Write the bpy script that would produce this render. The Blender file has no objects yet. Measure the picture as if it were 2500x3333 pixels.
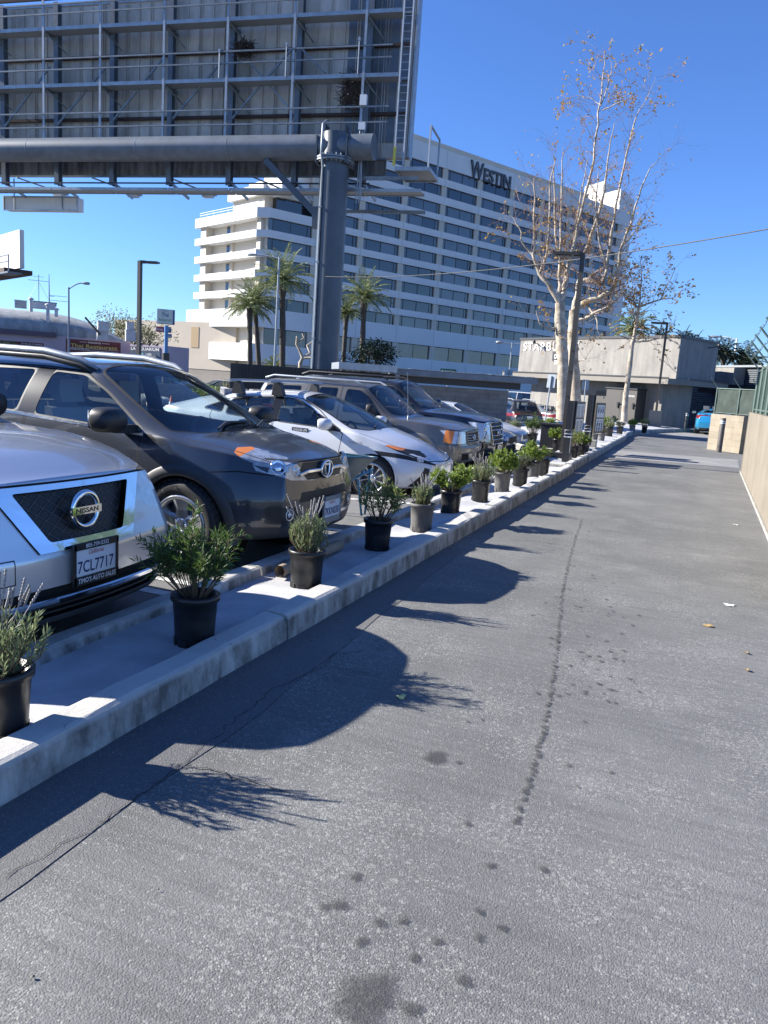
import bpy, bmesh, math, random
import numpy as np
from math import sin, cos, pi, radians, sqrt, atan2
from mathutils import Vector, Matrix
from mathutils.bvhtree import BVHTree
from mathutils.geometry import tessellate_polygon

SC = bpy.context.scene
COL = SC.collection
rnd = random.Random(7)

# ------------------------------------------------------------------ camera
EYE = 1.6
FPX, PCX, PCY = 2500.0, 1250.0, 1666.5       # focal length / centre, in pixels of the 2500 x 3333 photo
_n = np.array([-993., 14530., 2500.]); _n /= np.linalg.norm(_n)
_y = np.array([2270 - PCX, 1306 - PCY, FPX]); _y -= _n * (_y @ _n); _y /= np.linalg.norm(_y)
_X = np.cross(_y, -_n)
RW = np.array([_X, _y, -_n])                  # camera (right, down, fwd) -> world
cam_d = bpy.data.cameras.new('Camera'); cam = bpy.data.objects.new('Camera', cam_d); COL.objects.link(cam)
cam_d.sensor_fit = 'VERTICAL'; cam_d.sensor_height = 24.0
cam_d.lens = 24.0 * FPX / 3333.0
cam_d.clip_start = 0.05; cam_d.clip_end = 3000
_r, _u, _f = RW[:, 0], -RW[:, 1], RW[:, 2]
cam.matrix_world = Matrix(((_r[0], _u[0], -_f[0], 0), (_r[1], _u[1], -_f[1], 0), (_r[2], _u[2], -_f[2], EYE), (0, 0, 0, 1)))
SC.camera = cam

# ------------------------------------------------------------------ world, sun, exposure
SUN_EL = radians(29.0)
SUN_DIR = Vector((-0.985, -0.17, 0)).normalized()        # towards the sun, on the ground
w = bpy.data.worlds.new('World'); SC.world = w; w.use_nodes = True
nt = w.node_tree; nt.nodes.clear()
sky = nt.nodes.new('ShaderNodeTexSky'); sky.sky_type = 'NISHITA'; sky.sun_disc = False
sky.sun_elevation = SUN_EL
sky.sun_rotation = math.atan2(SUN_DIR.x, SUN_DIR.y)
sky.air_density = 1.0; sky.dust_density = 0.0; sky.ozone_density = 2.0; sky.altitude = 30
bg = nt.nodes.new('ShaderNodeBackground'); bg.inputs[1].default_value = 0.062
wo = nt.nodes.new('ShaderNodeOutputWorld')
skm = nt.nodes.new('ShaderNodeMix'); skm.data_type = 'RGBA'; skm.blend_type = 'MULTIPLY'; skm.inputs[0].default_value = 1; skm.inputs[7].default_value = (.53, .80, 1.34, 1)
nt.links.new(sky.outputs[0], skm.inputs[6]); nt.links.new(skm.outputs[2], bg.inputs[0]); nt.links.new(bg.outputs[0], wo.inputs[0])
sl = bpy.data.lights.new('Sun', 'SUN'); sl.energy = 5.0; sl.angle = radians(0.53); sl.color = (1, 0.955, 0.87)
so = bpy.data.objects.new('Sun', sl); COL.objects.link(so)
_sd = Vector((SUN_DIR.x * cos(SUN_EL), SUN_DIR.y * cos(SUN_EL), sin(SUN_EL)))
so.rotation_euler = _sd.to_track_quat('Z', 'Y').to_euler(); so.location = (-30, -5, 40)
SC.view_settings.view_transform = 'Standard'; SC.view_settings.look = 'None'
SC.view_settings.exposure = 1.38; SC.view_settings.gamma = 1; SC.view_settings.use_curve_mapping = False
SC.render.engine = 'CYCLES'
SC.cycles.max_bounces = 8; SC.cycles.transparent_max_bounces = 16; SC.cycles.caustics_reflective = False; SC.cycles.caustics_refractive = False

# ------------------------------------------------------------------ measuring helpers (photo survey -> metres)
def ray(px, py): return RW @ np.array([px - PCX, py - PCY, FPX])
def gpt(px, py, z=0.0):
    r = ray(px, py); return Vector(r * ((z - EYE) / r[2]) + np.array([0, 0, EYE]))
def aty(px, py, y):
    r = ray(px, py); return Vector(r * (y / r[1]) + np.array([0, 0, EYE]))
def atx(px, py, x):
    r = ray(px, py); return Vector(r * (x / r[0]) + np.array([0, 0, EYE]))
def atd(px, py, d):
    return Vector(ray(px, py) * (d / FPX) + np.array([0, 0, EYE]))
class Plane:      # a vertical plane through a, along b - a; uv(px,py) gives metres along / height
    def __init__(s, a, b):
        s.a = Vector((a[0], a[1], 0)); d = Vector((b[0] - a[0], b[1] - a[1], 0)); s.len = d.length; s.u = d.normalized()
        s.n = Vector((s.u.y, -s.u.x, 0))
    def hit(s, px, py):
        r = Vector(ray(px, py)); t = (s.a - Vector((0, 0, EYE))).dot(s.n) / r.dot(s.n); return Vector((0, 0, EYE)) + r * t
    def uv(s, px, py):
        p = s.hit(px, py); return (p - s.a).dot(s.u), p.z
    def P(s, u, v, n=0.0): return s.a + s.u * u + s.n * n + Vector((0, 0, v))

def lerp(a, b, t): return a + (b - a) * t
def sstep(a, b, x):
    t = min(1, max(0, (x - a) / (b - a))); return t * t * (3 - 2 * t)

# ------------------------------------------------------------------ scene-graph helpers
def link(o): COL.objects.link(o); return o
def tag(o, label, cat, group=None, kind=None):
    if label: o['label'] = label
    if cat: o['category'] = cat
    if group: o['group'] = group
    if kind: o['kind'] = kind
    return o
def thing(name, label, cat, loc=(0, 0, 0), rz=0.0, group=None):
    o = link(bpy.data.objects.new(name, None)); o.location = loc; o.rotation_euler = (0, 0, rz)
    o.empty_display_size = 0.2
    return tag(o, label, cat, group)
def root_of(o):
    while o.parent: o = o.parent
    return o
def copy_tree(o, parent=None):
    c = o.copy(); COL.objects.link(c)
    if parent: c.parent = parent
    for ch in list(o.children): copy_tree(ch, c)
    return c

class MB:         # mesh builder: collects faces, builds one object
    def __init__(s): s.v = []; s.f = []; s.m = []; s.sm = []
    def add(s, vs, fs, mi=0, smooth=False):
        b = len(s.v); s.v += [tuple(p) for p in vs]
        s.f += [tuple(b + i for i in f) for f in fs]; s.m += [mi] * len(fs); s.sm += [smooth] * len(fs)
    def box(s, c, size, ax=None, mi=0):
        X, Y, Z = ax if ax else (Vector((1, 0, 0)), Vector((0, 1, 0)), Vector((0, 0, 1)))
        c = Vector(c); hx, hy, hz = size[0] / 2, size[1] / 2, size[2] / 2
        vs = [c + X * (hx * i) + Y * (hy * j) + Z * (hz * k_) for k_ in (-1, 1) for j in (-1, 1) for i in (-1, 1)]
        s.add(vs, [(0, 2, 3, 1), (4, 5, 7, 6), (0, 1, 5, 4), (2, 6, 7, 3), (0, 4, 6, 2), (1, 3, 7, 5)], mi)
    def bbox(s, lo, hi, mi=0):
        s.box([(lo[i] + hi[i]) / 2 for i in range(3)], [abs(hi[i] - lo[i]) for i in range(3)], None, mi)
    def bar(s, a, b, w, h=None, up=(0, 0, 1), mi=0):
        a, b = Vector(a), Vector(b); d = b - a; L = d.length
        if L < 1e-6: return
        z = d / L; u = Vector(up)
        x = z.cross(u)
        if x.length < 1e-3: x = z.cross(Vector((1, 0, 0)))
        x.normalize(); y = x.cross(z)
        s.box((a + b) / 2, (w, h or w, L), (x, y, z), mi)
    def tube(s, pts, rad, n=8, mi=0, cap=True, smooth=True):
        pts = [Vector(p) for p in pts]
        if not isinstance(rad, (list, tuple)): rad = [rad] * len(pts)
        vs = []; prev = None
        for i, p in enumerate(pts):
            d = (pts[min(i + 1, len(pts) - 1)] - pts[max(i - 1, 0)])
            d = d.normalized() if d.length > 1e-9 else Vector((0, 0, 1))
            if prev is None:
                a = Vector((0, 0, 1)) if abs(d.z) < .9 else Vector((1, 0, 0)); x = d.cross(a).normalized()
            else:
                x = prev - d * prev.dot(d)
                x = x.normalized() if x.length > 1e-6 else d.orthogonal().normalized()
            prev = x; y = d.cross(x)
            for k_ in range(n):
                t = 2 * pi * k_ / n; vs.append(p + (x * cos(t) + y * sin(t)) * rad[i])
        fs = [(i * n + k_, i * n + (k_ + 1) % n, (i + 1) * n + (k_ + 1) % n, (i + 1) * n + k_) for i in range(len(pts) - 1) for k_ in range(n)]
        s.add(vs, fs, mi, smooth)
        if cap: s.add(vs[:n], [tuple(range(n - 1, -1, -1))], mi); s.add(vs[-n:], [tuple(range(n))], mi)
    def lathe(s, prof, n=24, o=(0, 0, 0), ax=None, mi=0, smooth=True, a0=0, a1=2 * pi):
        X, Y, Z = ax if ax else (Vector((1, 0, 0)), Vector((0, 1, 0)), Vector((0, 0, 1)))
        o = Vector(o); full = abs(a1 - a0 - 2 * pi) < 1e-6; m = n if full else n + 1
        vs = [o + (X * cos(a0 + (a1 - a0) * k_ / n) + Y * sin(a0 + (a1 - a0) * k_ / n)) * r + Z * z for r, z in prof for k_ in range(m)]
        fs = []
        for i in range(len(prof) - 1):
            for k_ in range(n):
                k2 = (k_ + 1) % m
                fs.append((i * m + k_, i * m + k2, (i + 1) * m + k2, (i + 1) * m + k_))
        s.add(vs, fs, mi, smooth)
    def prism(s, poly, a, b, mi=0, cap=True):      # poly: points on side a (Vectors); b: offset vector
        n = len(poly); a_ = [Vector(p) + Vector(a) for p in poly]; b_ = [p + Vector(b) for p in a_]
        fs = [(i, (i + 1) % n, n + (i + 1) % n, n + i) for i in range(n)]
        if cap:
            if n <= 4: fs += [tuple(range(n - 1, -1, -1)), tuple(range(n, 2 * n))]
            else:
                for t in tessellate_polygon([a_]):
                    fs += [(t[0], t[1], t[2]), (t[2] + n, t[1] + n, t[0] + n)]
        s.add(a_ + b_, fs, mi)
    def grid(s, fn, nu, nv, mi=0, smooth=True):
        vs = [fn(i / nu, j / nv) for j in range(nv + 1) for i in range(nu + 1)]
        fs = [(j * (nu + 1) + i, j * (nu + 1) + i + 1, (j + 1) * (nu + 1) + i + 1, (j + 1) * (nu + 1) + i) for j in range(nv) for i in range(nu)]
        s.add(vs, fs, mi, smooth)
    def build(s, name, mats, parent=None, loc=None, world=True, fix=True):
        me = bpy.data.meshes.new(name)
        off = Vector((0, 0, 0))
        if parent is not None and world: off = Vector(root_of(parent).location)
        elif loc is not None: off = Vector(loc)
        me.from_pydata([(p[0] - off.x, p[1] - off.y, p[2] - off.z) for p in s.v], [], s.f)
        for m_ in (mats if isinstance(mats, (list, tuple)) else [mats]): me.materials.append(m_)
        me.polygons.foreach_set('material_index', s.m); me.polygons.foreach_set('use_smooth', s.sm)
        if fix:
            bm = bmesh.new(); bm.from_mesh(me); bmesh.ops.recalc_face_normals(bm, faces=bm.faces); bm.to_mesh(me); bm.free()
        me.update()
        o = link(bpy.data.objects.new(name, me))
        if parent is not None: o.parent = parent
        elif loc is not None: o.location = loc
        return o

_tcache = {}
def text_geo(txt, h, bold=0.0, ext=0.0, width=None, shear=0.0, space=1.0):
    """mesh of a text, lower-left at 0,0, capital height h"""
    cu = bpy.data.curves.new('t', 'FONT'); cu.body = txt; cu.size = 1; cu.extrude = 0; cu.offset = bold; cu.shear = shear; cu.space_character = space
    cu.resolution_u = 3
    ob = bpy.data.objects.new('t', cu); COL.objects.link(ob)
    dg = bpy.context.evaluated_depsgraph_get(); me = bpy.data.meshes.new_from_object(ob.evaluated_get(dg))
    vs = [Vector(v.co) for v in me.vertices]; fs = [tuple(p.vertices) for p in me.polygons]
    bpy.data.objects.remove(ob); bpy.data.curves.remove(cu); bpy.data.meshes.remove(me)
    if not vs: return [], []
    x0 = min(v.x for v in vs); x1 = max(v.x for v in vs); sc = h / 0.69
    sx = width / (x1 - x0) if width else sc
    vs = [Vector(((v.x - x0) * sx, v.y * sc, 0)) for v in vs]
    if ext:
        n = len(vs); ed = {}
        for f in fs:
            for i in range(len(f)):
                e = (f[i], f[(i + 1) % len(f)]); ed[e] = 1
        bnd = [e for e in ed if (e[1], e[0]) not in ed]
        top = [v + Vector((0, 0, ext)) for v in vs]
        fs = [tuple(i + n for i in f) for f in fs] + [tuple(reversed(f)) for f in fs] + [(a, b, b + n, a + n) for a, b in bnd]
        vs = vs + top
    return vs, fs
def put_text(mb, txt, o, xd, yd, h, mi=0, bold=0.0, ext=0.0, width=None, center=False, shear=0.0, space=1.0):
    vs, fs = text_geo(txt, h, bold, ext, width, shear, space)
    if not vs: return
    xd = Vector(xd).normalized(); yd = Vector(yd).normalized(); zd = xd.cross(yd); o = Vector(o)
    if center: o = o - xd * (max(v.x for v in vs) / 2)
    mb.add([o + xd * v.x + yd * v.y + zd * v.z for v in vs], fs, mi)

# ------------------------------------------------------------------ materials
def new_mat(name):
    m = bpy.data.materials.new(name); m.use_nodes = True
    t = m.node_tree; b = t.nodes['Principled BSDF']
    return m, t, b
def c4(c): return (c[0], c[1], c[2], 1)
def mat(name, col, rough=0.6, metal=0.0, var=0.0, vs=3.0, col2=None, bump=0.0, bs=40.0, coat=0.0, spec=0.5, stretch=None):
    m, t, b = new_mat(name)
    b.inputs['Base Color'].default_value = c4(col); b.inputs['Roughness'].default_value = rough; b.inputs['Metallic'].default_value = metal
    b.inputs['Specular IOR Level'].default_value = spec
    if coat: b.inputs['Coat Weight'].default_value = coat; b.inputs['Coat Roughness'].default_value = 0.04
    if var or bump:
        tc = t.nodes.new('ShaderNodeTexCoord'); src = tc.outputs['Object']
        if stretch:
            mp = t.nodes.new('ShaderNodeMapping'); mp.inputs['Scale'].default_value = stretch; t.links.new(src, mp.inputs[0]); src = mp.outputs[0]
    if var:
        n = t.nodes.new('ShaderNodeTexNoise'); n.inputs['Scale'].default_value = vs; n.inputs['Detail'].default_value = 6; n.inputs['Roughness'].default_value = 0.62
        t.links.new(src, n.inputs[0])
        r = t.nodes.new('ShaderNodeMapRange'); r.inputs[1].default_value = 0.35; r.inputs[2].default_value = 0.65
        t.links.new(n.outputs[0], r.inputs[0])
        mx = t.nodes.new('ShaderNodeMix'); mx.data_type = 'RGBA'
        c2 = col2 or [x * (1 - var) for x in col]
        mx.inputs[6].default_value = c4(col); mx.inputs[7].default_value = c4(c2)
        t.links.new(r.outputs[0], mx.inputs[0]); t.links.new(mx.outputs[2], b.inputs['Base Color'])
        ro = t.nodes.new('ShaderNodeMapRange'); ro.inputs[3].default_value = max(0.02, rough - 0.08); ro.inputs[4].default_value = min(1, rough + 0.08)
        t.links.new(n.outputs[0], ro.inputs[0]); t.links.new(ro.outputs[0], b.inputs['Roughness'])
    if bump:
        n2 = t.nodes.new('ShaderNodeTexNoise'); n2.inputs['Scale'].default_value = bs; n2.inputs['Detail'].default_value = 5
        t.links.new(src, n2.inputs[0])
        bp = t.nodes.new('ShaderNodeBump'); bp.inputs['Strength'].default_value = bump; bp.inputs['Distance'].default_value = 0.02
        t.links.new(n2.outputs[0], bp.inputs['Height']); t.links.new(bp.outputs[0], b.inputs['Normal'])
    return m
def glass_mat(name, tint, rough=0.02, base=0.06):
    m = bpy.data.materials.new(name); m.use_nodes = True; t = m.node_tree; t.nodes.clear()
    o = t.nodes.new('ShaderNodeOutputMaterial'); tr = t.nodes.new('ShaderNodeBsdfTransparent'); tr.inputs[0].default_value = c4(tint)
    gl = t.nodes.new('ShaderNodeBsdfGlossy'); gl.inputs['Roughness'].default_value = rough
    fr = t.nodes.new('ShaderNodeFresnel'); ge = t.nodes.new('ShaderNodeNewGeometry'); ma = t.nodes.new('ShaderNodeMath'); ma.operation = 'MULTIPLY_ADD'; ma.inputs[1].default_value = -0.862; ma.inputs[2].default_value = 1.52
    t.links.new(ge.outputs['Backfacing'], ma.inputs[0]); t.links.new(ma.outputs[0], fr.inputs[0])   # one thin pane, the same from both sides
    ad = t.nodes.new('ShaderNodeMath'); ad.operation = 'ADD'; ad.inputs[1].default_value = base; ad.use_clamp = True
    mx = t.nodes.new('ShaderNodeMixShader')
    t.links.new(fr.outputs[0], ad.inputs[0]); t.links.new(ad.outputs[0], mx.inputs[0]); t.links.new(tr.outputs[0], mx.inputs[1]); t.links.new(gl.outputs[0], mx.inputs[2])
    t.links.new(mx.outputs[0], o.inputs[0])
    return m

M = {}
M['steel'] = mat('grey_steel', (.22, .25, .28), .5, .25, .35, 2.0)
M['dark_steel'] = mat('dark_steel', (.135, .16, .195), .45, .1, .3, 2.0)
M['column'] = mat('column_paint', (.075, .092, .115), .42, .1, .25, 1.2)
M['galv'] = mat('galvanized', (.36, .39, .42), .45, .5, .25, 3.0)
M['black'] = mat('black_paint', (.018, .018, .02), .45)
M['bronze'] = mat('bronze_paint', (.055, .048, .042), .5, .0, .2, 4)
M['white'] = mat('white_paint', (.75, .75, .74), .5, 0, .06, 2)
M['chrome'] = mat('chrome', (.82, .83, .84), .08, 1.0)
M['rubber'] = mat('rubber', (.022, .022, .023), .75, 0, .25, 8)
M['plastic'] = mat('black_plastic', (.02, .02, .021), .55, 0, .3, 15)
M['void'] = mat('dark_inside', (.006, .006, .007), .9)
M['concrete'] = mat('concrete', (.36, .345, .315), .9, 0, .3, 2.2, bump=.3, bs=60)
# ================================================================== ground, lane, kerbs, planting strip
def lot_z(x, y):
    d = -min(0.75, max(0.0, 0.019 * (y - 5.5)))
    return d * sstep(-3.3, -5.0, x) if y < 18 else d * sstep(-5.5, -8.5, x)

def asphalt(name, dark, light, stone, worn=0.5, streak=1.0):
    m, t, b = new_mat(name); N = t.nodes.new; L = t.links.new
    tc = N('ShaderNodeTexCoord')
    def noise(sc, det=5, stretch=None, rgh=.6):
        n = N('ShaderNodeTexNoise'); n.inputs['Scale'].default_value = sc; n.inputs['Detail'].default_value = det; n.inputs['Roughness'].default_value = rgh
        if stretch:
            mp = N('ShaderNodeMapping'); mp.inputs['Scale'].default_value = stretch; L(tc.outputs['Object'], mp.inputs[0]); L(mp.outputs[0], n.inputs[0])
        else: L(tc.outputs['Object'], n.inputs[0])
        return n.outputs[0]
    def mr(x, a, b_, c=0, d=1):
        r = N('ShaderNodeMapRange'); r.inputs[1].default_value = a; r.inputs[2].default_value = b_; r.inputs[3].default_value = c; r.inputs[4].default_value = d
        L(x, r.inputs[0]); return r.outputs[0]
    def mix(f, a, b_):
        x = N('ShaderNodeMix'); x.data_type = 'RGBA'; L(f, x.inputs[0])
        for i, q in ((6, a), (7, b_)):
            if isinstance(q, tuple): x.inputs[i].default_value = c4(q)
            else: L(q, x.inputs[i])
        return x.outputs[2]
    def math_(op, a, b_):
        x = N('ShaderNodeMath'); x.operation = op
        for i, q in ((0, a), (1, b_)):
            if isinstance(q, (int, float)): x.inputs[i].default_value = q
            else: L(q, x.inputs[i])
        return x.outputs[0]
    big = mr(noise(.55, 4), .35, .65)
    base = mix(big, dark, light)
    trk = mr(noise(1.0, 4, (1.3, .10, 1.0)), .50, .68)      # long wheel tracks
    base = mix(math_('MULTIPLY', trk, .30 * streak), base, tuple(x * .6 for x in dark))
    pat = mr(noise(.9, 7, None, .7), .58, .66)                # worn pale patches
    base = mix(math_('MULTIPLY', pat, .38), base, tuple(x * .75 for x in stone))
    # long marks left across the lane by the paver
    st = mr(noise(1.0, 3, (2.2, 26.0, 1.0)), .42, .62)
    base = mix(math_('MULTIPLY', st, .35 * streak), base, tuple(x * .62 for x in dark))
    vo = N('ShaderNodeTexVoronoi'); vo.inputs['Scale'].default_value = 170; L(tc.outputs['Object'], vo.inputs[0])
    sp = N('ShaderNodeSeparateColor'); L(vo.outputs['Color'], sp.inputs[0])
    vo2 = N('ShaderNodeTexVoronoi'); vo2.inputs['Scale'].default_value = 85; L(tc.outputs['Object'], vo2.inputs[0])
    sp2 = N('ShaderNodeSeparateColor'); L(vo2.outputs['Color'], sp2.inputs[0])
    patch = mr(noise(1.5, 6), .44, .68)
    thr = math_('ADD', .12, math_('MULTIPLY', patch, worn))
    s1 = mr(math_('SUBTRACT', thr, sp.outputs[0]), 0, .12)
    s2 = mr(math_('SUBTRACT', math_('MULTIPLY', thr, .55), sp2.outputs[1]), 0, .1)
    stones = math_('MAXIMUM', s1, s2)
    tone = mix(sp.outputs[2], stone, tuple(x * .55 for x in stone))
    col = mix(math_('MULTIPLY', stones, .62), base, tone)
    fine = mr(noise(210, 2), .3, .7, .72, 1.25)
    hs = N('ShaderNodeHueSaturation'); L(col, hs.inputs['Color']); L(fine, hs.inputs['Value'])
    L(hs.outputs[0], b.inputs['Base Color'])
    b.inputs['Roughness'].default_value = .82; b.inputs['Specular IOR Level'].default_value = .4
    h = math_('ADD', math_('MULTIPLY', vo.outputs['Distance'], -.6), math_('ADD', math_('MULTIPLY', stones, .5), math_('MULTIPLY', st, -.25)))
    h = math_('ADD', h, math_('MULTIPLY', noise(60, 4), .6))
    bp = N('ShaderNodeBump'); bp.inputs['Strength'].default_value = .55; bp.inputs['Distance'].default_value = .006
    L(h, bp.inputs['Height']); L(bp.outputs[0], b.inputs['Normal'])
    return m
M['asphalt'] = asphalt('lane_asphalt', (.124, .125, .121), (.172, .171, .164), (.36, .355, .33), .36)
M['asphalt_lot'] = asphalt('lot_asphalt', (.14, .14, .142), (.19, .186, .18), (.30, .29, .27), .3, .3)
M['ground'] = asphalt('ground_asphalt', (.10, .10, .10), (.14, .138, .132), (.25, .24, .22), .2, .2)
M['slab'] = mat('lane_concrete', (.27, .262, .25), .9, 0, .3, 1.2, bump=.3, bs=70)
M['stain'] = asphalt('oil_stain', (.055, .055, .057), (.07, .07, .07), (.14, .138, .135), .25, .3)
def soften(m):         # stains soak in: ragged, fading rims
    t = m.node_tree; N = t.nodes.new; L = t.links.new; tc = N('ShaderNodeTexCoord'); sp = N('ShaderNodeSeparateXYZ'); L(tc.outputs['UV'], sp.inputs[0])
    n = N('ShaderNodeTexNoise'); n.inputs['Scale'].default_value = 45; n.inputs['Detail'].default_value = 5; L(tc.outputs['Object'], n.inputs[0])
    a = N('ShaderNodeMath'); a.operation = 'MULTIPLY_ADD'; L(n.outputs[0], a.inputs[0]); a.inputs[1].default_value = .9; L(sp.outputs[0], a.inputs[2])
    r = N('ShaderNodeMapRange'); r.inputs[1].default_value = 1.5; r.inputs[2].default_value = .95; r.inputs[3].default_value = 0; r.inputs[4].default_value = .58; L(a.outputs[0], r.inputs[0])
    L(r.outputs[0], t.nodes['Principled BSDF'].inputs['Alpha'])
soften(M['stain'])
M['crack'] = mat('crack_dirt', (.045, .045, .045), .95)
M['fabric'] = mat('landscape_fabric', (.50, .50, .51), .85, 0, .28, 2.6, bump=.3, bs=120)
M['stripe'] = mat('stripe_paint', (.72, .72, .70), .7, 0, .2, 9, bump=.2, bs=80)
def kerb_mat():
    m, t, b = new_mat('kerb_concrete'); N = t.nodes.new; L = t.links.new
    tc = N('ShaderNodeTexCoord')
    def nz(sc, det, stretch):
        mp = N('ShaderNodeMapping'); mp.inputs['Scale'].default_value = stretch; L(tc.outputs['Object'], mp.inputs[0])
        n = N('ShaderNodeTexNoise'); n.inputs['Scale'].default_value = sc; n.inputs['Detail'].default_value = det; n.inputs['Roughness'].default_value = .65; L(mp.outputs[0], n.inputs[0]); return n.outputs[0]
    def rmp(x, a, b_, c=0, d=1):
        r = N('ShaderNodeMapRange'); r.inputs[1].default_value = a; r.inputs[2].default_value = b_; r.inputs[3].default_value = c; r.inputs[4].default_value = d; L(x, r.inputs[0]); return r.outputs[0]
    def mix(f, a, b_):
        x = N('ShaderNodeMix'); x.data_type = 'RGBA'; L(f, x.inputs[0])
        for i, q in ((6, a), (7, b_)):
            if isinstance(q, tuple): x.inputs[i].default_value = c4(q)
            else: L(q, x.inputs[i])
        return x.outputs[2]
    sx = N('ShaderNodeSeparateXYZ'); L(tc.outputs['Object'], sx.inputs[0])
    base = mix(rmp(nz(1.3, 6, (1, 1, 1)), .35, .65), (.53, .512, .475), (.42, .405, .375))
    # tyre scuffs and old dirt on the vertical face (wear, below the worn top edge)
    scuff = rmp(nz(7, 9, (1, 1, .45)), .34, .62)
    band = rmp(sx.outputs[2], .152, .125)
    ml = N('ShaderNodeMath'); ml.operation = 'MULTIPLY'; L(scuff, ml.inputs[0]); L(band, ml.inputs[1])
    col = mix(ml.outputs[0], base, (.13, .122, .11))
    spot = rmp(nz(14, 4, (1, 1, 1)), .66, .72, 0, .7)
    col = mix(spot, col, (.1, .1, .1))
    L(col, b.inputs['Base Color']); b.inputs['Roughness'].default_value = .88
    bp = N('ShaderNodeBump'); bp.inputs['Strength'].default_value = .35; bp.inputs['Distance'].default_value = .01
    L(nz(45, 6, (1, 1, 1)), bp.inputs['Height']); L(bp.outputs[0], b.inputs['Normal'])
    return m
M['kerb'] = kerb_mat()

# one ground sheet out to the horizon
mb = MB()
xs = [-900, -400, -200, -120, -80, -60, -45, -35, -25, -18, -12, -9, -8.5, -8, -7.5, -7, -6.5, -6, -5.5, -5, -4.6, -4.3, -4, -3.7, -3.4, -3.2, -2, 0, 2, 6, 15, 40, 120, 400, 900]
ys = [-60, -10, -3, 0, 3, 6, 9, 12, 15, 17, 18, 19, 21, 24, 27, 30, 33, 36, 40, 45, 50, 55, 65, 80, 120, 200, 400, 1000, 2000]
vs = [(x, y, lot_z(x, y) - .012) for y in ys for x in xs]; nx = len(xs)
mb.add(vs, [(j * nx + i, j * nx + i + 1, (j + 1) * nx + i + 1, (j + 1) * nx + i) for j in range(len(ys) - 1) for i in range(nx - 1)], 0, True)
tag(mb.build('ground', M['ground']), 'grey paved ground running under the whole place', 'ground', kind='structure')

def lane_edge(y):          # kerb line (road side)
    K = [(-6, -2.12), (16, -2.13), (16.01, -2.2), (30, -2.28), (32.5, -2.42), (34.5, -2.35), (38.9, -1.55), (41.5, -.75), (43.2, .1)]
    for (a, b), (c, d) in zip(K, K[1:]):
        if a <= y <= c: return lerp(b, d, (y - a) / (c - a))
    return K[-1][1]
mb = MB()
lv = []
for i in range(90):
    y = -5 + i * .56
    lv.append((y, lane_edge(min(y, 43.2)) - .02))
for (y0, a0), (y1, a1) in zip(lv, lv[1:]):
    mb.add([(a0, y0, 0), (6.5, y0, 0), (6.5, y1, 0), (a1, y1, 0)], [(0, 1, 2, 3)])
tag(mb.build('drive_lane', M['asphalt']), 'dark grey asphalt drive through lane with oil spots', 'lane', kind='structure')
# pale concrete band across the lane near its far end, as in the photo
mb = MB()
mb.add([(-2.1, 20.9, .004), (1.2, 21.4, .004), (1.3, 24.6, .004), (-2.15, 23.8, .004)], [(0, 1, 2, 3)])
mb.add([(-1.9, 36.5, .004), (3.6, 36.5, .004), (3.6, 42.4, .004), (-.35, 42.4, .004)], [(0, 1, 2, 3)])
tag(mb.build('concrete_pad', M['slab']), 'pale concrete pads set into the dark lane', 'paving', kind='structure')

# parking lot sheet
mb = MB()
xs = [-40, -30, -20, -12, -9, -8.5, -8, -7.5, -7, -6.5, -6, -5.5, -5, -4.6, -4.3, -4, -3.7, -3.5, -3.3, -2.95]
ys = [-8 + i * 1.0 for i in range(60)]
nx = len(xs)
vs = [(x, y, lot_z(x, y) - (0 if y < 26 else .004)) for y in ys for x in xs]
mb.add(vs, [(j * nx + i, j * nx + i + 1, (j + 1) * nx + i + 1, (j + 1) * nx + i) for j in range(len(ys) - 1) for i in range(nx - 1)], 0, True)
tag(mb.build('parking_lot', M['asphalt_lot']), 'weathered grey asphalt of the car park', 'car park', kind='structure')
mb = MB()
for y in (1.55, 1.85, 4.35, 4.66, 6.95, 7.25, 9.55, 12.6, 12.9, 15.5, 15.8, 18.2, 18.5):
    n = 14
    for i in range(n):
        xa, xb = lerp(-3.3, -8.2, i / n), lerp(-3.3, -8.2, (i + 1) / n)
        mb.add([(xa, y - .05, lot_z(xa, y) + .005), (xa, y + .05, lot_z(xa, y) + .005), (xb, y + .05, lot_z(xb, y) + .005), (xb, y - .05, lot_z(xb, y) + .005)], [(0, 1, 2, 3)])
tag(mb.build('parking_stripes', M['stripe']), 'white painted bay lines on the car park', 'marking', kind='structure')

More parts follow.
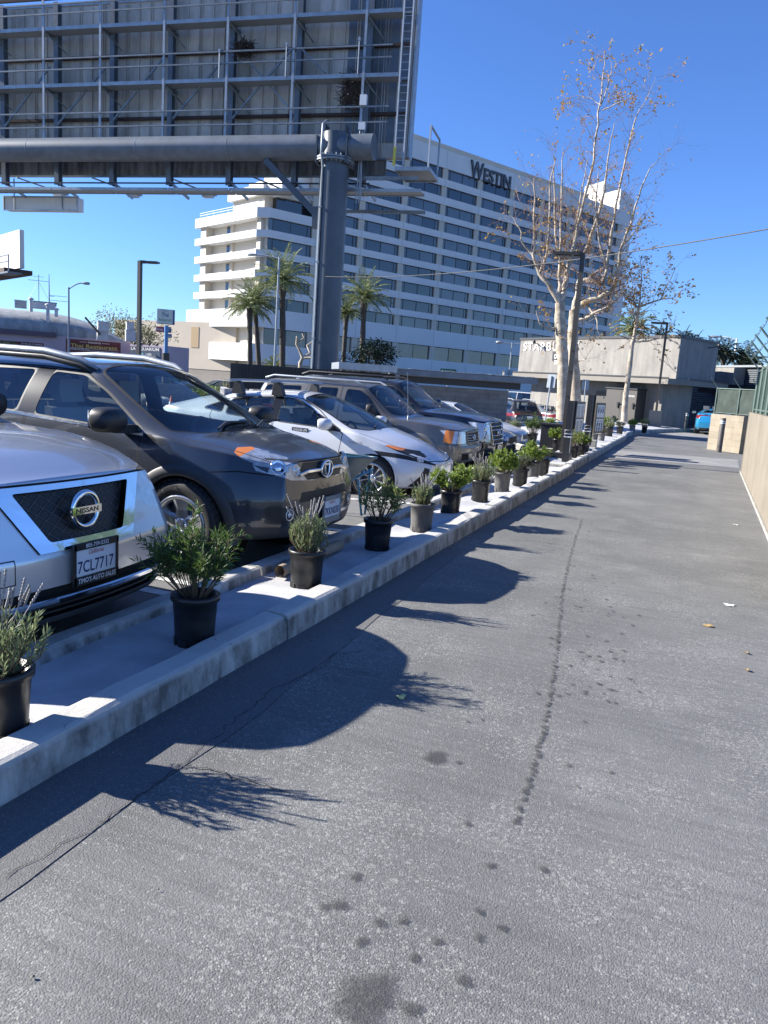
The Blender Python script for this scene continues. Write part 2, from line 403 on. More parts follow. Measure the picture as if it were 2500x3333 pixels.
# kerbs
def kerb(name, pts, w, h, label, z0=0.0, seed=1):
    r = random.Random(seed); mb = MB(); P = [Vector((p[0], p[1], 0)) for p in pts]
    Q = [P[0]]
    for a, b in zip(P, P[1:]):
        n = max(1, int((b - a).length / .22))
        for i in range(1, n + 1): Q.append(a.lerp(b, i / n))
    prof = [(0.0, -.12), (0.008, h * .5), (.012, h - .03), (.022, h - .009), (.045, h), (w - .03, h), (w - .008, h - .012), (w, h - .04), (w, -.12)]
    vs = []
    for i, p in enumerate(Q):
        d = (Q[min(i + 1, len(Q) - 1)] - Q[max(i - 1, 0)]).normalized(); nn = Vector((-d.y, d.x, 0))
        jit = r.uniform(-.005, .005); chip = r.uniform(.01, .03) if r.random() < .09 else 0
        for q, (a, z) in enumerate(prof):
            vs.append(p + nn * (a + (jit if 0 < q < 8 else 0) + (chip if q in (2, 3) else 0)) + Vector((0, 0, z0 + z - (chip * .6 if q in (3, 4) else 0) + (r.uniform(-.002, .002) if 2 < q < 7 else 0))))
    m = len(prof)
    fs = [(i * m + j, i * m + j + 1, (i + 1) * m + j + 1, (i + 1) * m + j) for i in range(len(Q) - 1) for j in range(m - 1)]
    mb.add(vs, fs, 0, False); mb.add(vs[:m], [tuple(range(m))]); mb.add(vs[-m:], [tuple(range(m))])
    return tag(mb.build(name, M['kerb']), label, 'kerb', kind='structure')
kerb('kerb', [(-2.12, -4), (-2.125, 3.97)], .19, .158, 'worn concrete kerb between lane and planting strip', seed=1)
kerb('kerb', [(-2.117, 3.976), (-2.13, 9.2)], .195, .162, 'stained concrete kerb beside the potted plants', seed=2)
kerb('kerb', [(-2.125, 9.21), (-2.14, 15.85)], .17, .172, 'pale concrete kerb below the grey pots', seed=3)
kerb('kerb', [(-2.2, 16.0), (-2.28, 30), (-2.42, 32.5), (-2.35, 34.5), (-1.55, 38.9), (-.75, 41.5), (.15, 43.0)], .17, .18, 'far kerb bending round in front of the stucco building', seed=4)
kerb('kerb', [(-2.34, 16.02), (-2.95, 16.02)], .12, .16, 'short cross kerb at the bend of the strip', seed=6)
for a, b, s in ((-4, 1.4, 11), (1.42, 4.9, 12), (4.92, 9.0, 13), (9.02, 13.4, 14), (13.45, 15.9, 15)):
    kerb('kerb', [(-2.87 - max(0, a - 12) * .02, a), (-2.87 - max(0, b - 12) * .02, b)], .17, .15, 'inner concrete kerb at the heads of the parking bays', seed=s)
kerb('kerb', [(-3.0, 15.9), (-3.1, 18.4), (-3.3, 19.4), (-4.9, 21.6)], .16, .15, 'low kerb behind the menu boards', seed=16)

# landscape fabric
def fab(pa, pb, y0, y1, nu, nv, zf, seed):
    r = random.Random(seed); mb = MB()
    wr = [(r.uniform(0, 1), r.uniform(y0, y1), r.uniform(.05, .3), r.uniform(-.5, .5), r.uniform(.006, .022)) for _ in range(int((y1 - y0) * 3.2))]
    def f(u, v):
        y = lerp(y0, y1, v); xa, xb = pa(y), pb(y); x = lerp(xa, xb, u); z = zf(u, y)
        e = min(1, min(u, 1 - u) * 6)
        for (uu, yy, wd, sl, am) in wr:
            d = (y - yy) - sl * (u - uu) * abs(xb - xa)
            if abs(d) < wd: z += am * e * (cos(pi * d / wd) + 1) * .5 * max(0, 1 - abs(u - uu) * 1.3)
        return (x, y, z)
    mb.grid(f, nu, nv); return mb
tag(fab(lambda y: -2.29, lambda y: -2.90 - max(0, y - 12) * .02, -4, 15.95, 14, 420, lambda u, y: .098 + .012 * sin(y * 3 + u * 4) - .02 * u, 3).build('fabric_strip', M['fabric']),
    'grey landscape fabric laid in the strip between the kerbs', 'landscape fabric', kind='structure')
def far_a(y): return lane_edge(min(y, 42)) - .15
def far_b(y): return lerp(-3.1, -8.0, sstep(19.5, 25, y)) if y < 34 else lerp(-8.0, -9.0, sstep(34, 44, y))
def far_z(u, y):
    x = lerp(far_a(y), far_b(y), u); d = abs(x - far_a(y))
    b = .12 + .05 * min(d, 3.0) * sstep(24, 34, y)
    return b - max(0, d - 3.2) * .10 + .015 * sin(y * 2.1 + u * 5)
tag(fab(far_a, far_b, 16.15, 44.2, 26, 300, far_z, 9).build('fabric_bed', M['fabric']),
    'crumpled grey landscape fabric on the far planting bed', 'landscape fabric', kind='structure')

mb = MB(); ga = asphalt('gutter_asphalt', (.105, .105, .108), (.135, .133, .13), (.26, .25, .24), .16, .1)
for i in range(40):
    y0, y1 = -4 + i * .28, -4 + (i + 1) * .28; f_ = lambda y: -1.74 - .05 * max(0, y - 3.0) + .012 * sin(y * 5)
    mb.add([(-2.14, y0, .003), (f_(y0), y0, .003), (f_(y1), y1, .003), (-2.14, y1, .003)], [(0, 1, 2, 3)])
tag(mb.build('gutter_strip', ga), 'smoother dark asphalt band along the foot of the kerb', 'gutter', kind='structure')
# stains, cracks and litter on the lane
def blob(mb, x, y, rx, ry, z, seed):
    r = random.Random(seed); n = 22; ph = [r.uniform(0, 6.3) for _ in range(4)]
    vs = [(x, y, z)]
    for i in range(n):
        a = 2 * pi * i / n; q = 1 + .14 * sin(2 * a + ph[0]) + .1 * sin(3 * a + ph[1]) + .09 * sin(5 * a + ph[2]) + r.uniform(-.07, .07)
        vs.append((x + rx * q * cos(a), y + ry * q * sin(a), z))
    mb.add(vs, [(0, 1 + i, 1 + (i + 1) % n) for i in range(n)])
kk = 2500 / 1659
mb = MB(); sd = 0; r = random.Random(5)
line = [(1258, 1120), (1240, 1170), (1222, 1240), (1213, 1290), (1205, 1380), (1198, 1440), (1186, 1520), (1172, 1585), (1150, 1660), (1133, 1730), (1108, 1785)]
Lp = [gpt(a * kk, b * kk) for a, b in line]
for a, b in zip(Lp, Lp[1:]):
    L = (b - a).length; t = 0
    while t < L:
        p = a.lerp(b, t / L); near = 1 - min(1, max(0, (p.y - 1.5) / 6))
        s = r.uniform(.006, .014) + .011 * near * r.random(); sd += 1
        blob(mb, p.x + r.uniform(-.01, .01), p.y, s, s * r.uniform(1.0, 1.8), .0045 + .0003 * (sd % 5), sd)
        t += s * r.uniform(1.2, 3.0) + (.02 if r.random() < .25 else 0)
for (a, b, s) in [(940, 1637, .062), (990, 1648, .017), (1228, 1655, .015), (1290, 1447, .013), (1320, 1670, .013), (700, 1960, .022), (733, 1957, .03), (768, 1895, .025), (820, 1995, .022),
                  (780, 2035, .024), (870, 1990, .02), (1035, 1970, .018), (1085, 2007, .02), (945, 2035, .02), (1035, 2027, .02), (1150, 1330, .02), (1243, 1310, .02), (1175, 1880, .02), (1010, 1780, .018), (1262, 1560, .012), (1060, 1870, .02),
                  (1268, 1375, .018), (1310, 1296, .02), (1380, 1330, .022), (790, 2160, .10), (1000, 2120, .03), (1200, 1290, .014), (895, 2070, .02), (890, 2180, .03), (1040, 1555, .014), (1010, 1560, .012)]:
    p = gpt(a * kk, b * kk); sd += 1; blob(mb, p.x, p.y, s, s * 1.05, .0045 + .0003 * (sd % 5), sd)
for i in range(70):
    p = gpt(r.gauss(1270, 55) * kk, r.uniform(1130, 1520) * kk); s = r.uniform(.008, .02); sd += 1; blob(mb, p.x, p.y, s, s * 1.2, .0045 + .0003 * (sd % 5), sd)
so_ = mb.build('oil_stains', M['stain']); uv_ = so_.data.uv_layers.new(name='UVMap')
for p_ in so_.data.polygons:
    vi = [so_.data.loops[l].vertex_index for l in p_.loop_indices]; m0 = min(vi)
    for l, v_ in zip(p_.loop_indices, vi): uv_.data[l].uv = (0 if v_ == m0 else 1, 0)
tag(so_, 'dark oil drips and spots along the middle of the lane', 'stain', kind='structure')
mb = MB()
def crack(pts, w, seed):
    r = random.Random(seed); Q = [gpt(a * kk, b * kk) for a, b in pts]; R = []
    for a, b in zip(Q, Q[1:]):
        n = max(2, int((b - a).length / .03))
        for i in range(n): R.append(a.lerp(b, i / n) + Vector((r.gauss(0, .008), r.gauss(0, .008), 0)))
    for a, b in zip(R, R[1:]):
        d = (b - a).normalized(); s = Vector((-d.y, d.x, 0)) * w * r.uniform(.4, 1); z = Vector((0, 0, .0065))
        mb.add([a - s + z, b - s + z, b + s + z, a + s + z], [(0, 1, 2, 3)])
crack([(0, 1905), (200, 1790), (390, 1655), (470, 1590), (590, 1490), (700, 1440), (830, 1462)], .0022, 1)
crack([(390, 1655), (450, 1660), (520, 1682), (590, 1705), (650, 1722)], .0035, 2)
crack([(1100, 1165), (1180, 1172), (1215, 1180)], .005, 3)
crack([(700, 1440), (720, 1415), (800, 1405)], .003, 4)
tag(mb.build('asphalt_cracks', M['crack']), 'thin dark cracks in the lane beside the kerb', 'crack', kind='structure')
mb = MB(); r = random.Random(77)
for i in range(620):
    y = r.uniform(.5, 30) ** 1.0; q = r.random()
    if q < .5: x = -2.10 + abs(r.gauss(0, .06)) if y < 15.8 else -2.16 + abs(r.gauss(0, .06))
    elif q < .8: x = lerp(.95, 1.13, y / 20) - abs(r.gauss(0, .10)) if y < 20 else -1 + r.uniform(-1, 2)
    else: x = r.uniform(-1.9, .9)
    s = r.uniform(.003, .009); a = r.uniform(0, 6); mb.add([(x + s * cos(a + k_ * 2.1) * r.uniform(.6, 1.3), y + s * sin(a + k_ * 2.1) * r.uniform(.6, 1.3), .006) for k_ in range(3)] + [(x, y, .006 + s * .9)], [(0, 1, 3), (1, 2, 3), (2, 0, 3)])
tag(mb.build('grit', mat('grit', (.20, .17, .13), .9, 0, .6, 4)), 'scattered grit and crumbs along the kerb and wall foot', 'grit', kind='stuff')
M['paper'] = mat('paper', (.8, .8, .78), .8); M['leaf_dry'] = mat('dry_leaf', (.45, .3, .12), .8, 0, .3, 30)
def litter(px, py, sx, sy, m, lab, cat, seed, rz=0):
    r = random.Random(seed); p = gpt(px * kk, py * kk); mb = MB(); n = 9
    vs = [(0, 0, .012)] + [(sx * cos(2 * pi * i / n) * r.uniform(.6, 1.1), sy * sin(2 * pi * i / n) * r.uniform(.6, 1.1), r.uniform(.002, .02)) for i in range(n)]
    mb.add([(p.x + x * cos(rz) - y * sin(rz), p.y + x * sin(rz) + y * cos(rz), z) for x, y, z in vs], [(0, 1 + i, 1 + (i + 1) % n) for i in range(n)])
    tag(mb.build('paper_scrap' if cat == 'litter' else 'dry_leaf', m, loc=(p.x, p.y, 0)), lab, cat)
litter(1575, 1308, .055, .03, M['paper'], 'white scrap of paper lying on the lane by the long wall', 'litter', 1)
litter(1530, 1353, .04, .03, M['leaf_dry'], 'brown curled leaf on the lane nearer than the white paper', 'leaf', 2)
litter(1612, 1412, .03, .02, M['leaf_dry'], 'small tan leaf at the lane edge against the long wall', 'leaf', 3)
litter(1615, 1450, .022, .02, M['leaf_dry'], 'yellowish leaf low down at the right edge of the lane', 'leaf', 4)
litter(865, 1508, .03, .022, mat('yellow_leaf', (.55, .5, .2), .8), 'yellow leaf at the rim of the round car shadow', 'leaf', 5)
litter(1590, 1135, .05, .02, M['paper'], 'pale wrapper on the lane at the foot of the long wall', 'litter', 6)
# ================================================================== buildings
M['hotel_white'] = mat('hotel_white', (.66, .66, .655), .7, 0, .07, .25, bump=.05, bs=8)
M['hotel_cream'] = mat('hotel_cream', (.56, .50, .41), .75, 0, .06, .3)
M['hotel_glass'] = mat('hotel_glass', (.022, .026, .034), .07, 0, .3, .12, spec=.8)
M['hotel_glass2'] = mat('hotel_glass_curtain', (.09, .10, .115), .12, 0, .3, .3, spec=.8)
M['mullion'] = mat('mullion', (.03, .032, .036), .4)
M['letter'] = mat('dark_letters', (.05, .055, .07), .5)

# ---- hotel ----------------------------------------------------------------
FL = 2.85
Z_TB = 36.0                                            # sill height of the top window row
A_ = gpt(1442.7, 573.3, Z_TB); B_ = gpt(1661, 641.3, Z_TB)
HF = Plane((A_.x, A_.y), (B_.x, B_.y))
uL = HF.uv(862, 700)[0]; uR = HF.uv(1905, 900)[0]
hotel = thing('hotel_building', 'long white hotel of many floors with dark ribbon windows behind the billboard post', 'building', tuple(HF.P(0, 0)))
pit = 8.62
bays = [(1.12 + pit * i, 8.57 + pit * i) for i in range(-4, 6)]
U0, U1 = -34.7, bays[-1][1] + 2.0
tops = [37.3, 34.45, 31.5, 28.85, 26.1, 23.4, 20.65, 17.9, 15.1, 12.4]
z_rows = [t - 1.7 for t in tops]                       # sills of the ten window rows
top = 40.15; HD = 16.0; LW = -25.0; lob_t, lob_b = 7.95, 5.6; wall_z0 = -1.0
def hbox(mb, u0, u1, v0, v1, n0, n1, mi=0):
    mb.box(HF.P((u0 + u1) / 2, (v0 + v1) / 2, (n0 + n1) / 2), (abs(u1 - u0), abs(v1 - v0), abs(n1 - n0)), (HF.u, Vector((0, 0, 1)), HF.n), mi)
mb = MB()                                              # core behind the ribbons
hbox(mb, LW, U1, wall_z0, top - .01, -HD, -.35)
hbox(mb, U0 + 1.2, LW - .01, wall_z0, 24.7, -HD, -.353)
hbox(mb, LW + 18, U1 - 8, top + .02, top + 2.4, -HD + 3, -4)
mb.build('wall', M['hotel_cream'], hotel)
mb = MB()
def band(v0, v1, u0, u1, groove=True):
    hbox(mb, u0, u1, v0, v1, -.35, .12)
    for (a, b) in bays:
        if a > u0 - 1 and b < u1 + 1 and groove and v1 - v0 < 3.2: hbox(mb, max(a, u0 + .3), b, v0 + .30, v0 + .37, .12, .15)
        if u0 < a - .6 < u1: hbox(mb, a - .62, a - .59, v0 + .02, v1 - .02, .12, .128, 1)
band(tops[0], top, LW, U1, False)
for i in range(9): band(tops[i + 1], z_rows[i], LW if i < 5 else U0 + 1.4, U1)
band(tops[5] + .003, 24.7, U0 + 1.4, LW - .01)
band(lob_t, z_rows[9], U0 + 1.4, U1); band(2.9, lob_b, U0 + 1.4, U1)
hbox(mb, LW + 20, U1, -1, 2.88, -.35, .1)
mb.build('spandrel', [M['hotel_white'], M['mullion']], hotel)
colm = []
def hcol(u0, u1, v0, v1):
    m_ = MB(); hbox(m_, u0, u1, v0, v1, -.349, -.02); colm.append(m_)
for (a, b) in bays + [(bays[-1][1] + (pit - 7.45), 0)]:
    u1 = a; u0 = a - (pit - 7.45)
    if u1 < U0 + 1.6: continue
    if a < U0 + 2.6: u0 = U0 + 1.3
    hcol(u0, u1, z_rows[9] + .01 if u1 < LW else z_rows[9] + .01, (tops[5] if u1 < LW else tops[0]) - .01)
    hcol(u0, u1, lob_b + .01, lob_t - .01)
for m_ in colm: m_.build('column', M['hotel_cream'], hotel)
extra = MB(); cnt = 0
rr = random.Random(3)
def window(u0, u1, v0, v1, rowi, lobby=False):
    global cnt
    m_ = MB(); g = 1 if rr.random() < .10 + .055 * rowi else 0
    n_ = 4 if not lobby else 2
    for q in range(n_):
        a = lerp(u0, u1, [0, .1, .5, .9, 1][q] if not lobby else q / 2); b = lerp(u0, u1, [0, .1, .5, .9, 1][q + 1] if not lobby else (q + 1) / 2)
        t = rr.uniform(-.012, .012); g2 = g if rr.random() < .75 else 1 - g
        c = HF.P((a + b) / 2, (v0 + v1) / 2, -.30); ux = (HF.u + HF.n * t).normalized(); nx = Vector((ux.y, -ux.x, 0))
        m_.box(c, (b - a - .05, v1 - v0 - .08, .05), (ux, Vector((0, 0, 1)), nx), g2)
        if q: hbox(m_, a - .035, a + .035, v0 + .04, v1 - .04, -.27, -.22, 2)
    hbox(m_, u0 + .01, u1 - .01, v1 - .10, v1 - .02, -.27, -.21, 2)
    cnt += 1
    if cnt <= 100: m_.build('window', [M['hotel_glass'], M['hotel_glass2'], M['mullion']], hotel)
    else:
        extra.add(m_.v, m_.f); extra.m[-len(m_.f):] = m_.m
order = sorted([(abs(i - 4) + abs(j - 4), i, j) for i in range(10) for j in range(len(bays))])
for _, i, j in order:
    a, b = bays[j]
    if i < 5 and b < LW: continue
    window(a, b, z_rows[i], tops[i], i)
for j, (a, b) in enumerate(bays): window(a, b, lob_b, lob_t, 9, True)
if extra.v:
    o = extra.build('window', [M['hotel_glass'], M['hotel_glass2'], M['mullion']], hotel); o['kind'] = 'stuff'
mb = MB()
l0 = HF.uv(1527, 565); l1 = HF.uv(1658, 604); lw_ = l1[0] - l0[0]
put_text(mb, 'W', HF.P(l0[0], top - 2.95, .14), HF.u, (0, 0, 1), 2.7, bold=.02, ext=.25, width=lw_ * .31)
put_text(mb, 'ESTIN', HF.P(l0[0] + lw_ * .325, top - 2.95, .14), HF.u, (0, 0, 1), 2.1, bold=.02, ext=.25, width=lw_ * .675)
mb.build('letters', M['letter'], hotel)
# sunlit end of the left wing: stacked balconies
EL = 17.5
corner = HF.P(U0, 0, -1.3); dE = Vector((-.906, .42, 0)).normalized()
EF = Plane((corner.x + dE.x * EL, corner.y + dE.y * EL), (corner.x, corner.y))
def ebox(mb, u0, u1, v0, v1, n0, n1, mi=0):
    mb.box(EF.P((u0 + u1) / 2, (v0 + v1) / 2, (n0 + n1) / 2), (abs(u1 - u0), abs(v1 - v0), abs(n1 - n0)), (EF.u, Vector((0, 0, 1)), EF.n), mi)
mbw = MB()
ebox(mbw, 1.0, EL - .8, wall_z0, 24.6, -10, -1.7); ebox(mbw, EL - .79, EL + .2, wall_z0, 23.4, -6, -.6)
ebox(mbw, 1.0, 2.6, wall_z0, 23.4, -1.69, -.5); ebox(mbw, EL * .48, EL * .52, wall_z0, 23.4, -1.69, -1.3)
mbw.build('end_wall', M['hotel_cream'], hotel)
for i, (z, h) in enumerate([(23.35, 1.4)] + [(tops[i + 1] + .02, 1.02) for i in range(5, 9)] + [(8.0, 2.65), (3.0, 2.6)]):
    big = h > 2; n0 = .55 if big else 0; mbb = MB()
    ebox(mbb, -1.2 if big else 0, EL, z, z + h, -1.7, n0)
    a = EF.P(EL, 0, n0); b = HF.P(U0 + 1.4, 0, .12); n_ = Vector((b.y - a.y, -(b.x - a.x), 0)).normalized()
    mbb.prism([a + Vector((0, 0, z + .002)), b + Vector((0, 0, z + .002)), b + Vector((0, 0, z + h - .002)), a + Vector((0, 0, z + h - .002))], (0, 0, 0), -n_ * 1.2)
    if not big:
        for q in range(3): ebox(mbb, EL * q / 3 + .5, EL * (q + 1) / 3 - .6, z + .3, z + .38, 0, .03, 1); ebox(mbb, EL * q / 3 + .5, EL * q / 3 + .58, z + .3, z + .6, 0, .03, 1)
    for q in (1, 2): ebox(mbb, EL * q / 3 - .04, EL * q / 3 + .04, z + .01, z + h - .01, n0, n0 + .012, 1)
    mbb.build('balcony', [M['hotel_white'], M['hotel_cream']], hotel)
for i in range(5, 10):
    mb = MB(); ebox(mb, EL * .40, EL * .40 + 1.1, z_rows[i] - .3, tops[i] - .2, -1.699, -1.6); mb.build('door', M['hotel_glass'], hotel)
mb = MB(); ebox(mb, EL * .5, EL * .5 + 1.5, lob_b + .1, lob_t - .3, -1.699, -1.6); mb.build('door', M['hotel_glass'], hotel)
mb = MB(); ebox(mb, EL * .6, EL * .6 + 1.3, 0.4, 2.6, -1.699, -1.65); mb.build('louvre', M['steel'], hotel)
mb = MB()
put_text(mb, '5', HF.P(-33, .3, .02), HF.u, (0, 0, 1), 1.0, bold=.03, ext=.05); put_text(mb, '0', HF.P(-28.5, .3, .02), HF.u, (0, 0, 1), 1.0, bold=.03, ext=.05)
hbox(mb, -34, -24, -.8, -.7, -.34, -.3); mb.build('house_number', M['letter'], hotel)
# set-back penthouse at the left corner
mb = MB()
ebox(mb, EL * .42, EL - .6, 26.8, 28.3, -6, -1.3); ebox(mb, EL * .70, EL + 3.2, 27.2, 28.9, -6.5, -1.9)
hbox(mb, U0 + 3.0, LW - .04, 26.75, 28.2, -9, -.9); hbox(mb, U0 + 6.5, LW - .05, 28.22, 33.5, -9, -2.4)
mb.build('penthouse', M['hotel_white'], hotel)
mb = MB(); ebox(mb, EL * .45, EL - 1.2, 24.7, 26.79, -7, -2.0); mb.build('end_wall', M['hotel_cream'], hotel)
mb = MB(); hbox(mb, U0 + 3.4, LW - .05, 24.75, 26.74, -8, -1.6); mb.build('window', M['hotel_glass'], hotel)
mb = MB()
for z in (25.2, 25.55): mb.bar(EF.P(1, z, -.3), EF.P(EL, z, -.3), .06)
for q in range(9): mb.bar(EF.P(1 + (EL - 1) * q / 8, 24.7, -.3), EF.P(1 + (EL - 1) * q / 8, 25.6, -.3), .05)
mb.build('railing', M['white'], hotel)
# white stair tower at the far right end
T0 = HF.P(U1 + 1.0, 0, 0)
mb = MB()
tw = [aty(1905, 600, T0.y + 6), aty(1965, 590, T0.y + 2), aty(2040, 640, T0.y + 12)]
zt_ = aty(1965, 590, T0.y + 2).z
mb.prism([Vector((tw[0].x, tw[0].y, 0)), Vector((tw[1].x, tw[1].y, 0)), Vector((tw[2].x, tw[2].y, 0)), Vector((tw[0].x + 6, tw[0].y + 14, 0))], (0, 0, -1), (0, 0, zt_ + 1))
q0 = HF.P(U1 - 1, 0, -1); q1 = Vector((tw[0].x, tw[0].y, 0))
mb.prism([q0, q1 + Vector((.5, 0, 0)), q1 + Vector((3, 9, 0)), q0 + Vector((2, 10, 0))], (0, 0, -1), (0, 0, zt_ - 1.5))
mb.build('stair_tower', M['hotel_white'], hotel)
mb = MB(); q = (Vector((tw[2].x, tw[2].y, 0)) - Vector((tw[1].x, tw[1].y, 0))).normalized(); nq = Vector((q.y, -q.x, 0))
a = Vector((tw[2].x, tw[2].y, 0))
for i in range(11): mb.box(a + q * 1.0 + Vector((0, 0, 2 + i * FL * 1.03)), (2.2, 3.5, 1.3), (q, nq, Vector((0, 0, 1))))
mb.build('balcony', M['hotel_cream'], hotel)

# ---- stucco cafe building ---------------------------------------------------
def stucco(name, c1, c2):
    m, t, b = new_mat(name); N = t.nodes.new; L = t.links.new; tc = N('ShaderNodeTexCoord')
    n = N('ShaderNodeTexNoise'); n.inputs['Scale'].default_value = .9; n.inputs['Detail'].default_value = 8; n.inputs['Roughness'].default_value = .7; L(tc.outputs['Object'], n.inputs[0])
    mp = N('ShaderNodeMapping'); mp.inputs['Scale'].default_value = (2.5, 2.5, .35); L(tc.outputs['Object'], mp.inputs[0])
    n2 = N('ShaderNodeTexNoise'); n2.inputs['Scale'].default_value = 1.4; n2.inputs['Detail'].default_value = 5; L(mp.outputs[0], n2.inputs[0])
    a = N('ShaderNodeMath'); a.operation = 'ADD'; L(n.outputs[0], a.inputs[0]); L(n2.outputs[0], a.inputs[1])
    r = N('ShaderNodeMapRange'); r.inputs[1].default_value = .78; r.inputs[2].default_value = 1.22; L(a.outputs[0], r.inputs[0])
    mx = N('ShaderNodeMix'); mx.data_type = 'RGBA'; mx.inputs[6].default_value = c4(c1); mx.inputs[7].default_value = c4(c2); L(r.outputs[0], mx.inputs[0]); L(mx.outputs[2], b.inputs['Base Color'])
    b.inputs['Roughness'].default_value = .85
    n3 = N('ShaderNodeTexNoise'); n3.inputs['Scale'].default_value = 30; L(tc.outputs['Object'], n3.inputs[0])
    bp = N('ShaderNodeBump'); bp.inputs['Strength'].default_value = .12; bp.inputs['Distance'].default_value = .02; L(n3.outputs[0], bp.inputs['Height']); L(bp.outputs[0], b.inputs['Normal'])
    return m
M['stucco'] = stucco('grey_stucco', (.275, .26, .243), (.185, .176, .167))
M['canopy'] = mat('canopy_metal', (.19, .175, .155), .6, 0, .1, 1)
M['cap'] = mat('dark_cap', (.025, .027, .035), .5)
M['door_dk'] = mat('door_brown', (.065, .06, .056), .55, 0, .12, 2)
cornr = aty(2217, 1098, 44.5); leftc = aty(1697, 1094, 52.6)
SF = Plane((leftc.x, leftc.y), (cornr.x, cornr.y))
rc = aty(2340, 1124, 48.8)
ST = cornr.z; SLn = SF.len
SR = Plane((cornr.x, cornr.y), (rc.x, rc.y))
cz = SF.uv(2207, 1234)[1]; cz0 = cz - .30
cafe = thing('cafe_building', 'grey stucco drive through cafe with flat canopy at the end of the lane', 'building', (cornr.x, cornr.y, 0))
mb = MB()
back = Vector((-SF.n.x, -SF.n.y, 0))
P0, P1, P2 = SF.P(0, 0), SF.P(SLn, 0), SR.P(SR.len, 0)
P3 = P0 + back * 9
mb.prism([P0, P1, P2, P2 + Vector((-2, 4, 0)), P3], (0, 0, cz + .002), (0, 0, ST - cz))
mb.build('upper_wall', M['stucco'], cafe)
mb = MB()
lo = [SF.P(1.0, 0, -.45), SF.P(SLn - 1.3, 0, -.45), SF.P(SLn - .6, 0, -2.2), SR.P(2.2, 0, -1.6), SR.P(2.2, 0, -3.2), SR.P(SR.len, 0, -3.2), P2 + Vector((-2, 4, 0)), P3]
mb.prism(lo, (0, 0, -1), (0, 0, cz0 + 1 - .002)); mb.build('lower_wall', M['stucco'], cafe)
mb = MB()
mb.prism([SF.P(-.7, 0, .75), SF.P(SLn + .15, 0, .75), SR.P(.2, 0, .6), SR.P(SR.len + .6, 0, .6), P2 + Vector((-1, 2, 0)), P3], (0, 0, cz0), (0, 0, cz - cz0)); mb.build('canopy', M['canopy'], cafe)
mb = MB()
for (pl, L_, o) in ((SF, SLn, .77), (SR, SR.len, .62)): mb.bar(pl.P(-.7 if pl is SF else .2, cz + .03, o), pl.P(L_ + (.17 if pl is SF else .6), cz + .03, o), .05, .07)
for (pl, L_) in ((SF, SLn), (SR, SR.len)): mb.bar(pl.P(-.05, ST + .06, -.12), pl.P(L_ + .05, ST + .06, -.12), .34, .14)
mb.build('roof_cap', M['cap'], cafe)
mb = MB()
s0 = SF.uv(1705, 1130)
put_text(mb, 'STARBUCKS', SF.P(s0[0], s0[1] - .22, .012), SF.u, (0, 0, 1), .50, bold=.0, ext=.03, width=SF.uv(1885, 1130)[0] - s0[0], space=1.08)
mb.build('sign_letters', M['white'], cafe)
mb = MB(); d0 = SF.uv(1803, 1145); d1 = SF.uv(1803, 1174)
mb.box(SF.P(d0[0] + .9, (d0[1] + d1[1]) / 2, .04), (1.85, d0[1] - d1[1], .06), (SF.u, Vector((0, 0, 1)), SF.n))
put_text(mb, 'DRIVE', SF.P(d0[0] + .18, d0[1] - .42, .073), SF.u, (0, 0, 1), .26, 1, bold=.012); put_text(mb, 'THRU', SF.P(d0[0] + .18, d0[1] - .80, .073), SF.u, (0, 0, 1), .26, 1, bold=.012)
mb.build('drive_sign', [M['cap'], M['white']], cafe)
def sdoor(px0, px1, pyt, name, out, mats):
    a = SF.uv(px0, pyt); b = SF.uv(px1, pyt); mb = MB()
    u0, u1 = a[0], b[0]
    mb.box(SF.P((u0 + u1) / 2, (a[1] - .3) / 2, -.45 + out / 2), (u1 - u0, a[1] + .3, out), (SF.u, Vector((0, 0, 1)), SF.n))
    o = mb.build(name, mats, cafe); return u0, u1, a[1], o
u0, u1, zt, o = sdoor(1924, 1985, 1272, 'door', .04, M['door_dk'])
mb = MB(); mb.lathe([(0, 0), (.05, .01), (.05, .04), (0, .05)], 10, SF.P(lerp(u0, u1, .45), 1.45, -.41), (SF.u, Vector((0, 0, 1)), SF.n)); mb.build('door_knob', M['chrome'], o)
u0, u1, zt, o = sdoor(1988, 2088, 1264, 'cabinet', .75, M['door_dk'])
mb = MB()
mb.bar(SF.P((u0 + u1) / 2, .1, .303), SF.P((u0 + u1) / 2, zt - .1, .303), .02, .01, SF.n)
mb.box(SF.P((u0 + u1) / 2, zt + .03, -.05), (u1 - u0 + .1, .06, .85), (SF.u, Vector((0, 0, 1)), SF.n)); mb.build('cabinet_trim', M['cap'], o)
mb = MB()
put_text(mb, 'NO PARKING', SF.P(lerp(u0, u1, .56), zt - .42, .31), SF.u, (0, 0, 1), .10); mb.build('cabinet_lettering', M['white'], o)
for q in (.44, .93):
    mb = MB(); mb.box(SF.P(lerp(u0, u1, q), 1.1, .34), (.10, .32, .07), (SF.u, Vector((0, 0, 1)), SF.n)); mb.box(SF.P(lerp(u0, u1, q) + .08, 1.2, .40), (.2, .05, .05), (SF.u, Vector((0, 0, 1)), SF.n)); mb.build('lever', M['black'], o)
mb = MB(); e = SF.uv(2127, 1325); mb.box(SF.P(e[0], e[1], -.38), (.5, .4, .13), (SF.u, Vector((0, 0, 1)), SF.n)); mb.build('meter_box', M['canopy'], cafe)
mb = MB(); mb.box(SF.P(SLn - 2.6, .25, -.40), (.5, .6, .10), (SF.u, Vector((0, 0, 1)), SF.n)); mb.build('utility_box', M['stucco'], cafe)
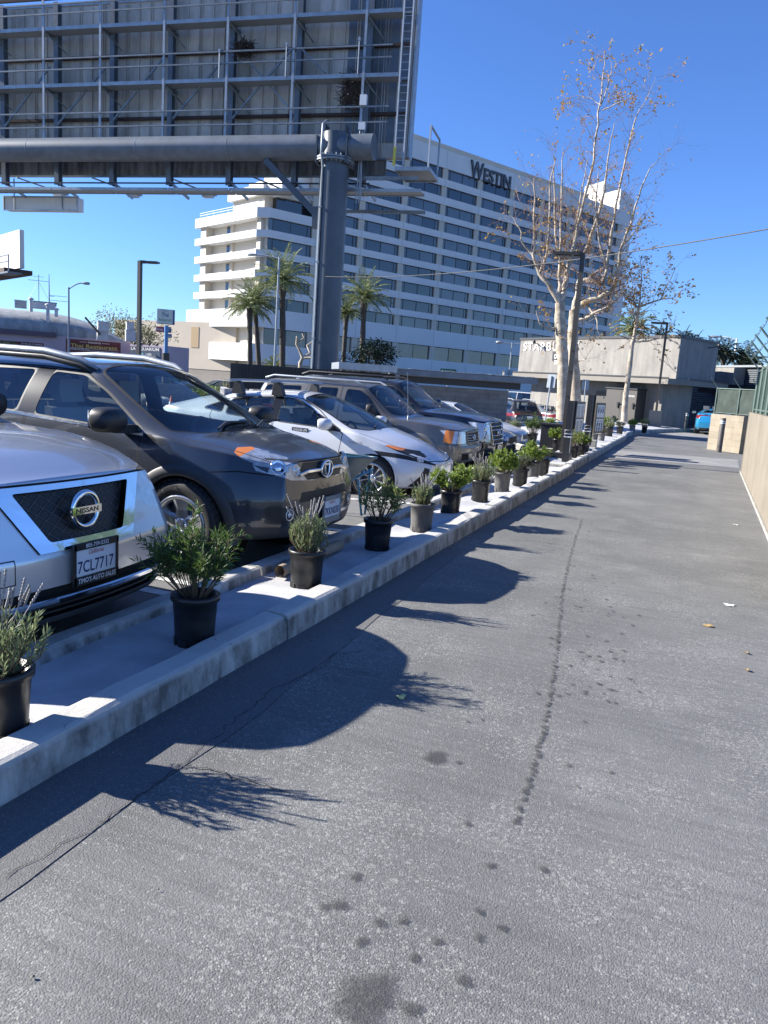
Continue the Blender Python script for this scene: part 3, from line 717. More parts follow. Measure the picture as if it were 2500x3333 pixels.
mb = MB(); mb.box(SR.P(3.2, 1.2, -3.17), (1.3, 1.3, .06), (SR.u, Vector((0, 0, 1)), SR.n)); mb.box(SR.P(3.2, .53, -3.05), (1.5, .06, .3), (SR.u, Vector((0, 0, 1)), SR.n)); mb.build('service_window', M['hotel_glass'], cafe)
def spot(pl, u, z, n0, par):
    mb = MB(); mb.bar(pl.P(u, z, n0), pl.P(u + .12, z + .12, n0 + .55), .05); mb.lathe([(0, 0), (.08, .01), (.10, .16), (.05, .22), (0, .22)], 10, pl.P(u + .12, z + .04, n0 + .55), None); mb.build('wall_light', M['cap'], par)
spot(SF, SF.uv(1758, 1095)[0], ST - .35, 0, cafe); spot(SR, SR.len * .72, ST - .3, 0, cafe)

# corrugated building behind, right of the cafe
M['corr'] = mat('corrugated', (.16, .18, .2), .45, .4, .25, 2)
c0 = aty(2225, 1140, 58.6); c1 = aty(2545, 1215, 50)
CF = Plane((c0.x, c0.y), (c1.x, c1.y))
shed = thing('metal_shed', 'grey corrugated metal building right of the stucco cafe', 'building', (c0.x, c0.y, 0))
mb = MB(); zt0 = CF.uv(2345, 1162)[1]; zt1 = CF.uv(2500, 1195)[1]; h_ = min(zt0, zt1)
nn_ = int((h_ + .5) / .12)
prof = []
for i in range(nn_ * 2 + 1): prof.append((.05 if i % 2 else 0, -.5 + i * .06))
vs = []
for n_, z in prof: vs += [CF.P(0, z, n_), CF.P(CF.len, z, n_)]
mb.add(vs, [(2 * i, 2 * i + 1, 2 * i + 3, 2 * i + 2) for i in range(len(prof) - 1)])
mb.prism([CF.P(0, -.5, -.05), CF.P(CF.len, -.5, -.05), CF.P(CF.len, -.5, -6), CF.P(0, -.5, -6)], (0, 0, 0), (0, 0, h_ + .5)); mb.build('wall', M['corr'], shed)
mb = MB(); a = CF.uv(2345, 1200); b = CF.uv(2425, 1255)
mb.box(CF.P((a[0] + b[0]) / 2, (a[1] + b[1]) / 2, .5), (b[0] - a[0], a[1] - b[1], .8), (CF.u, Vector((0, 0, 1)), CF.n)); mb.build('bay', M['stucco'], shed)
mb = MB(); mb.box(CF.P((a[0] + b[0]) / 2 + 1.5, b[1] - .3, .5), (b[0] - a[0] + 4, .5, 1.2), (CF.u, Vector((0, 0, 1)), CF.n)); mb.build('awning', M['cap'], shed)
mb = MB(); mb.bar(CF.P(0, h_ + .05, .1), CF.P(CF.len, h_ + .05, .1), .25, .12); mb.build('eave', M['galv'], shed)

# ---- block trash enclosure with metal roof ----------------------------------
def block_mat(name, c1, c2, mortar, sc=1.0):
    m, t, b = new_mat(name); N = t.nodes.new; L = t.links.new; tc = N('ShaderNodeTexCoord')
    br = N('ShaderNodeTexBrick'); br.inputs['Scale'].default_value = 1.0; br.inputs['Color1'].default_value = c4(c1); br.inputs['Color2'].default_value = c4(c2); br.inputs['Mortar'].default_value = c4(mortar)
    br.inputs['Mortar Size'].default_value = .008; br.inputs['Mortar Smooth'].default_value = .2; br.inputs['Brick Width'].default_value = .406 * sc; br.inputs['Row Height'].default_value = .203 * sc; br.offset = .5
    L(tc.outputs['UV'], br.inputs[0]); n = N('ShaderNodeTexNoise'); n.inputs['Scale'].default_value = 3; n.inputs['Detail'].default_value = 7; L(tc.outputs['Object'], n.inputs[0])
    hs = N('ShaderNodeHueSaturation'); r = N('ShaderNodeMapRange'); r.inputs[1].default_value = .3; r.inputs[2].default_value = .7; r.inputs[3].default_value = .8; r.inputs[4].default_value = 1.12; L(n.outputs[0], r.inputs[0]); L(r.outputs[0], hs.inputs['Value']); L(br.outputs[0], hs.inputs['Color']); L(hs.outputs[0], b.inputs['Base Color'])
    b.inputs['Roughness'].default_value = .9
    bp = N('ShaderNodeBump'); bp.inputs['Strength'].default_value = .5; bp.inputs['Distance'].default_value = .01; bp.invert = True; L(br.outputs['Fac'], bp.inputs['Height']); L(bp.outputs[0], b.inputs['Normal'])
    return m
def box_uv(o):       # metre-scaled uv: along the face and height
    me = o.data; uv = me.uv_layers.new(name='UVMap')
    for p in me.polygons:
        n = p.normal
        for li in p.loop_indices:
            co = me.vertices[me.loops[li].vertex_index].co
            if abs(n.z) > .7: uv.data[li].uv = (co.x, co.y)
            else:
                t = Vector((-n.y, n.x, 0)).normalized(); uv.data[li].uv = (co.dot(t), co.z)
M['block_grey'] = block_mat('grey_block', (.21, .195, .18), (.185, .172, .16), (.12, .112, .105))
M['block_tan'] = block_mat('tan_block', (.30, .255, .19), (.275, .235, .175), (.24, .20, .155))
eR = aty(1653, 1300, 31.6); eL = aty(1385, 1300, 29.8)
EN = Plane((eL.x, eL.y), (eR.x, eR.y)); enl = thing('trash_enclosure', 'grey block enclosure with a flat metal roof behind the parked cars', 'enclosure', (eR.x, eR.y, lot_z(eR.x, eR.y)))
z1 = EN.uv(1650, 1272)[1]; L_ = EN.len
mb = MB(); mb.box(EN.P(L_ / 2 - .4, (z1 - .9) / 2, -.1), (L_ + .8, z1 + .9, .2), (EN.u, Vector((0, 0, 1)), EN.n))
o = mb.build('block_wall', M['block_grey'], enl); box_uv(o)
mb = MB()
zb = EN.uv(1650, 1245)[1]; zc_ = EN.uv(1650, 1236)[1]
mb.box(EN.P(L_ / 2 - .3, (z1 + zb) / 2 + .03, -.1), (L_ + 1.6, zb - z1 - .07, .16), (EN.u, Vector((0, 0, 1)), EN.n))
mb.build('beam', M['cap'], enl)
mb = MB()
vb_ = Vector((-.42, .91, 0)) * 4.2
mb.prism([EN.P(-1.5, zb + .01, .6), EN.P(L_ + 1.0, zb + .01, .6), EN.P(L_ + 1.0, zb + .01, .6) + vb_, EN.P(-1.5, zb + .01, .6) + vb_], (0, 0, 0), (0, 0, .22)); mb.build('roof_fascia', M['dark_steel'], enl)
mb = MB(); q0 = EN.uv(1110, 1225)[0]
mb.box(EN.P((q0 - 1.6) / 2, zb + .2, -.6), (abs(q0 + 1.2), .26, 3.0), (EN.u, Vector((0, 0, 1)), EN.n))
rr = random.Random(8)
for i in range(26):
    u = lerp(-1.5, L_ + .5, i / 25); a = EN.P(u, zb + .24 + rr.uniform(0, .015), .55 + rr.uniform(0, .1)); mb.prism([a, a + EN.u * .34, a + EN.u * .34 + vb_ * .95, a + vb_ * .95], (0, 0, 0), (0, 0, .03))
mb.build('roof_sheet', M['galv'], enl)
mb = MB(); mb.box(EN.P(-1.0, (z1 + .3) / 2 - .4, -.3), (.1, z1 + 1.6, .1), (EN.u, Vector((0, 0, 1)), EN.n)); mb.build('post', M['cap'], enl)
mb = MB()
for i in range(44): mb.box(EN.P(-1.4 - i * .14, .55, -.5), (.04, 2.6, .04), (EN.u, Vector((0, 0, 1)), EN.n))
mb.box(EN.P(-4.5, .5, -.6), (6.6, 2.7, .06), (EN.u, Vector((0, 0, 1)), EN.n)); mb.build('slatted_gate', M['black'], enl)

# green road sign on the far street
M['sign_green'] = mat('sign_green', (.012, .11, .06), .5)
g0 = atd(1434, 1199, 58); g1 = atd(1486, 1213, 58); rs = thing('road_sign', 'green rental cars direction sign above the block enclosure', 'sign', (g0.x + .5, g0.y, -.75))
RS = Plane((g0.x, g0.y), (atd(1486, 1201, 58).x, atd(1486, 1201, 58).y))
hh = g0.z - atd(1434, 1214, 58).z
mb = MB(); mb.box(RS.P(RS.len / 2, g0.z - hh / 2, 0), (RS.len, hh, .03), (RS.u, Vector((0, 0, 1)), RS.n)); mb.box(RS.P(RS.len / 2, g0.z - hh * 1.22, 0), (RS.len, hh * .3, .03), (RS.u, Vector((0, 0, 1)), RS.n))
mb.build('panel', M['sign_green'], rs)
mb = MB(); put_text(mb, 'Rental Cars', RS.P(RS.len * .09, g0.z - hh * .72, .02), RS.u, (0, 0, 1), hh * .46, bold=.01, width=RS.len * .82); mb.box(RS.P(RS.len / 2, g0.z - hh * 1.035, .01), (RS.len, hh * .05, .03), (RS.u, Vector((0, 0, 1)), RS.n)); mb.build('lettering', M['white'], rs)
mb = MB(); mb.tube([RS.P(RS.len / 2, -.75, -.05), RS.P(RS.len / 2, g0.z, -.05)], .04); mb.build('post', M['galv'], rs)
# ================================================================== billboards, lamp posts, wires
Zu = Vector((0, 0, 1))
M['bb_sheet'] = mat('billboard_back', (.56, .525, .48), .75, 0, .6, 1.1, col2=(.33, .315, .295), stretch=(1, 1, .35))
M['bb_apron'] = mat('billboard_apron', (.26, .245, .22), .8, 0, .75, 3, stretch=(1, 1, .15))
M['rust'] = mat('dark_rust', (.05, .03, .025), .8)
M['grating'] = mat('grating', (.30, .32, .34), .5, .4)
M['twig'] = mat('nest_twig', (.06, .045, .035), .9)
cb = atd(1078, 760, 34.0)
cbx, cby = cb.x, cb.y
T_ = Plane((cbx - 17.0 * .9926, cby - 17.0 * .1216), (cbx, cby))
def off(pl, n): return Plane(tuple((pl.a + pl.n * n)[:2]), tuple((pl.a + pl.n * n + pl.u * pl.len)[:2]))
PU, PP, PH = off(T_, -1.05), off(T_, -1.5), off(T_, -.35)
gz = lot_z(cbx, cby)
bb = thing('billboard', 'huge grey steel billboard seen from behind on a thick column', 'billboard', (cbx, cby, gz))
q1 = lambda a, b: (a / 1.185, b / 1.185)
TUC = T_.uv(*q1(1180, 570))
tz = TUC[1]; rt = .53
zf = T_.uv(1105, 532)[1]
CR = .63
mb = MB(); mb.lathe([(CR, gz - .2), (CR, zf)], 36, (cbx, cby, 0)); mb.build('column', M['column'], bb)
mb = MB(); mb.lathe([(CR, zf), (CR + .22, zf), (CR + .22, zf + .07), (CR + .02, zf + .07), (CR + .02, zf + .10), (CR + .22, zf + .10), (CR + .22, zf + .17), (CR, zf + .17)], 36, (cbx, cby, 0), smooth=False)
for i in range(24):
    a = 2 * pi * i / 24; mb.tube([(cbx + (CR + .14) * cos(a), cby + (CR + .14) * sin(a), zf - .08), (cbx + (CR + .14) * cos(a), cby + (CR + .14) * sin(a), zf + .26)], .03, 6)
mb.build('flange', M['steel'], bb)
mb = MB(); mb.lathe([(CR, zf + .17), (CR, zf + .35), (CR * .92, tz - .1), (CR * .9, tz + rt + .02)], 32, (cbx, cby, 0))
for s in (-1, 1):
    mb.box(T_.P(T_.len + s * .45, tz + rt + .12, 0), (.05, .5, .5), (T_.u, Zu, T_.n)); mb.box(T_.P(T_.len + s * .68, tz - .2, .0), (.06, rt * 2.1, 1.15), (T_.u, Zu, T_.n))
mb.build('saddle', M['column'], bb)
mb = MB(); mb.tube([T_.P(-3.5, tz, 0), T_.P(T_.len + 1.75, tz, 0)], rt, 32); mb.build('torsion_tube', M['dark_steel'], bb)
for u in (1.5, 7.4, 12): mb = MB(); mb.lathe([(rt + .006, -.02), (rt + .006, .02)], 32, T_.P(u, tz, 0), (Zu, T_.n, T_.u)); mb.build('weld_seam', M['steel'], bb)
mb = MB(); a = T_.uv(*q1(1030, 600)); b = T_.uv(*q1(1240, 838))
mb.bar(T_.P(a[0], tz - rt, .12), T_.P(T_.len - CR + .02, b[1], .12), .26, .22, T_.n); mb.box(T_.P(T_.len - CR - .05, b[1] - .05, .12), (.3, .9, .3), (T_.u, Zu, T_.n)); mb.build('brace', M['column'], bb)
mb = MB(); cx_ = T_.P(T_.len - CR * .55, 0, CR * .93)
mb.tube([cx_ + Zu * gz, cx_ + Zu * (zf - .3), cx_ + T_.n * .25 + Zu * (zf + .2), cx_ + T_.n * .2 + Zu * (tz + rt + .2), cx_ - T_.n * .3 + Zu * (tz + rt + .5)], .045, 8)
for z in (3.2, 6.5, 8.8): mb.box(cx_ + Zu * z, (.16, .05, .14), (T_.u, Zu, T_.n))
mb.build('conduit', M['galv'], bb)
# sheet panel
uR_ = PP.uv(*q1(1592, 300))[0]; uL_ = PP.uv(0, 250)[0] - 3
vB = PP.uv(*q1(700, 622))[1]; vB2 = PP.uv(*q1(1560, 610))[1]; vTop = PP.uv(0, 38)[1]
uN = PP.uv(*q1(1490, 640))[0]; vA = PP.uv(*q1(700, 684))[1]
mb = MB(); nS = 19
rr = random.Random(2)
for i in range(nS):
    a, b = lerp(uL_, uR_, i / nS), lerp(uL_, uR_, (i + 1) / nS)
    lo_ = vB2 if (a + b) / 2 > uN else vA + .75
    mb.box(PP.P((a + b) / 2, (lo_ + vTop) / 2, -.04 + rr.uniform(-.006, .006)), (b - a - .012, vTop - lo_, .05), (PP.u, Zu, PP.n))
mb.build('sheet_panel', M['bb_sheet'], bb)
mb = MB()
for i in range(nS * 2 + 1):
    u = lerp(uL_, uR_, i / (nS * 2)); lo_ = vB2 if u > uN else vA + .76
    if i % 2 == 0: mb.box(PP.P(u - .06, (lo_ + vTop) / 2, .025), (.03, vTop - lo_, .05), (PP.u, Zu, PP.n)); mb.box(PP.P(u + .06, (lo_ + vTop) / 2, .025), (.03, vTop - lo_, .05), (PP.u, Zu, PP.n))
    else: mb.box(PP.P(u, (lo_ + vTop) / 2, .03), (.045, vTop - lo_, .05), (PP.u, Zu, PP.n))
o = mb.build('panel_rib', M['bb_sheet'], bb); o['kind'] = 'stuff'
mb = MB()
for i in range(9): mb.box(PP.P(lerp(uL_, uN, (i + .5) / 9), vA + .37, -.02), ((uN - uL_) / 9 - .015, .70, .04), (PP.u, Zu, PP.n))
mb.build('apron', M['bb_apron'], bb)
for z in (vA + .03, vA + .76):
    mb = MB(); mb.box(PP.P((uL_ + uN) / 2, z, .02), (uN - uL_, .08, .1), (PP.u, Zu, PP.n)); mb.build('stringer', M['steel'], bb)
for y in (455, 205, -45, 330, 90):
    mb = MB(); v = PP.uv(*q1(900, y))[1]
    dark = y in (455, 205, -45)
    mb.box(PP.P((uL_ + uR_) / 2, v, .135), (uR_ - uL_ - .3, .13 if dark else .08, .12), (PP.u, Zu, PP.n)); mb.build('stringer', M['rust'] if dark else M['steel'], bb)
# darker tail sheets near the right edge
mb = MB(); us = PP.uv(*q1(1345, 100))[0]
for i in range(6):
    a = lerp(us, uR_ - .12, i / 6); mb.box(PP.P(a + (uR_ - us) / 12, (vB2 + vTop) / 2 + .3, .016), ((uR_ - us) / 6 - .08, vTop - vB2 - .7, .02), (PP.u, Zu, PP.n))
mb.build('patch_sheet', M['dark_steel'], bb)
mb = MB(); mb.box(PP.P(uR_ + .06, (vB2 + vTop) / 2, -.15), (.08, vTop - vB2, .6), (PP.u, Zu, PP.n)); mb.build('edge_trim', M['galv'], bb)
mb = MB(); mb.box(PP.P((uL_ + uR_) / 2, vTop + .1, -.1), (uR_ - uL_, .12, .3), (PP.u, Zu, PP.n)); mb.build('top_trim', M['galv'], bb)
mb = MB(); mb.box(PP.P((uL_ + uR_) / 2, (vB2 + vTop) / 2 - .2, -.5), (uR_ - uL_ - .1, vTop - vB2 - .5, .12), (PP.u, Zu, PP.n)); mb.build('face', M['white'], bb)
# uprights (steel I sections)
for x in (18, 224, 438, 660, 893, 1148, 1415):
    u = PU.uv(*q1(x, 420))[0]; mb = MB()
    mb.box(PU.P(u, (vA - .5 + vTop) / 2, .14), (.24, vTop - vA + .5, .03), (PU.u, Zu, PU.n)); mb.box(PU.P(u, (vA - .5 + vTop) / 2, -.14), (.24, vTop - vA + .5, .03), (PU.u, Zu, PU.n)); mb.box(PU.P(u, (vA - .5 + vTop) / 2, 0), (.03, vTop - vA + .5, .25), (PU.u, Zu, PU.n))
    mb.build('upright', M['dark_steel'], bb)
# catwalks and rails
hx = [(-45, 0), (170, 0), (388, 0), (632, 0), (875, 0), (1130, 0), (1402, 0)]
hu = [PH.uv(*q1(x, 300))[0] for x, _ in hx]
def lev_(x, y, pl=PH): return pl.uv(*q1(x, y))[1]
vw = [lev_(900, 68), lev_(900, 303), lev_(1400, 270) + 9]
vw = [lev_(900, 68), lev_(900, 303)]
for v in vw:
    for a, b in zip([uL_] + hu, hu + [uR_ - .3]):
        mb = MB()
        mb.box(PH.P((a + b) / 2, v - .05, 0), (b - a - .10, .16, .05), (PH.u, Zu, PH.n)); mb.box(PH.P((a + b) / 2, v - .05, -.62), (b - a - .10, .12, .05), (PH.u, Zu, PH.n))
        mb.box(PH.P((a + b) / 2, v - .12, -.31), (b - a - .10, .02, .6), (PH.u, Zu, PH.n), 1)
        mb.build('catwalk', [M['galv'], M['grating']], bb)
    for u in hu:
        mb = MB(); mb.bar(PH.P(u + .06, v - .16, .05), PH.P(u + .06, v - .16, -1.1), .07, .12, Zu); mb.bar(PH.P(u + .06, v - .2, -.1), PH.P(u + .5, v - .75, -1.0), .05); mb.build('bracket', M['steel'], bb)
for u in hu:
    mb = MB(); mb.box(PH.P(u, (tz + rt + vTop) / 2, .03), (.11, vTop - tz - rt, .05), (PH.u, Zu, PH.n)); mb.build('hanger', M['galv'], bb)
for y0 in (200, 245, 425, 482, -25, 15):
    v = lev_(900, y0); mb = MB(); mb.bar(PH.P(uL_, v, .07), PH.P(PH.uv(*q1(1515, 200))[0], v, .07), .06, .06); mb.build('guard_rail', M['steel'], bb)
for (a, b) in [((30, 495), (205, 265)), ((235, 485), (420, 265)), ((447, 470), (640, 230)), ((675, 465), (860, 250)), ((905, 462), (1135, 195)), ((930, 200), (1120, 420)), ((1165, 190), (1260, 290))]:
    p0, p1 = PU.uv(*q1(*a)), PU.uv(*q1(*b)); mb = MB(); mb.bar(PU.P(p0[0], p0[1], .22), PU.P(p1[0], p1[1], .22), .09, .06, PU.n); mb.build('diagonal', M['steel'], bb)
for x, ya, yb in ((852, 200, 305), (1110, 175, 300), (1390, 155, 290)):
    u, v1 = PH.uv(*q1(x, ya)); v0 = PH.uv(*q1(x, yb))[1]; mb = MB(); mb.bar(PH.P(u, v0, .12), PH.P(u, v1, .12), .045); mb.box(PH.P(u, v1, .12), (.10, .14, .08), (PH.u, Zu, PH.n)); mb.build('gate_post', M['galv'], bb)
# ladder
ul = PH.uv(*q1(1562, 300))[0]; vl0 = PH.uv(*q1(1545, 640))[1]
mb = MB()
for s in (-.2, .2): mb.bar(PH.P(ul + s, vl0, .1), PH.P(ul + s, vTop, .1), .06, .06)
z = vl0 + .2
while z < vTop: mb.bar(PH.P(ul - .2, z, .1), PH.P(ul + .2, z, .1), .03); z += .30
mb.build('ladder', M['galv'], bb)
mb = MB(); mb.box(PH.P(ul - .2, vl0 + .35, .15), (.12, .75, .05), (PH.u, Zu, PH.n)); mb.build('ladder_tag', mat('yellow_tag', (.55, .5, .08), .6), bb)
# bottom service walk with floodlights
PB = off(T_, .6); vb = T_.uv(*q1(800, 712))[1]
for a, b in zip([uL_] + hu, hu + [uR_ + .9]):
    mb = MB(); mb.box(T_.P((a + b) / 2, vb - .02, -1.25), (b - a - .05, .02, .75), (T_.u, Zu, T_.n), 1)
    for n_ in (-.86, -1.64): mb.box(T_.P((a + b) / 2, vb, n_), (b - a - .05, .13, .05), (T_.u, Zu, T_.n))
    mb.build('service_walk', [M['galv'], M['grating']], bb)
mb = MB(); mb.bar(T_.P(uL_, vb + .28, -.9), T_.P(uR_ - 1.5, vb + .28, -.9), .06); mb.build('guard_rail', M['black'], bb)
for x in (18, 224, 438, 660, 893, 1148, 1400):
    u = PU.uv(*q1(x, 690))[0]; mb = MB(); mb.bar(PU.P(u, vA - .35, .1), PU.P(u + .30, vb - .12, -1.2), .07, .12); mb.build('outrigger', M['galv'], bb)
M['lens'] = mat('lamp_lens', (.55, .56, .55), .15, 0, spec=.7)
for x, y in ((230, 742), (515, 744), (803, 744), (1112, 740), (1400, 737)):
    c = T_.hit(*q1(x, y)) - T_.n * 2.6
    c = off(T_, -2.9).hit(*q1(x, y))
    c = c - Zu * .12
    mb = MB(); mb.bar(c + T_.n * 1.6 - T_.u * 1.3 + Zu * .45, c + Zu * .12, .06); mb.box(c + Zu * .08, (.72, .14, .5), (T_.u, Zu, T_.n)); mb.box(c - Zu * .02, (.5, .16, .36), (T_.u, Zu, T_.n), 1); mb.build('floodlight', [M['galv'], M['lens']], bb)
# corner platform with gate frame, right end
e0 = PH.uv(*q1(1530, 652)); e1 = PH.uv(*q1(1592, 662)); c0_ = PH.P(e0[0], e0[1], 0); c1_ = PH.P(e0[0] + 1.25, e0[1], 0)
mb = MB(); mb.box(PH.P(e0[0] + .7, e0[1], -.9), (1.5, .03, 1.9), (PH.u, Zu, PH.n), 1)
for n_ in (.06, -1.86): mb.box(PH.P(e0[0] + .7, e0[1], n_), (1.55, .16, .05), (PH.u, Zu, PH.n))
for uu in (-.05, 1.45): mb.box(PH.P(e0[0] + uu, e0[1], -.9), (.06, .14, 1.9), (PH.u, Zu, PH.n))
mb.build('end_platform', [M['galv'], M['grating']], bb)
mb = MB(); A0 = PH.P(e0[0] + 1.4, e0[1], .06); A1 = PH.P(e0[0] + 1.4, e0[1], -1.86)
mb.bar(A0, A0 + Zu * 1.75, .07); mb.bar(A1, A1 + Zu * 1.75, .07); mb.bar(A0 + Zu * 1.72, A1 + Zu * 1.72, .07); mb.build('end_rail', M['galv'], bb)
mb = MB(); mb.box(PH.P((hu[-1] + e0[0] + .9) / 2, vb + .42, -.2), (e0[0] + 1.0 - hu[-1], .14, .12), (PH.u, Zu, PH.n)); mb.box(PH.P((hu[-1] + e0[0]) / 2 - .6, vb - .55, -2.2), (e0[0] + 3.0 - hu[-1], .14, .12), (PH.u, Zu, PH.n)); mb.build('walk_beam', M['steel'], bb)
c = PH.P(PH.uv(*q1(1405, 390))[0], lev_(1405, 390), .1)
for dz, h_ in ((0, .42), (1.05, .3)): mb = MB(); mb.box(c - Zu * dz, (.3, h_, .15), (PH.u, Zu, PH.n)); mb.build('junction_box', M['white'], bb)
mb = MB()
for q in (-.08, .04, .12): mb.tube([c + PH.u * q - Zu * 1.2, c + PH.u * (q * .6) - Zu * 2.4, c + PH.u * q - Zu * 4.2], .025, 6)
mb.build('conduit', M['galv'], bb)
# stick nests lodged in the frame
def nest(px, py, rx, rz_, lab, hang):
    c = off(T_, -.75).hit(*q1(px, py)); r = random.Random(int(px)); mb = MB()
    for i in range(230):
        a = r.uniform(0, 2 * pi); q = sqrt(r.random()) * rx; z = r.uniform(-rz_, rz_) * (1 - .3 * q / rx); 
        p = c + T_.u * (q * cos(a)) + T_.n * (q * .6 * sin(a)) + Zu * z; d = Vector((r.gauss(0, 1), r.gauss(0, 1), r.gauss(-.2 if hang else 0, .7))).normalized() * r.uniform(.15, .4)
        mb.tube([p - d, p + Vector((r.gauss(0, .04), r.gauss(0, .04), r.gauss(0, .04))), p + d], r.uniform(.008, .016), 4, cap=False)
    tag(mb.build('bird_nest', M['twig'], loc=c), lab, 'nest')
nest(942, 188, .42, .32, 'smaller dark stick nest high in the billboard frame', False)
nest(1352, 350, .45, .85, 'large ragged stick nest hanging under the billboard catwalk', True)
# light box sign hung below the frame
PS = off(T_, -2.2); s0 = PS.uv(18 , 640); s1 = PS.uv(258, 686)
sb = thing('hanging_sign', 'pale grey sign box hanging under the left part of the billboard', 'sign', PS.P((s0[0] + s1[0]) / 2, s1[1], 0))
M['sign_back'] = mat('sign_box_grey', (.74, .72, .71), .6, .1, .1, 2)
mb = MB(); mb.box(PS.P((s0[0] + s1[0]) / 2 - .1, (s0[1] + s1[1]) / 2, -.25), (s1[0] - s0[0], s0[1] - s1[1] , .5), (PS.u, Zu, PS.n)); mb.build('box', M['sign_back'], sb)
mb = MB(); c = PS.P((s0[0] + s1[0]) / 2 - .1, (s0[1] + s1[1]) / 2, 0); W_, H_ = (s1[0] - s0[0]) / 2, (s0[1] - s1[1]) / 2
for (a, b) in (((-W_, -H_), (W_, -H_)), ((-W_, H_), (W_, H_)), ((-W_, -H_), (-W_, H_)), ((W_, -H_), (W_, H_))):
    mb.bar(c + PS.u * a[0] + Zu * a[1] + PS.n * .02, c + PS.u * b[0] + Zu * b[1] + PS.n * .02, .07)
for q in (-.7, .6): mb.bar(c + PS.u * W_ * q + Zu * (-H_) + PS.n * .03, c + PS.u * W_ * q + Zu * (H_ + .9) + PS.n * .03, .05)
mb.build('frame', M['galv'], sb)

# second billboard at the left edge of the photo
p0 = atd(-60, 700, 58); p1 = atd(63, 745, 52)
S2 = Plane((p0.x, p0.y), (p1.x, p1.y)); b2 = thing('billboard', 'white billboard with a dark catwalk at the left edge, seen edge on', 'billboard', (p0.x, p0.y, -.75))
zt_, zb_ = S2.uv(62, 747)[1], S2.uv(64, 872)[1]
mb = MB(); mb.box(S2.P(S2.len / 2 - 3, (zt_ + zb_) / 2, -.15), (S2.len + 6, zt_ - zb_, .3), (S2.u, Zu, S2.n))
for i in range(7): mb.box(S2.P(S2.len - .9 - i * 1.1, (zt_ + zb_) / 2, .003), (.03, zt_ - zb_ - .1, .01), (S2.u, Zu, S2.n))
mb.build('panel', mat('billboard_white', (.66, .66, .64), .6, 0, .08, .6), b2)
mb = MB(); mb.box(S2.P(S2.len / 2 - 2, zb_ - .35, .4), (S2.len + 6, .3, 1.8), (S2.u, Zu, S2.n)); mb.build('catwalk', M['rust'], b2)
mb = MB()
for z in (.1, .75, 1.15): mb.bar(S2.P(S2.len - 1, zb_ - .6 + z, 1.25), S2.P(S2.len + 1.8, zb_ - .6 + z, 1.25), .06)
for u in (-.2, 1.8): mb.bar(S2.P(S2.len + u, zb_ - .6, 1.25), S2.P(S2.len + u, zb_ + .55, 1.25), .06)
mb.box(S2.P(S2.len + .8, zb_ - .55, .9), (2.2, .1, .9), (S2.u, Zu, S2.n)); mb.build('end_rail', M['dark_steel'], b2)
mb = MB(); mb.tube([S2.P(-2.5, -.8, 1.0), S2.P(-2.5, zb_, 1.0)], .5, 20); mb.build('column', M['dark_steel'], b2)

# lamp posts ---------------------------------------------------------------------------------
def post_box(lab, base, z1_, w_, head, m_, arm, double=False, pedestal=None):
    t = thing('lamp_post', lab, 'lamp post', base); b = Vector(base); mb = MB()
    mb.box(b + Zu * ((z1_ - b.z) / 2), (w_, w_, z1_ - b.z)); mb.box(b + Zu * .01, (w_ * 2.2, w_ * 2.2, .03)); mb.build('pole', m_, t)
    mb = MB(); d = Vector(arm); c = Vector((b.x, b.y, z1_ - .04)) + d * (head * .62)
    s = Vector((-d.y, d.x, 0)); mb.box(c, (head, .30, .07), (d, s, Zu)); mb.box(c - d * (head * .45) , (head * .35, .12, .12), (d, s, Zu))
    mb.box(c + d * (head * .1) - Zu * .04, (head * .6, .22, .03), (d, s, Zu)); mb.build('lamp_head', m_, t)
    if pedestal:
        mb = MB(); mb.box(b + Zu * (pedestal[1] / 2 - .1), (pedestal[0], pedestal[0], pedestal[1] + .2)); mb.build('pedestal', M['canopy'], t)
    return t
pL = atd(454, 1000, 33.0); zt = aty(456, 849, pL.y).z
post_box('tall dark brown lamp post beside the small pole sign, left of the hotel', (pL.x, pL.y, lot_z(pL.x, pL.y)), zt, .15, .75, M['bronze'], (.98, .2, 0))
pB = gpt(1840, 1480, 0); pB = Vector((-2.95, 19.35, 0)); zt = aty(1882, 822, 19.35).z
lpt = post_box('brown square lamp post in front of the two large sycamores', (pB.x, pB.y, .05), zt, .11, .62, M['bronze'], (-1, -.1, 0))
mb = MB()
for z in (1.5, 2.1, 2.6): mb.box((pB.x, pB.y - .065, z), (.03, .008, .05))
mb.build('bolt', M['black'], lpt)
pC = Vector((-1.9, 42.3, 0)); zt = aty(2172, 1050, 42.3).z
post_box('slim dark lamp post on a square concrete pedestal by the cafe', (pC.x, pC.y, .1), zt, .11, .7, M['bronze'], (-.97, -.2, 0), pedestal=(.62, .88))
def cobra(lab, px_b, px_t, py_t, depth, arm, rise, m_, r_=.07, head=.6, zb=-.75, dbl=False):
    t_ = aty(px_t, py_t, 0.918 * depth) if False else atd(px_t, py_t, depth); t = thing('street_lamp', lab, 'street lamp', (t_.x, t_.y, zb)); a = Vector(arm).normalized(); L = Vector(arm).length
    mb = MB(); mb.tube([(t_.x, t_.y, zb), (t_.x, t_.y, t_.z)], [r_, r_ * .6], 10); mb.build('pole', m_, t)
    for s in ((1, -1) if dbl else (1,)):
        mb = MB(); P_ = [Vector((t_.x, t_.y, t_.z - .15)) + a * s * (L * q) + Zu * (rise * sin(q * pi / 2)) for q in (0, .15, .35, .6, .85, 1)]
        mb.tube(P_, r_ * .45, 8); mb.build('arm', m_, t)
        mb = MB(); e = P_[-1]; mb.tube([e - a * s * .05, e + a * s * head * .3, e + a * s * head * .8, e + a * s * head], [.05, .11, .12, .03], 8); mb.build('lamp_head', M['galv'], t)
    return t
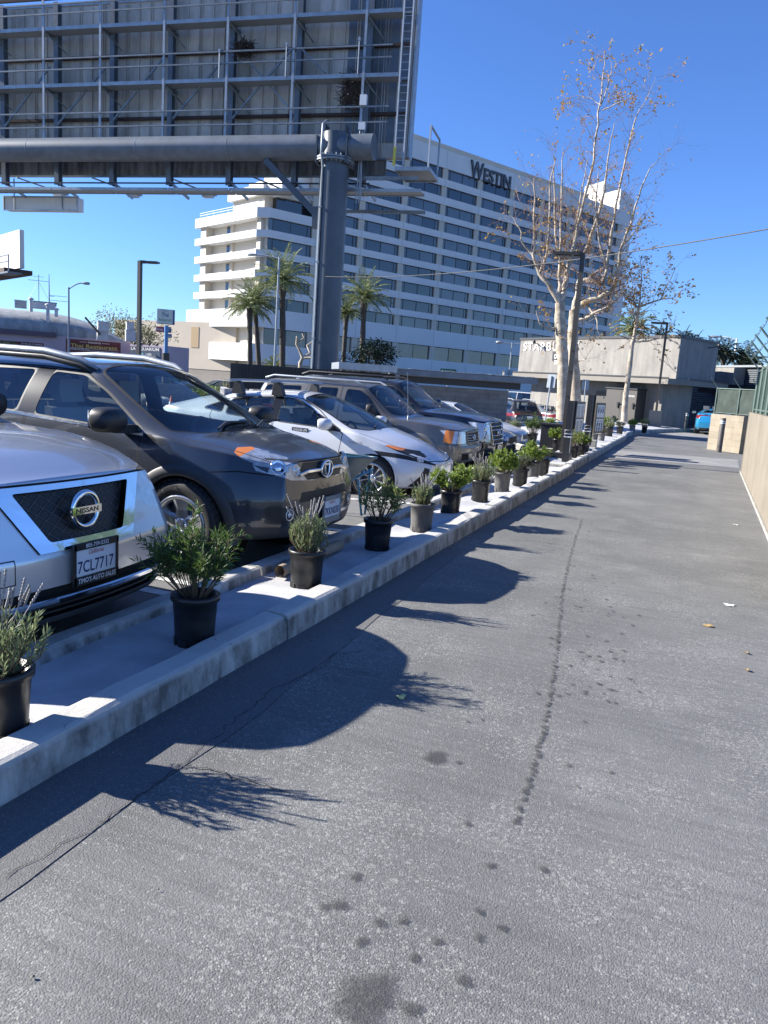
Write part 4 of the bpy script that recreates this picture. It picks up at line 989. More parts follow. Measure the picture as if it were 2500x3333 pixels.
cobra('thin blue grey street lamp in front of the thai restaurant roof', 0, 224, 935, 62, (1.0, .45, 0), .55, mat('blue_post', (.13, .16, .24), .5), .10)
cobra('white street lamp rising between the palms before the hotel', 0, 909, 836, 62, (-1.9, -.3, 0), .25, M['galv'], .12, .9)
cobra('twin arm street lamp between the hotel and the cafe', 0, 1667, 1115, 60, (.75, .1, 0), .12, M['galv'], .07, .5, dbl=True)
cobra('white street lamp above the corrugated shed', 0, 2399, 1102, 75, (-1.5, 0, 0), .25, M['white'], .12, 1.0)
# overhead wire from the billboard column to the right
mb = MB(); a = T_.P(T_.len + .1, T_.uv(1082, 908)[1], CR + .1); b = aty(2560, 735, 19)
mb.tube([a.lerp(b, q) - Zu * (.35 * 4 * q * (1 - q)) for q in [i / 24 for i in range(25)]], .013, 6)
tag(mb.build('overhead_wire', M['black'], loc=a), 'thin dark cable sagging from the billboard column towards the right', 'wire')
# ================================================================== cars
def paint(name, col, metal=.5, rough=.32, coat=1.0, dust=0.0, flake=.0):
    m, t, b = new_mat(name); N = t.nodes.new; L = t.links.new
    b.inputs['Metallic'].default_value = metal; b.inputs['Roughness'].default_value = rough
    b.inputs['Coat Weight'].default_value = coat; b.inputs['Coat Roughness'].default_value = .035
    tc = N('ShaderNodeTexCoord'); n = N('ShaderNodeTexNoise'); n.inputs['Scale'].default_value = 4; n.inputs['Detail'].default_value = 7; n.inputs['Roughness'].default_value = .7; L(tc.outputs['Object'], n.inputs[0])
    geo = N('ShaderNodeNewGeometry'); sx = N('ShaderNodeSeparateXYZ'); L(geo.outputs['Normal'], sx.inputs[0])
    # settled dust lies on faces that point upwards
    up = N('ShaderNodeMapRange'); up.inputs[1].default_value = .35; up.inputs[2].default_value = .95; L(sx.outputs[2], up.inputs[0])
    r = N('ShaderNodeMapRange'); r.inputs[1].default_value = .3; r.inputs[2].default_value = .75; r.inputs[3].default_value = dust * .4; r.inputs[4].default_value = dust; L(n.outputs[0], r.inputs[0])
    ml = N('ShaderNodeMath'); ml.operation = 'MULTIPLY'; L(up.outputs[0], ml.inputs[0]); L(r.outputs[0], ml.inputs[1])
    mx = N('ShaderNodeMix'); mx.data_type = 'RGBA'; mx.inputs[6].default_value = c4(col); mx.inputs[7].default_value = (.34, .31, .27, 1)
    L(ml.outputs[0], mx.inputs[0]); L(mx.outputs[2], b.inputs['Base Color'])
    ra = N('ShaderNodeMath'); ra.operation = 'MULTIPLY_ADD'; L(ml.outputs[0], ra.inputs[0]); ra.inputs[1].default_value = .6; ra.inputs[2].default_value = .03; L(ra.outputs[0], b.inputs['Coat Roughness'])
    return m
M['car_glass'] = glass_mat('car_glass', (.76, .84, .83)); M['car_glass_dark'] = glass_mat('privacy_glass', (.30, .33, .34))
M['car_glass_clear'] = glass_mat('windscreen_glass', (.78, .86, .84))
M['lens_clear'] = glass_mat('lens_clear', (.85, .87, .88), .03, .05)
M['amber'] = mat('amber_lens', (.75, .22, .03), .25, spec=.7); M['red_lens'] = mat('red_lens', (.16, .006, .008), .2, spec=.7)
M['reflector'] = mat('lamp_reflector', (.75, .77, .8), .18, .9)
M['alloy'] = mat('alloy', (.55, .56, .57), .3, .85); M['seat'] = mat('seat_cloth', (.17, .17, .175), .9); M['seat_light'] = mat('seat_cloth_grey', (.32, .31, .30), .9)
M['plate_white'] = mat('plate_white', (.78, .79, .8), .4); M['plate_blue'] = mat('plate_ink', (.02, .03, .12), .5); M['plate_red'] = mat('plate_script', (.5, .03, .04), .5)
M['cladding'] = mat('cladding', (.045, .047, .05), .55, 0, .15, 6)
M['brake_disc'] = mat('brake_disc', (.25, .24, .23), .4, .8)

class Rail:
    def __init__(s, keys, sm=.10): s.k = sorted(keys); s.sm = sm
    def lin(s, x):
        k = s.k
        if x <= k[0][0]: return k[0][1]
        for (a, b), (c, d) in zip(k, k[1:]):
            if x <= c: return b + (d - b) * (x - a) / (c - a)
        return k[-1][1]
    def __call__(s, x):
        if not s.sm: return s.lin(x)
        n = 9; return sum(s.lin(x + s.sm * (i / (n - 1) - .5) * 2) * (1 - abs(i / (n - 1) - .5) * 1.2) for i in range(n)) / sum(1 - abs(i / (n - 1) - .5) * 1.2 for i in range(n))

def round_poly(poly, r=.03, n=3):
    out = []; m = len(poly)
    rr_ = r if isinstance(r, (list, tuple)) else [r] * m
    for i in range(m):
        p, a, b = Vector(poly[i]), Vector(poly[i - 1]), Vector(poly[(i + 1) % m]); q = rr_[i]
        if q <= 0: out.append(p); continue
        da, db = (a - p), (b - p); q1_ = min(q, da.length * .45); q2 = min(q, db.length * .45)
        s, e = p + da.normalized() * q1_, p + db.normalized() * q2
        for k_ in range(n + 1):
            t = k_ / n; out.append(s * (1 - t) ** 2 + p * (2 * t * (1 - t)) + e * t * t)
    return out
def grow(poly, d):
    c = sum((Vector(p) for p in poly), Vector((0, 0))) / len(poly); n = len(poly); out = []
    ar = sum(poly[i][0] * poly[(i + 1) % n][1] - poly[(i + 1) % n][0] * poly[i][1] for i in range(n)); sg = 1 if ar > 0 else -1
    for i in range(n):
        p, a, b = Vector(poly[i]), Vector(poly[i - 1]), Vector(poly[(i + 1) % n])
        e1, e2 = (p - a).normalized(), (b - p).normalized(); n1, n2 = Vector((e1.y, -e1.x)) * sg, Vector((e2.y, -e2.x)) * sg
        k_ = n1 + n2; k_ = k_ / max(.35, k_.dot(k_) / 2) if k_.length > .1 else n1
        out.append(p + k_ * d)
    return out

class Car:
    """local frame: +x is forward, nose tip near x = 0, +y left, z up from the tyre contact"""
    NAMES = ('zb', 'wb', 'zm', 'wm', 'zs', 'ws', 'zr', 'wr', 'zt')
    def __init__(s, name, label, rails, L, bow, nose, tail, loc, rz, mats, res=.05, cat='car', group=None, smooth=.09):
        s.L = L; s.R = {k: Rail(v, smooth) for k, v in rails.items() if k[0] != '_'}; s.bow = Rail(bow, .15); s.nose = Rail(nose, 0.0); s.tail = Rail(tail, 0.0)
        s.root = thing(name, label, cat, loc, rz, group); s.rz = rz; s.mats = mats; s.nf = rails.get('_nf', .7)
        s.ch = 2 if res < .058 else 1
        s.bm = bmesh.new(); s.mi = {}; s.mlist = []
        s.m('paint', mats['paint']); s.shell(res)
    def m(s, k, mt=None):
        if k not in s.mi: s.mi[k] = len(s.mlist); s.mlist.append(mt or M[k])
        return s.mi[k]
    def section(s, x):
        g = {k: s.R[k](x) for k in s.NAMES}
        zb, wb, zm, wm, zs, ws, zr, wr, zt = (g[k] for k in s.NAMES)
        gl = max(.001, zr - zs); rs = min(.05, gl * .3, (zs - zm) * .4); rr_ = min(.06, wr * .3)
        P = [(0, zb), (wb * .6, zb), (wb, zb), (lerp(wb, wm, .75), lerp(zb, zm, .35)), (wm, lerp(zb, zm, .8)), (wm, zm), (lerp(wm, ws, .35) + .004, lerp(zm, zs, .5))]
        d1 = Vector((wm - ws, zm - zs)).normalized(); d2 = Vector((wr - ws, zr - zs)); d2n = d2.normalized() if d2.length > 1e-5 else Vector((-1, 0))
        P += [(ws + d1.x * rs, zs + d1.y * rs), (ws + d2n.x * rs, zs + d2n.y * rs)]
        P += [(lerp(ws, wr, .5) + .018 * min(1, gl / .3), lerp(zs, zr, .5))]
        q = Vector((0 - wr, (zt - zr))); t1 = max(.0, 1 - rr_ / max(wr, .05))
        cr = lambda u: (wr * u, zr + (zt - zr) * (1 - u * u))
        P += [(wr - d2n.x * min(rr_, d2.length * .35), zr - d2n.y * min(rr_, d2.length * .35)), cr(t1), cr(.7 * t1), cr(.45 * t1), cr(.2 * t1), (0, zt)]
        P = [Vector(p) for p in P]
        for _ in range(s.ch):
            Q = [P[0]]
            for a, b in zip(P, P[1:]): Q += [a * .75 + b * .25, a * .25 + b * .75]
            Q.append(P[-1]); P = Q
        return P
    def warp(s, x, y, z):          # x measured back from the nose
        W = .93; f = max(0, 1 - x / s.nf); r = max(0, 1 - (s.L - x) / .7)
        dx = s.bow(x) * (1 - min(1, (y / W) ** 2)) + s.nose(z) * f * f * (3 - 2 * f) + s.tail(z) * r * r * (3 - 2 * r)
        return Vector((-x + dx, y, z))
    def shell(s, res):
        xs = [0, .012, .03, .055, .09, .13, .18, .24, .30]; x = .36
        while x < s.L - .36: xs.append(x); x += res
        xs += [s.L - q for q in (.30, .24, .18, .13, .09, .055, .03, .012, 0)]
        rings = []
        for x in xs: rings.append([(x, p.x, p.y) for p in s.section(x)])
        def cap(ring, sg):
            ys = [p[1] for p in ring]; zs = [p[2] for p in ring]; zc = (min(zs) + max(zs)) / 2; out = []
            for k_ in (.93, .82, .66, .48, .3, .12):
                out.append([(ring[0][0], p[1] * k_, zc + (p[2] - zc) * k_) for p in ring])
            return out
        allr = list(reversed(cap(rings[0], 1))) + rings + cap(rings[-1], -1)
        bm = s.bm; m = len(allr[0]); V = {}
        for i, r in enumerate(allr):
            for j, (x, y, z) in enumerate(r):
                for sd in (1, -1):
                    if j in (0, m - 1) and sd == -1: V[i, j, -1] = V[i, j, 1]; continue
                    V[i, j, sd] = bm.verts.new(s.warp(x, y * sd, z))
        for i in range(len(allr) - 1):
            for j in range(m - 1):
                for sd in (1, -1):
                    q = [V[i, j, sd], V[i + 1, j, sd], V[i + 1, j + 1, sd], V[i, j + 1, sd]]
                    if sd == -1: q.reverse()
                    try: f = bm.faces.new(q); f.smooth = True
                    except ValueError: pass
        for i in (0, len(allr) - 1):
            for sd in (1, -1):
                q = [V[i, j, sd] for j in range(m)]
                if (i == 0) == (sd == -1): q.reverse()
                try: bm.faces.new(q).smooth = True
                except ValueError: pass
        bmesh.ops.recalc_face_normals(bm, faces=bm.faces)
        bm.normal_update(); s.bvh = BVHTree.FromBMesh(bm)
        s.tagl = bm.faces.layers.int.new('part'); s.parts = {}
    # ---- cutting regions out of the shell
    def sel(s, proj, sd=0, xmin=-99, xmax=99, zmin=-9, zmax=9, nz=None, ymin=None):
        out = []
        for f in s.bm.faces:
            c = f.verts[0].co
            if not (xmin - .3 <= c.x <= xmax + .3) or (proj == 'side' and c.y * sd < 0) or (proj == 'front' and c.x < -1.1) or (proj == 'rear' and c.x > -s.L + 1.1): continue
            c = f.calc_center_median()
            if proj == 'side' and (c.y * sd < (ymin if ymin is not None else .35)): continue
            if proj == 'front' and c.x < -.95: continue
            if proj == 'rear' and c.x > -s.L + .9: continue
            if proj == 'top' and f.normal.z < (.12 if nz is None else nz): continue
            if proj == 'side' and abs(f.normal.y) < .12: continue
            if not (xmin <= c.x <= xmax and zmin <= c.z <= zmax): continue
            out.append(f)
        return out
    def cut(s, proj, poly, sd=0, **kw):
        ax = {'side': (0, 2), 'front': (1, 2), 'rear': (1, 2), 'top': (0, 1)}[proj]
        n = len(poly); xs = [p[0] for p in poly]; ys = [p[1] for p in poly]; b0, b1, c0, c1 = min(xs) - .01, max(xs) + .01, min(ys) - .01, max(ys) + .01
        S = []
        for f in s.sel(proj, sd, **kw):
            q0 = [v.co[ax[0]] for v in f.verts]
            if max(q0) < b0 or min(q0) > b1: continue
            q0 = [v.co[ax[1]] for v in f.verts]
            if max(q0) < c0 or min(q0) > c1: continue
            S.append(f)
        ar = sum(poly[i][0] * poly[(i + 1) % n][1] - poly[(i + 1) % n][0] * poly[i][1] for i in range(n)); sg = 1 if ar > 0 else -1
        for i in range(n):
            p, q = poly[i], poly[(i + 1) % n]; d = (q[0] - p[0], q[1] - p[1])
            if abs(d[0]) + abs(d[1]) < 1e-6: continue
            no = Vector((0, 0, 0)); no[ax[0]] = d[1] * sg; no[ax[1]] = -d[0] * sg; no.normalize()
            co = Vector((0, 0, 0)); co[ax[0]] = p[0]; co[ax[1]] = p[1]
            ed = {e for f in S for e in f.edges}; ve = {v for f in S for v in f.verts}
            r = bmesh.ops.bisect_plane(s.bm, geom=S + list(ed) + list(ve), dist=1e-5, plane_co=co, plane_no=no)
            fs = {f for f in S if f.is_valid} | {g for g in r['geom'] if isinstance(g, bmesh.types.BMFace)}
            S = [f for f in fs if (f.calc_center_median() - co).dot(no) < 0]
        return S
    def color(s, faces, key, mt=None):
        i = s.m(key, mt)
        for f in faces: f.material_index = i
    def line(s, proj, pts, w, key='gap', sd=0, **kw):
        s.m(key, M['void'])
        for a, b in zip(pts, pts[1:]):
            a, b = Vector(a), Vector(b); d = (b - a)
            if d.length < 1e-4: continue
            d.normalize(); nn_ = Vector((-d.y, d.x)) * (w / 2); e = d * (w * .4)
            s.color(s.cut(proj, [a - nn_ - e, b - nn_ + e, b + nn_ + e, a + nn_ - e], sd, **kw), key)
    def part(s, faces, name, mats=None, inset=0.0):
        pid = len(s.parts) + 1; s.parts[pid] = [name, mats, inset, None]
        for f in faces: f[s.tagl] = pid
        return pid
    def window(s, poly, name, key, sd, r=.04, rim=.018, inset=.004, proj='side', **kw):
        P = round_poly(poly, r)
        s.color(s.cut(proj, grow(P, rim), sd, **kw), 'rubber_trim', M['plastic'])
        fs = s.cut(proj, P, sd, **kw); s.color(fs, key, M[key]); return s.part(fs, name, None, inset)
    def arch(s, xc, R, zc, lip=.05, key=None, both=(1, -1)):
        for sd in both:
            poly = [(xc + R * cos(2 * pi * i / 30), zc + R * sin(2 * pi * i / 30)) for i in range(30)]
            fs = s.cut('side', poly, sd, ymin=.45)
            bmesh.ops.delete(s.bm, geom=fs, context='FACES')
            s.bm.faces.ensure_lookup_table()
    def surf(s, p, d):             # hit of the original shell
        h = s.bvh.ray_cast(Vector(p), Vector(d).normalized(), 6); return h[0], h[1]
    def side_pt(s, x, z, sd):
        h, n = s.surf((x, sd * 3, z), (0, -sd, 0)); return h, n
    def lip(s, xc, zc, R0, R1, sd, out=.012, key='cladding', a0=-.25, a1=pi + .25, name='wheel_arch_trim'):
        mb = MB(); n = 40; rows = []
        for i in range(n + 1):
            a = lerp(a0, a1, i / n); row = []
            for q, o in ((R0, -.05), (R0, out * .6), (lerp(R0, R1, .3), out), (lerp(R0, R1, .8), out), (R1, .002)):
                x, z = xc + q * cos(a), zc + q * sin(a); h, nn_ = s.side_pt(x, z, sd)
                if h is None: h = Vector((x, sd * (rows[-1][2].y * sd if rows else .8), z))
                row.append(Vector((x, h.y + sd * o, z)))
            rows.append(row)
        vs = [p for r in rows for p in r]; m = 5
        mb.add(vs, [(i * m + j, i * m + j + 1, (i + 1) * m + j + 1, (i + 1) * m + j) for i in range(n) for j in range(m - 1)], 0, True)
        return s.attach(mb, name, M[key] if isinstance(key, str) else key)
    def attach(s, mb, name, mats, parent=None):
        return mb.build(name, mats, parent or s.root, world=False)
    def patch(s, proj, pts_fn, name, mt, nu, nv, parent=None):
        mb = MB(); mb.grid(pts_fn, nu, nv); return s.attach(mb, name, mt, parent)
    def wheel(s, x, sd, R, W, track, rimR, style, rim_mat, steer=0.0, text=None):
        o = link(bpy.data.objects.new('wheel', None)); o.parent = s.root; o.location = (x, sd * track, R); o.rotation_euler = (0, 0, steer)
        o.empty_display_size = .1
        A = (Vector((1, 0, 0)), Vector((0, 0, 1)), Vector((0, sd, 0)))   # z axis of the lathe points outboard
        mb = MB(); h = W / 2; t = R
        mb.lathe([(rimR - .01, -h), (rimR + .02, -h), (lerp(rimR, t, .6), -h - .005), (t - .025, -h + .012), (t, -h + .045), (t, h - .045), (t - .025, h - .012), (lerp(rimR, t, .6), h + .004), (rimR + .02, h - .004), (rimR - .01, h - .02), (rimR - .03, h - .08), (rimR - .03, -h)], 40, (0, 0, 0), A)
        if t > .3:
            for i in range(44):        # shoulder tread blocks
                a = 2 * pi * i / 44; c = Vector((cos(a), 0, sin(a))); tt = Vector((-sin(a), 0, cos(a)))
                mb.box(c * (t + .0005) + Vector((0, sd * h * .62, 0)), (.030, W * .22, .012), (tt, Vector((0, sd, 0)), c)); mb.box(c * (t + .0005) - Vector((0, sd * h * .1, 0)), (.030, W * .3, .012), (tt, Vector((0, sd, 0)), c))
        if text:
            for i, ch in enumerate(text):
                a = pi * .86 - i * .135; c = Vector((cos(a), 0, sin(a))); xd = Vector((sin(a), 0, -cos(a))) * (1 if sd < 0 else 1)
                put_text(mb, ch, c * lerp(rimR, t, .38) + Vector((0, sd * (h + .006), 0)) - xd * .014, xd, c, .036, 1, bold=.015)
        mb.build('tyre', [M['rubber'], M['cladding']], o, world=False)
        mb = MB(); r = rimR
        mb.lathe([(r + .004, h - .012), (r - .012, h + .002), (r - .03, h - .015), (r - .035, -h * .6), (.06, -h * .5)], 40, (0, 0, 0), A)
        nsp, wsp, dish = style
        mb.lathe([(0, h - .02 - dish), (.05, h - .022 - dish), (.062, h - .035 - dish), (.065, h - .07 - dish)], 20, (0, 0, 0), A)
        for i in range(nsp):
            a = 2 * pi * i / nsp + .3; c = Vector((cos(a), 0, sin(a))); tt = Vector((-sin(a), 0, cos(a))); ov = Vector((0, sd, 0))
            vs = []
            for q, zz, ww in ((.045, h - .03 - dish, wsp * .75), (.5 * r, h - .028 - dish * .6, wsp * .62), (r - .02, h - .012, wsp)):
                for tq, dz in ((-1, -.05), (-1, -.012), (-.5, 0), (.5, 0), (1, -.012), (1, -.05)): vs.append(c * q + tt * (tq * ww / 2) + ov * (zz + dz))
            mb.add(vs, [(k_ * 6 + j, k_ * 6 + j + 1, k_ * 6 + 7 + j, k_ * 6 + 6 + j) for k_ in (0, 1) for j in range(5)], 0, False)
        mb.build('rim', rim_mat, o, world=False)
        mb = MB(); mb.lathe([(.0, h - .075), (r - .06, h - .08), (r - .06, -h * .5)], 28, (0, 0, 0), A); mb.build('brake', M['void'] if t < .3 else M['brake_disc'], o, world=False)
        mb = MB()
        for i in range(5):
            a = 2 * pi * i / 5; mb.lathe([(0, .012), (.011, .01), (.012, 0)], 8, Vector((cos(a) * .05, sd * (h - .03 - dish), sin(a) * .05)), A)
        mb.build('wheel_nut', M['chrome'], o, world=False)
        return o
    def interior(s, zf, x_dash, x_rear, w, zseat, seat, rows=2, dash_z=None, wheel_left=True):
        mb = MB(); mb.bbox((-x_rear, -w, zf), (-x_dash + .1, w, zf + .04))
        mb.bbox((-x_rear - .05, -w, zf), (-x_rear, w, zseat + .15)); s.attach(mb, 'cabin_floor', M['seat'])
        dz = dash_z or (zseat + .5)
        mb = MB(); mb.prism([Vector((-x_dash + .35, -w, zf)), Vector((-x_dash + .35, -w, dz - .06)), Vector((-x_dash - .05, -w, dz)), Vector((-x_dash - .25, -w, dz - .08)), Vector((-x_dash - .25, -w, zf))], (0, 0, 0), (0, 2 * w, 0)); s.attach(mb, 'dashboard', M['plastic'])
        xs_ = [x_dash + .95, x_dash + 1.85, x_dash + 2.7][:rows]
        for r_, x in enumerate(xs_):
            for y in ((-.38, .38) if r_ == 0 else (-.42, 0, .42)):
                b = MB(); ww = .5 if r_ == 0 else .40
                c = [(-x + .28, zseat - .22), (-x + .30, zseat - .05), (-x + .05, zseat + .0), (-x - .22, zseat), (-x - .36, zseat + .55), (-x - .44, zseat + .56), (-x - .40, zseat - .1), (-x - .3, zseat - .24)]
                b.prism([Vector((p[0], y - ww / 2, p[1])) for p in c], (0, 0, 0), (0, ww, 0))
                so_ = s.attach(b, 'seat', M[seat])
                h_ = MB(); h_.prism([Vector((-x - .36, y - .13, zseat + .60)), Vector((-x - .37, y - .15, zseat + .70)), Vector((-x - .40, y - .11, zseat + .80)), Vector((-x - .47, y - .11, zseat + .80)), Vector((-x - .48, y - .14, zseat + .62))], (0, 0, 0), (0, .27, 0)); h_.build('headrest', M[seat], so_, world=False)
        mb = MB(); n = 20; c = Vector((-x_dash - .42, .38 if wheel_left else -.38, dz - .06)); zx = Vector((.55, 0, .83)).normalized()
        P = [c + Vector((0, .185 * cos(2 * pi * i / n), 0)) + Vector((-.83, 0, .55)).cross(Vector((0, 1, 0))).normalized() * 0 + Vector((-.35, 0, .93)) * (.185 * sin(2 * pi * i / n)) for i in range(n + 1)]
        mb.tube(P, .016, 6, cap=False); mb.bar(c - Vector((0, .18, 0)), c + Vector((0, .18, 0)), .04); mb.bar(c, c + Vector((.3, 0, -.15)), .06); s.attach(mb, 'steering_wheel', M['plastic'])
    def mirror(s, x, z, sd, size, cap_mat, out=.12, arm=True, glass=True):
        h, n = s.side_pt(x, z - size[2] * .4, sd)
        y0 = abs(h.y) if h else .85
        o = MB(); c = Vector((x, sd * (y0 + out + size[1] / 2), z)); sx_, sy_, sz_ = size
        def f(u, v):
            a = (u * 2 * pi); b = (v - .5) * pi
            cx_ = math.copysign(abs(cos(a)) ** .6, cos(a)); sy2 = math.copysign(abs(sin(a)) ** .6, sin(a)); cb_ = abs(cos(b)) ** .55; sb_ = math.copysign(abs(sin(b)) ** .8, sin(b))
            px = cx_ * cb_; px = px if px > 0 else px * .35
            return c + Vector((px * sx_ * .62, sy2 * cb_ * sy_ / 2 * 1.0, sb_ * sz_ / 2 - sd * 0))
        o.grid(f, 20, 12); p = s.attach(o, 'mirror', cap_mat)
        m2 = MB(); m2.bar((x + .02, sd * (y0 - .03), z - sz_ * .42), (x + .02, sd * (y0 + out + sy_ * .35), z - sz_ * .34), .07, .11, (1, 0, 0)); m2.build('mirror_arm', M['plastic'], p, world=False)
        m3 = MB(); m3.box(c + Vector((-sx_ * .215, 0, 0)), (.01, sy_ * .8, sz_ * .72)); m3.build('mirror_glass', M['chrome'], p, world=False)
    def plate(s, x, z, txt, name='number_plate', frame=None, top=None, bottom=None, rear=False, y=0.0, tilt=0.0):
        sx_ = -1 if rear else 1; mb = MB(); F = Vector((sx_, 0, 0)); R_ = Vector((0, 1, 0)) * sx_; U = Vector((-tilt * sx_, 0, 1)).normalized(); F = R_.cross(U)
        c = Vector((x, y, z)); mb.box(c, (.305, .152, .006), (R_, U, F))
        put_text(mb, txt, c + F * .005 - U * .052, R_, U, .062, 1, bold=.01, width=.265, center=True)
        put_text(mb, 'California', c + F * .005 + U * .040, R_, U, .024, 2, width=.11, center=True, shear=.3)
        o = s.attach(mb, name, [M['plate_white'], M['plate_blue'], M['plate_red']])
        if frame:
            m2 = MB(); e = .022
            for a, b, hh_ in (((-.165, -.094), (.165, -.094), .046), ((-.165, .090), (.165, .090), .036)): m2.bar(c + R_ * a[0] + U * a[1] + F * .004, c + R_ * b[0] + U * b[1] + F * .004, .016, hh_, U)
            for q in (-.157, .157): m2.bar(c + R_ * q - U * .115 + F * .004, c + R_ * q + U * .105 + F * .004, .014, .016, F)
            if top: put_text(m2, top, c + F * .0135 + U * .081, R_, U, .021, 1, center=True, bold=.01)
            if bottom: put_text(m2, bottom, c + F * .0135 - U * .105, R_, U, .025, 1, center=True, bold=.01, shear=.15, width=.28)
            m2.build('plate_frame', [frame, M['plate_white']], o, world=False)
        return o
    def lampset(s, faces_cfg): pass
    def finish(s, flare=None):
        bm = s.bm; bm.normal_update()
        # keep the smooth normals of the whole shell on every piece
        nl = {v: v.normal.copy() for v in bm.verts}
        idx = bm.verts.layers.int.new('vid'); keep = []
        for i, v in enumerate(bm.verts): v[idx] = i; keep.append(v.normal.copy())
        groups = {}
        for f in bm.faces: groups.setdefault(f[s.tagl], []).append(f)
        made = {}
        for pid in sorted(groups):
            fs = groups[pid]; name, mats, inset, par = s.parts.get(pid, ['body', None, 0, None])
            vm = {}; vs = []; nr = []; F = []; mi = []
            for f in fs:
                q = []
                for v in f.verts:
                    if v not in vm:
                        vm[v] = len(vs); n_ = keep[v[idx]]; vs.append(v.co - n_ * inset); nr.append(n_)
                    q.append(vm[v])
                F.append(q); mi.append(f.material_index)
            used = sorted(set(mi)); rem = {u: i for i, u in enumerate(used)}
            me = bpy.data.meshes.new(name); me.from_pydata(vs, [], F)
            for u in used: me.materials.append(s.mlist[u])
            me.polygons.foreach_set('material_index', [rem[u] for u in mi]); me.polygons.foreach_set('use_smooth', [True] * len(F))
            me.update(); me.normals_split_custom_set_from_vertices([tuple(n_) for n_ in nr])
            o = link(bpy.data.objects.new(name, me)); made[pid] = (o, par)
        for pid, (o, par) in made.items(): o.parent = made[par][0] if par in made else s.root
        s.made = made; bm.free()
        return s.root
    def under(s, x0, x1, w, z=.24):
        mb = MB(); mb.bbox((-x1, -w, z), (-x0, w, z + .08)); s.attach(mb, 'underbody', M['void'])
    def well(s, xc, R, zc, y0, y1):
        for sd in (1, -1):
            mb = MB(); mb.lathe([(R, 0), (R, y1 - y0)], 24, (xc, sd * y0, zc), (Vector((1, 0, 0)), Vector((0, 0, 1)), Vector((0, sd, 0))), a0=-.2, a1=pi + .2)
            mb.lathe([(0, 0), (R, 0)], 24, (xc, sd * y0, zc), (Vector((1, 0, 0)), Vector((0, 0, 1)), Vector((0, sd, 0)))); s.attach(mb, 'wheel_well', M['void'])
def mirror_poly(p): return [(-a, b) for a, b in p]
def rails_gen(L, W, H, nose_h, hood_h, belt0, belt1, s_cowl, s_head, s_rr, s_rb, deck, cl=.22, blunt=1.0, roof_w=.66, deck_w=.60, hood_w=.84, crown=.055, over=None, nf=.7, lead=None):
    w = W / 2; b = blunt
    q = lambda s_, f: (s_, w * f)
    lead = lead if lead is not None else nose_h - .09
    R = dict(
        zb=[(0, cl + .09), (.15, cl + .01), (.5, cl), (L - .7, cl), (L - .2, cl + .08), (L, cl + .16)],
        wb=[q(0, .60 * b), q(.05, .70 * b), q(.2, .86), q(.5, .915), q(1, .92), q(L - .9, .92), q(L - .3, .87), q(L - .08, .80), q(L, .72)],
        zm=[(0, nose_h * .66), (.8, nose_h * .68), (L * .5, belt0 * .60), (L, deck * .66)],
        wm=[q(0, .65 * b), q(.05, .755 * b), q(.15, .86), q(.33, .94), (.6, w * .982), (.95, w), (L - 1, w), q(L - .4, .965), q(L - .12, .89), q(L, .80)],
        zs=[(0, lead), (.08, nose_h - .03), (.35, lerp(nose_h, hood_h, .3)), (.8, lerp(nose_h, hood_h, .8)), (s_cowl, belt0), (s_rr, belt1), (s_rb, lerp(belt1, deck, .5)), (L - .12, deck - .05), (L, deck - .16)],
        ws=[q(0, .56 * b), q(.08, .70 * b), q(.3, .84), q(.6, .92), q(1, .945), q(s_cowl, .955), q(L - 1.2, .95), q(L - .4, .90), q(L - .1, .80), q(L, .72)],
        zr=[(0, lead + .015), (.08, nose_h), (.35, lerp(nose_h, hood_h, .34) + .02), (.8, lerp(nose_h, hood_h, .8) + .03), (s_cowl - .02, hood_h + .015), (s_head + .08, H - .075), (lerp(s_head, s_rr, .5), H - crown - .005), (s_rr, H - .075), (s_rb, deck + .01), (L - .12, deck - .02), (L, deck - .14)],
        wr=[q(0, .46 * b), q(.3, .64), (.8, w * hood_w * .93), (s_cowl - .02, w * hood_w), (s_head + .08, w * roof_w), (s_rr, w * roof_w * .98), (s_rb, w * deck_w), (L, w * deck_w * .95)],
        zt=[(0, lead + .02), (.08, nose_h + .025), (.35, lerp(nose_h, hood_h, .36) + .05), (.8, lerp(nose_h, hood_h, .82) + .055), (s_cowl - .03, hood_h + .06), (s_head, H - .035), (s_head + .2, H - .012), (lerp(s_head, s_rr, .5), H), (s_rr, H - .02), (s_rb, deck + .06), (L - .12, deck + .0), (L, deck - .12)])
    if over: R.update(over)
    R['_nf'] = nf
    return R
SV = lambda pts: [(-a, b) for a, b in pts]          # (distance behind the nose, height) -> local x, z

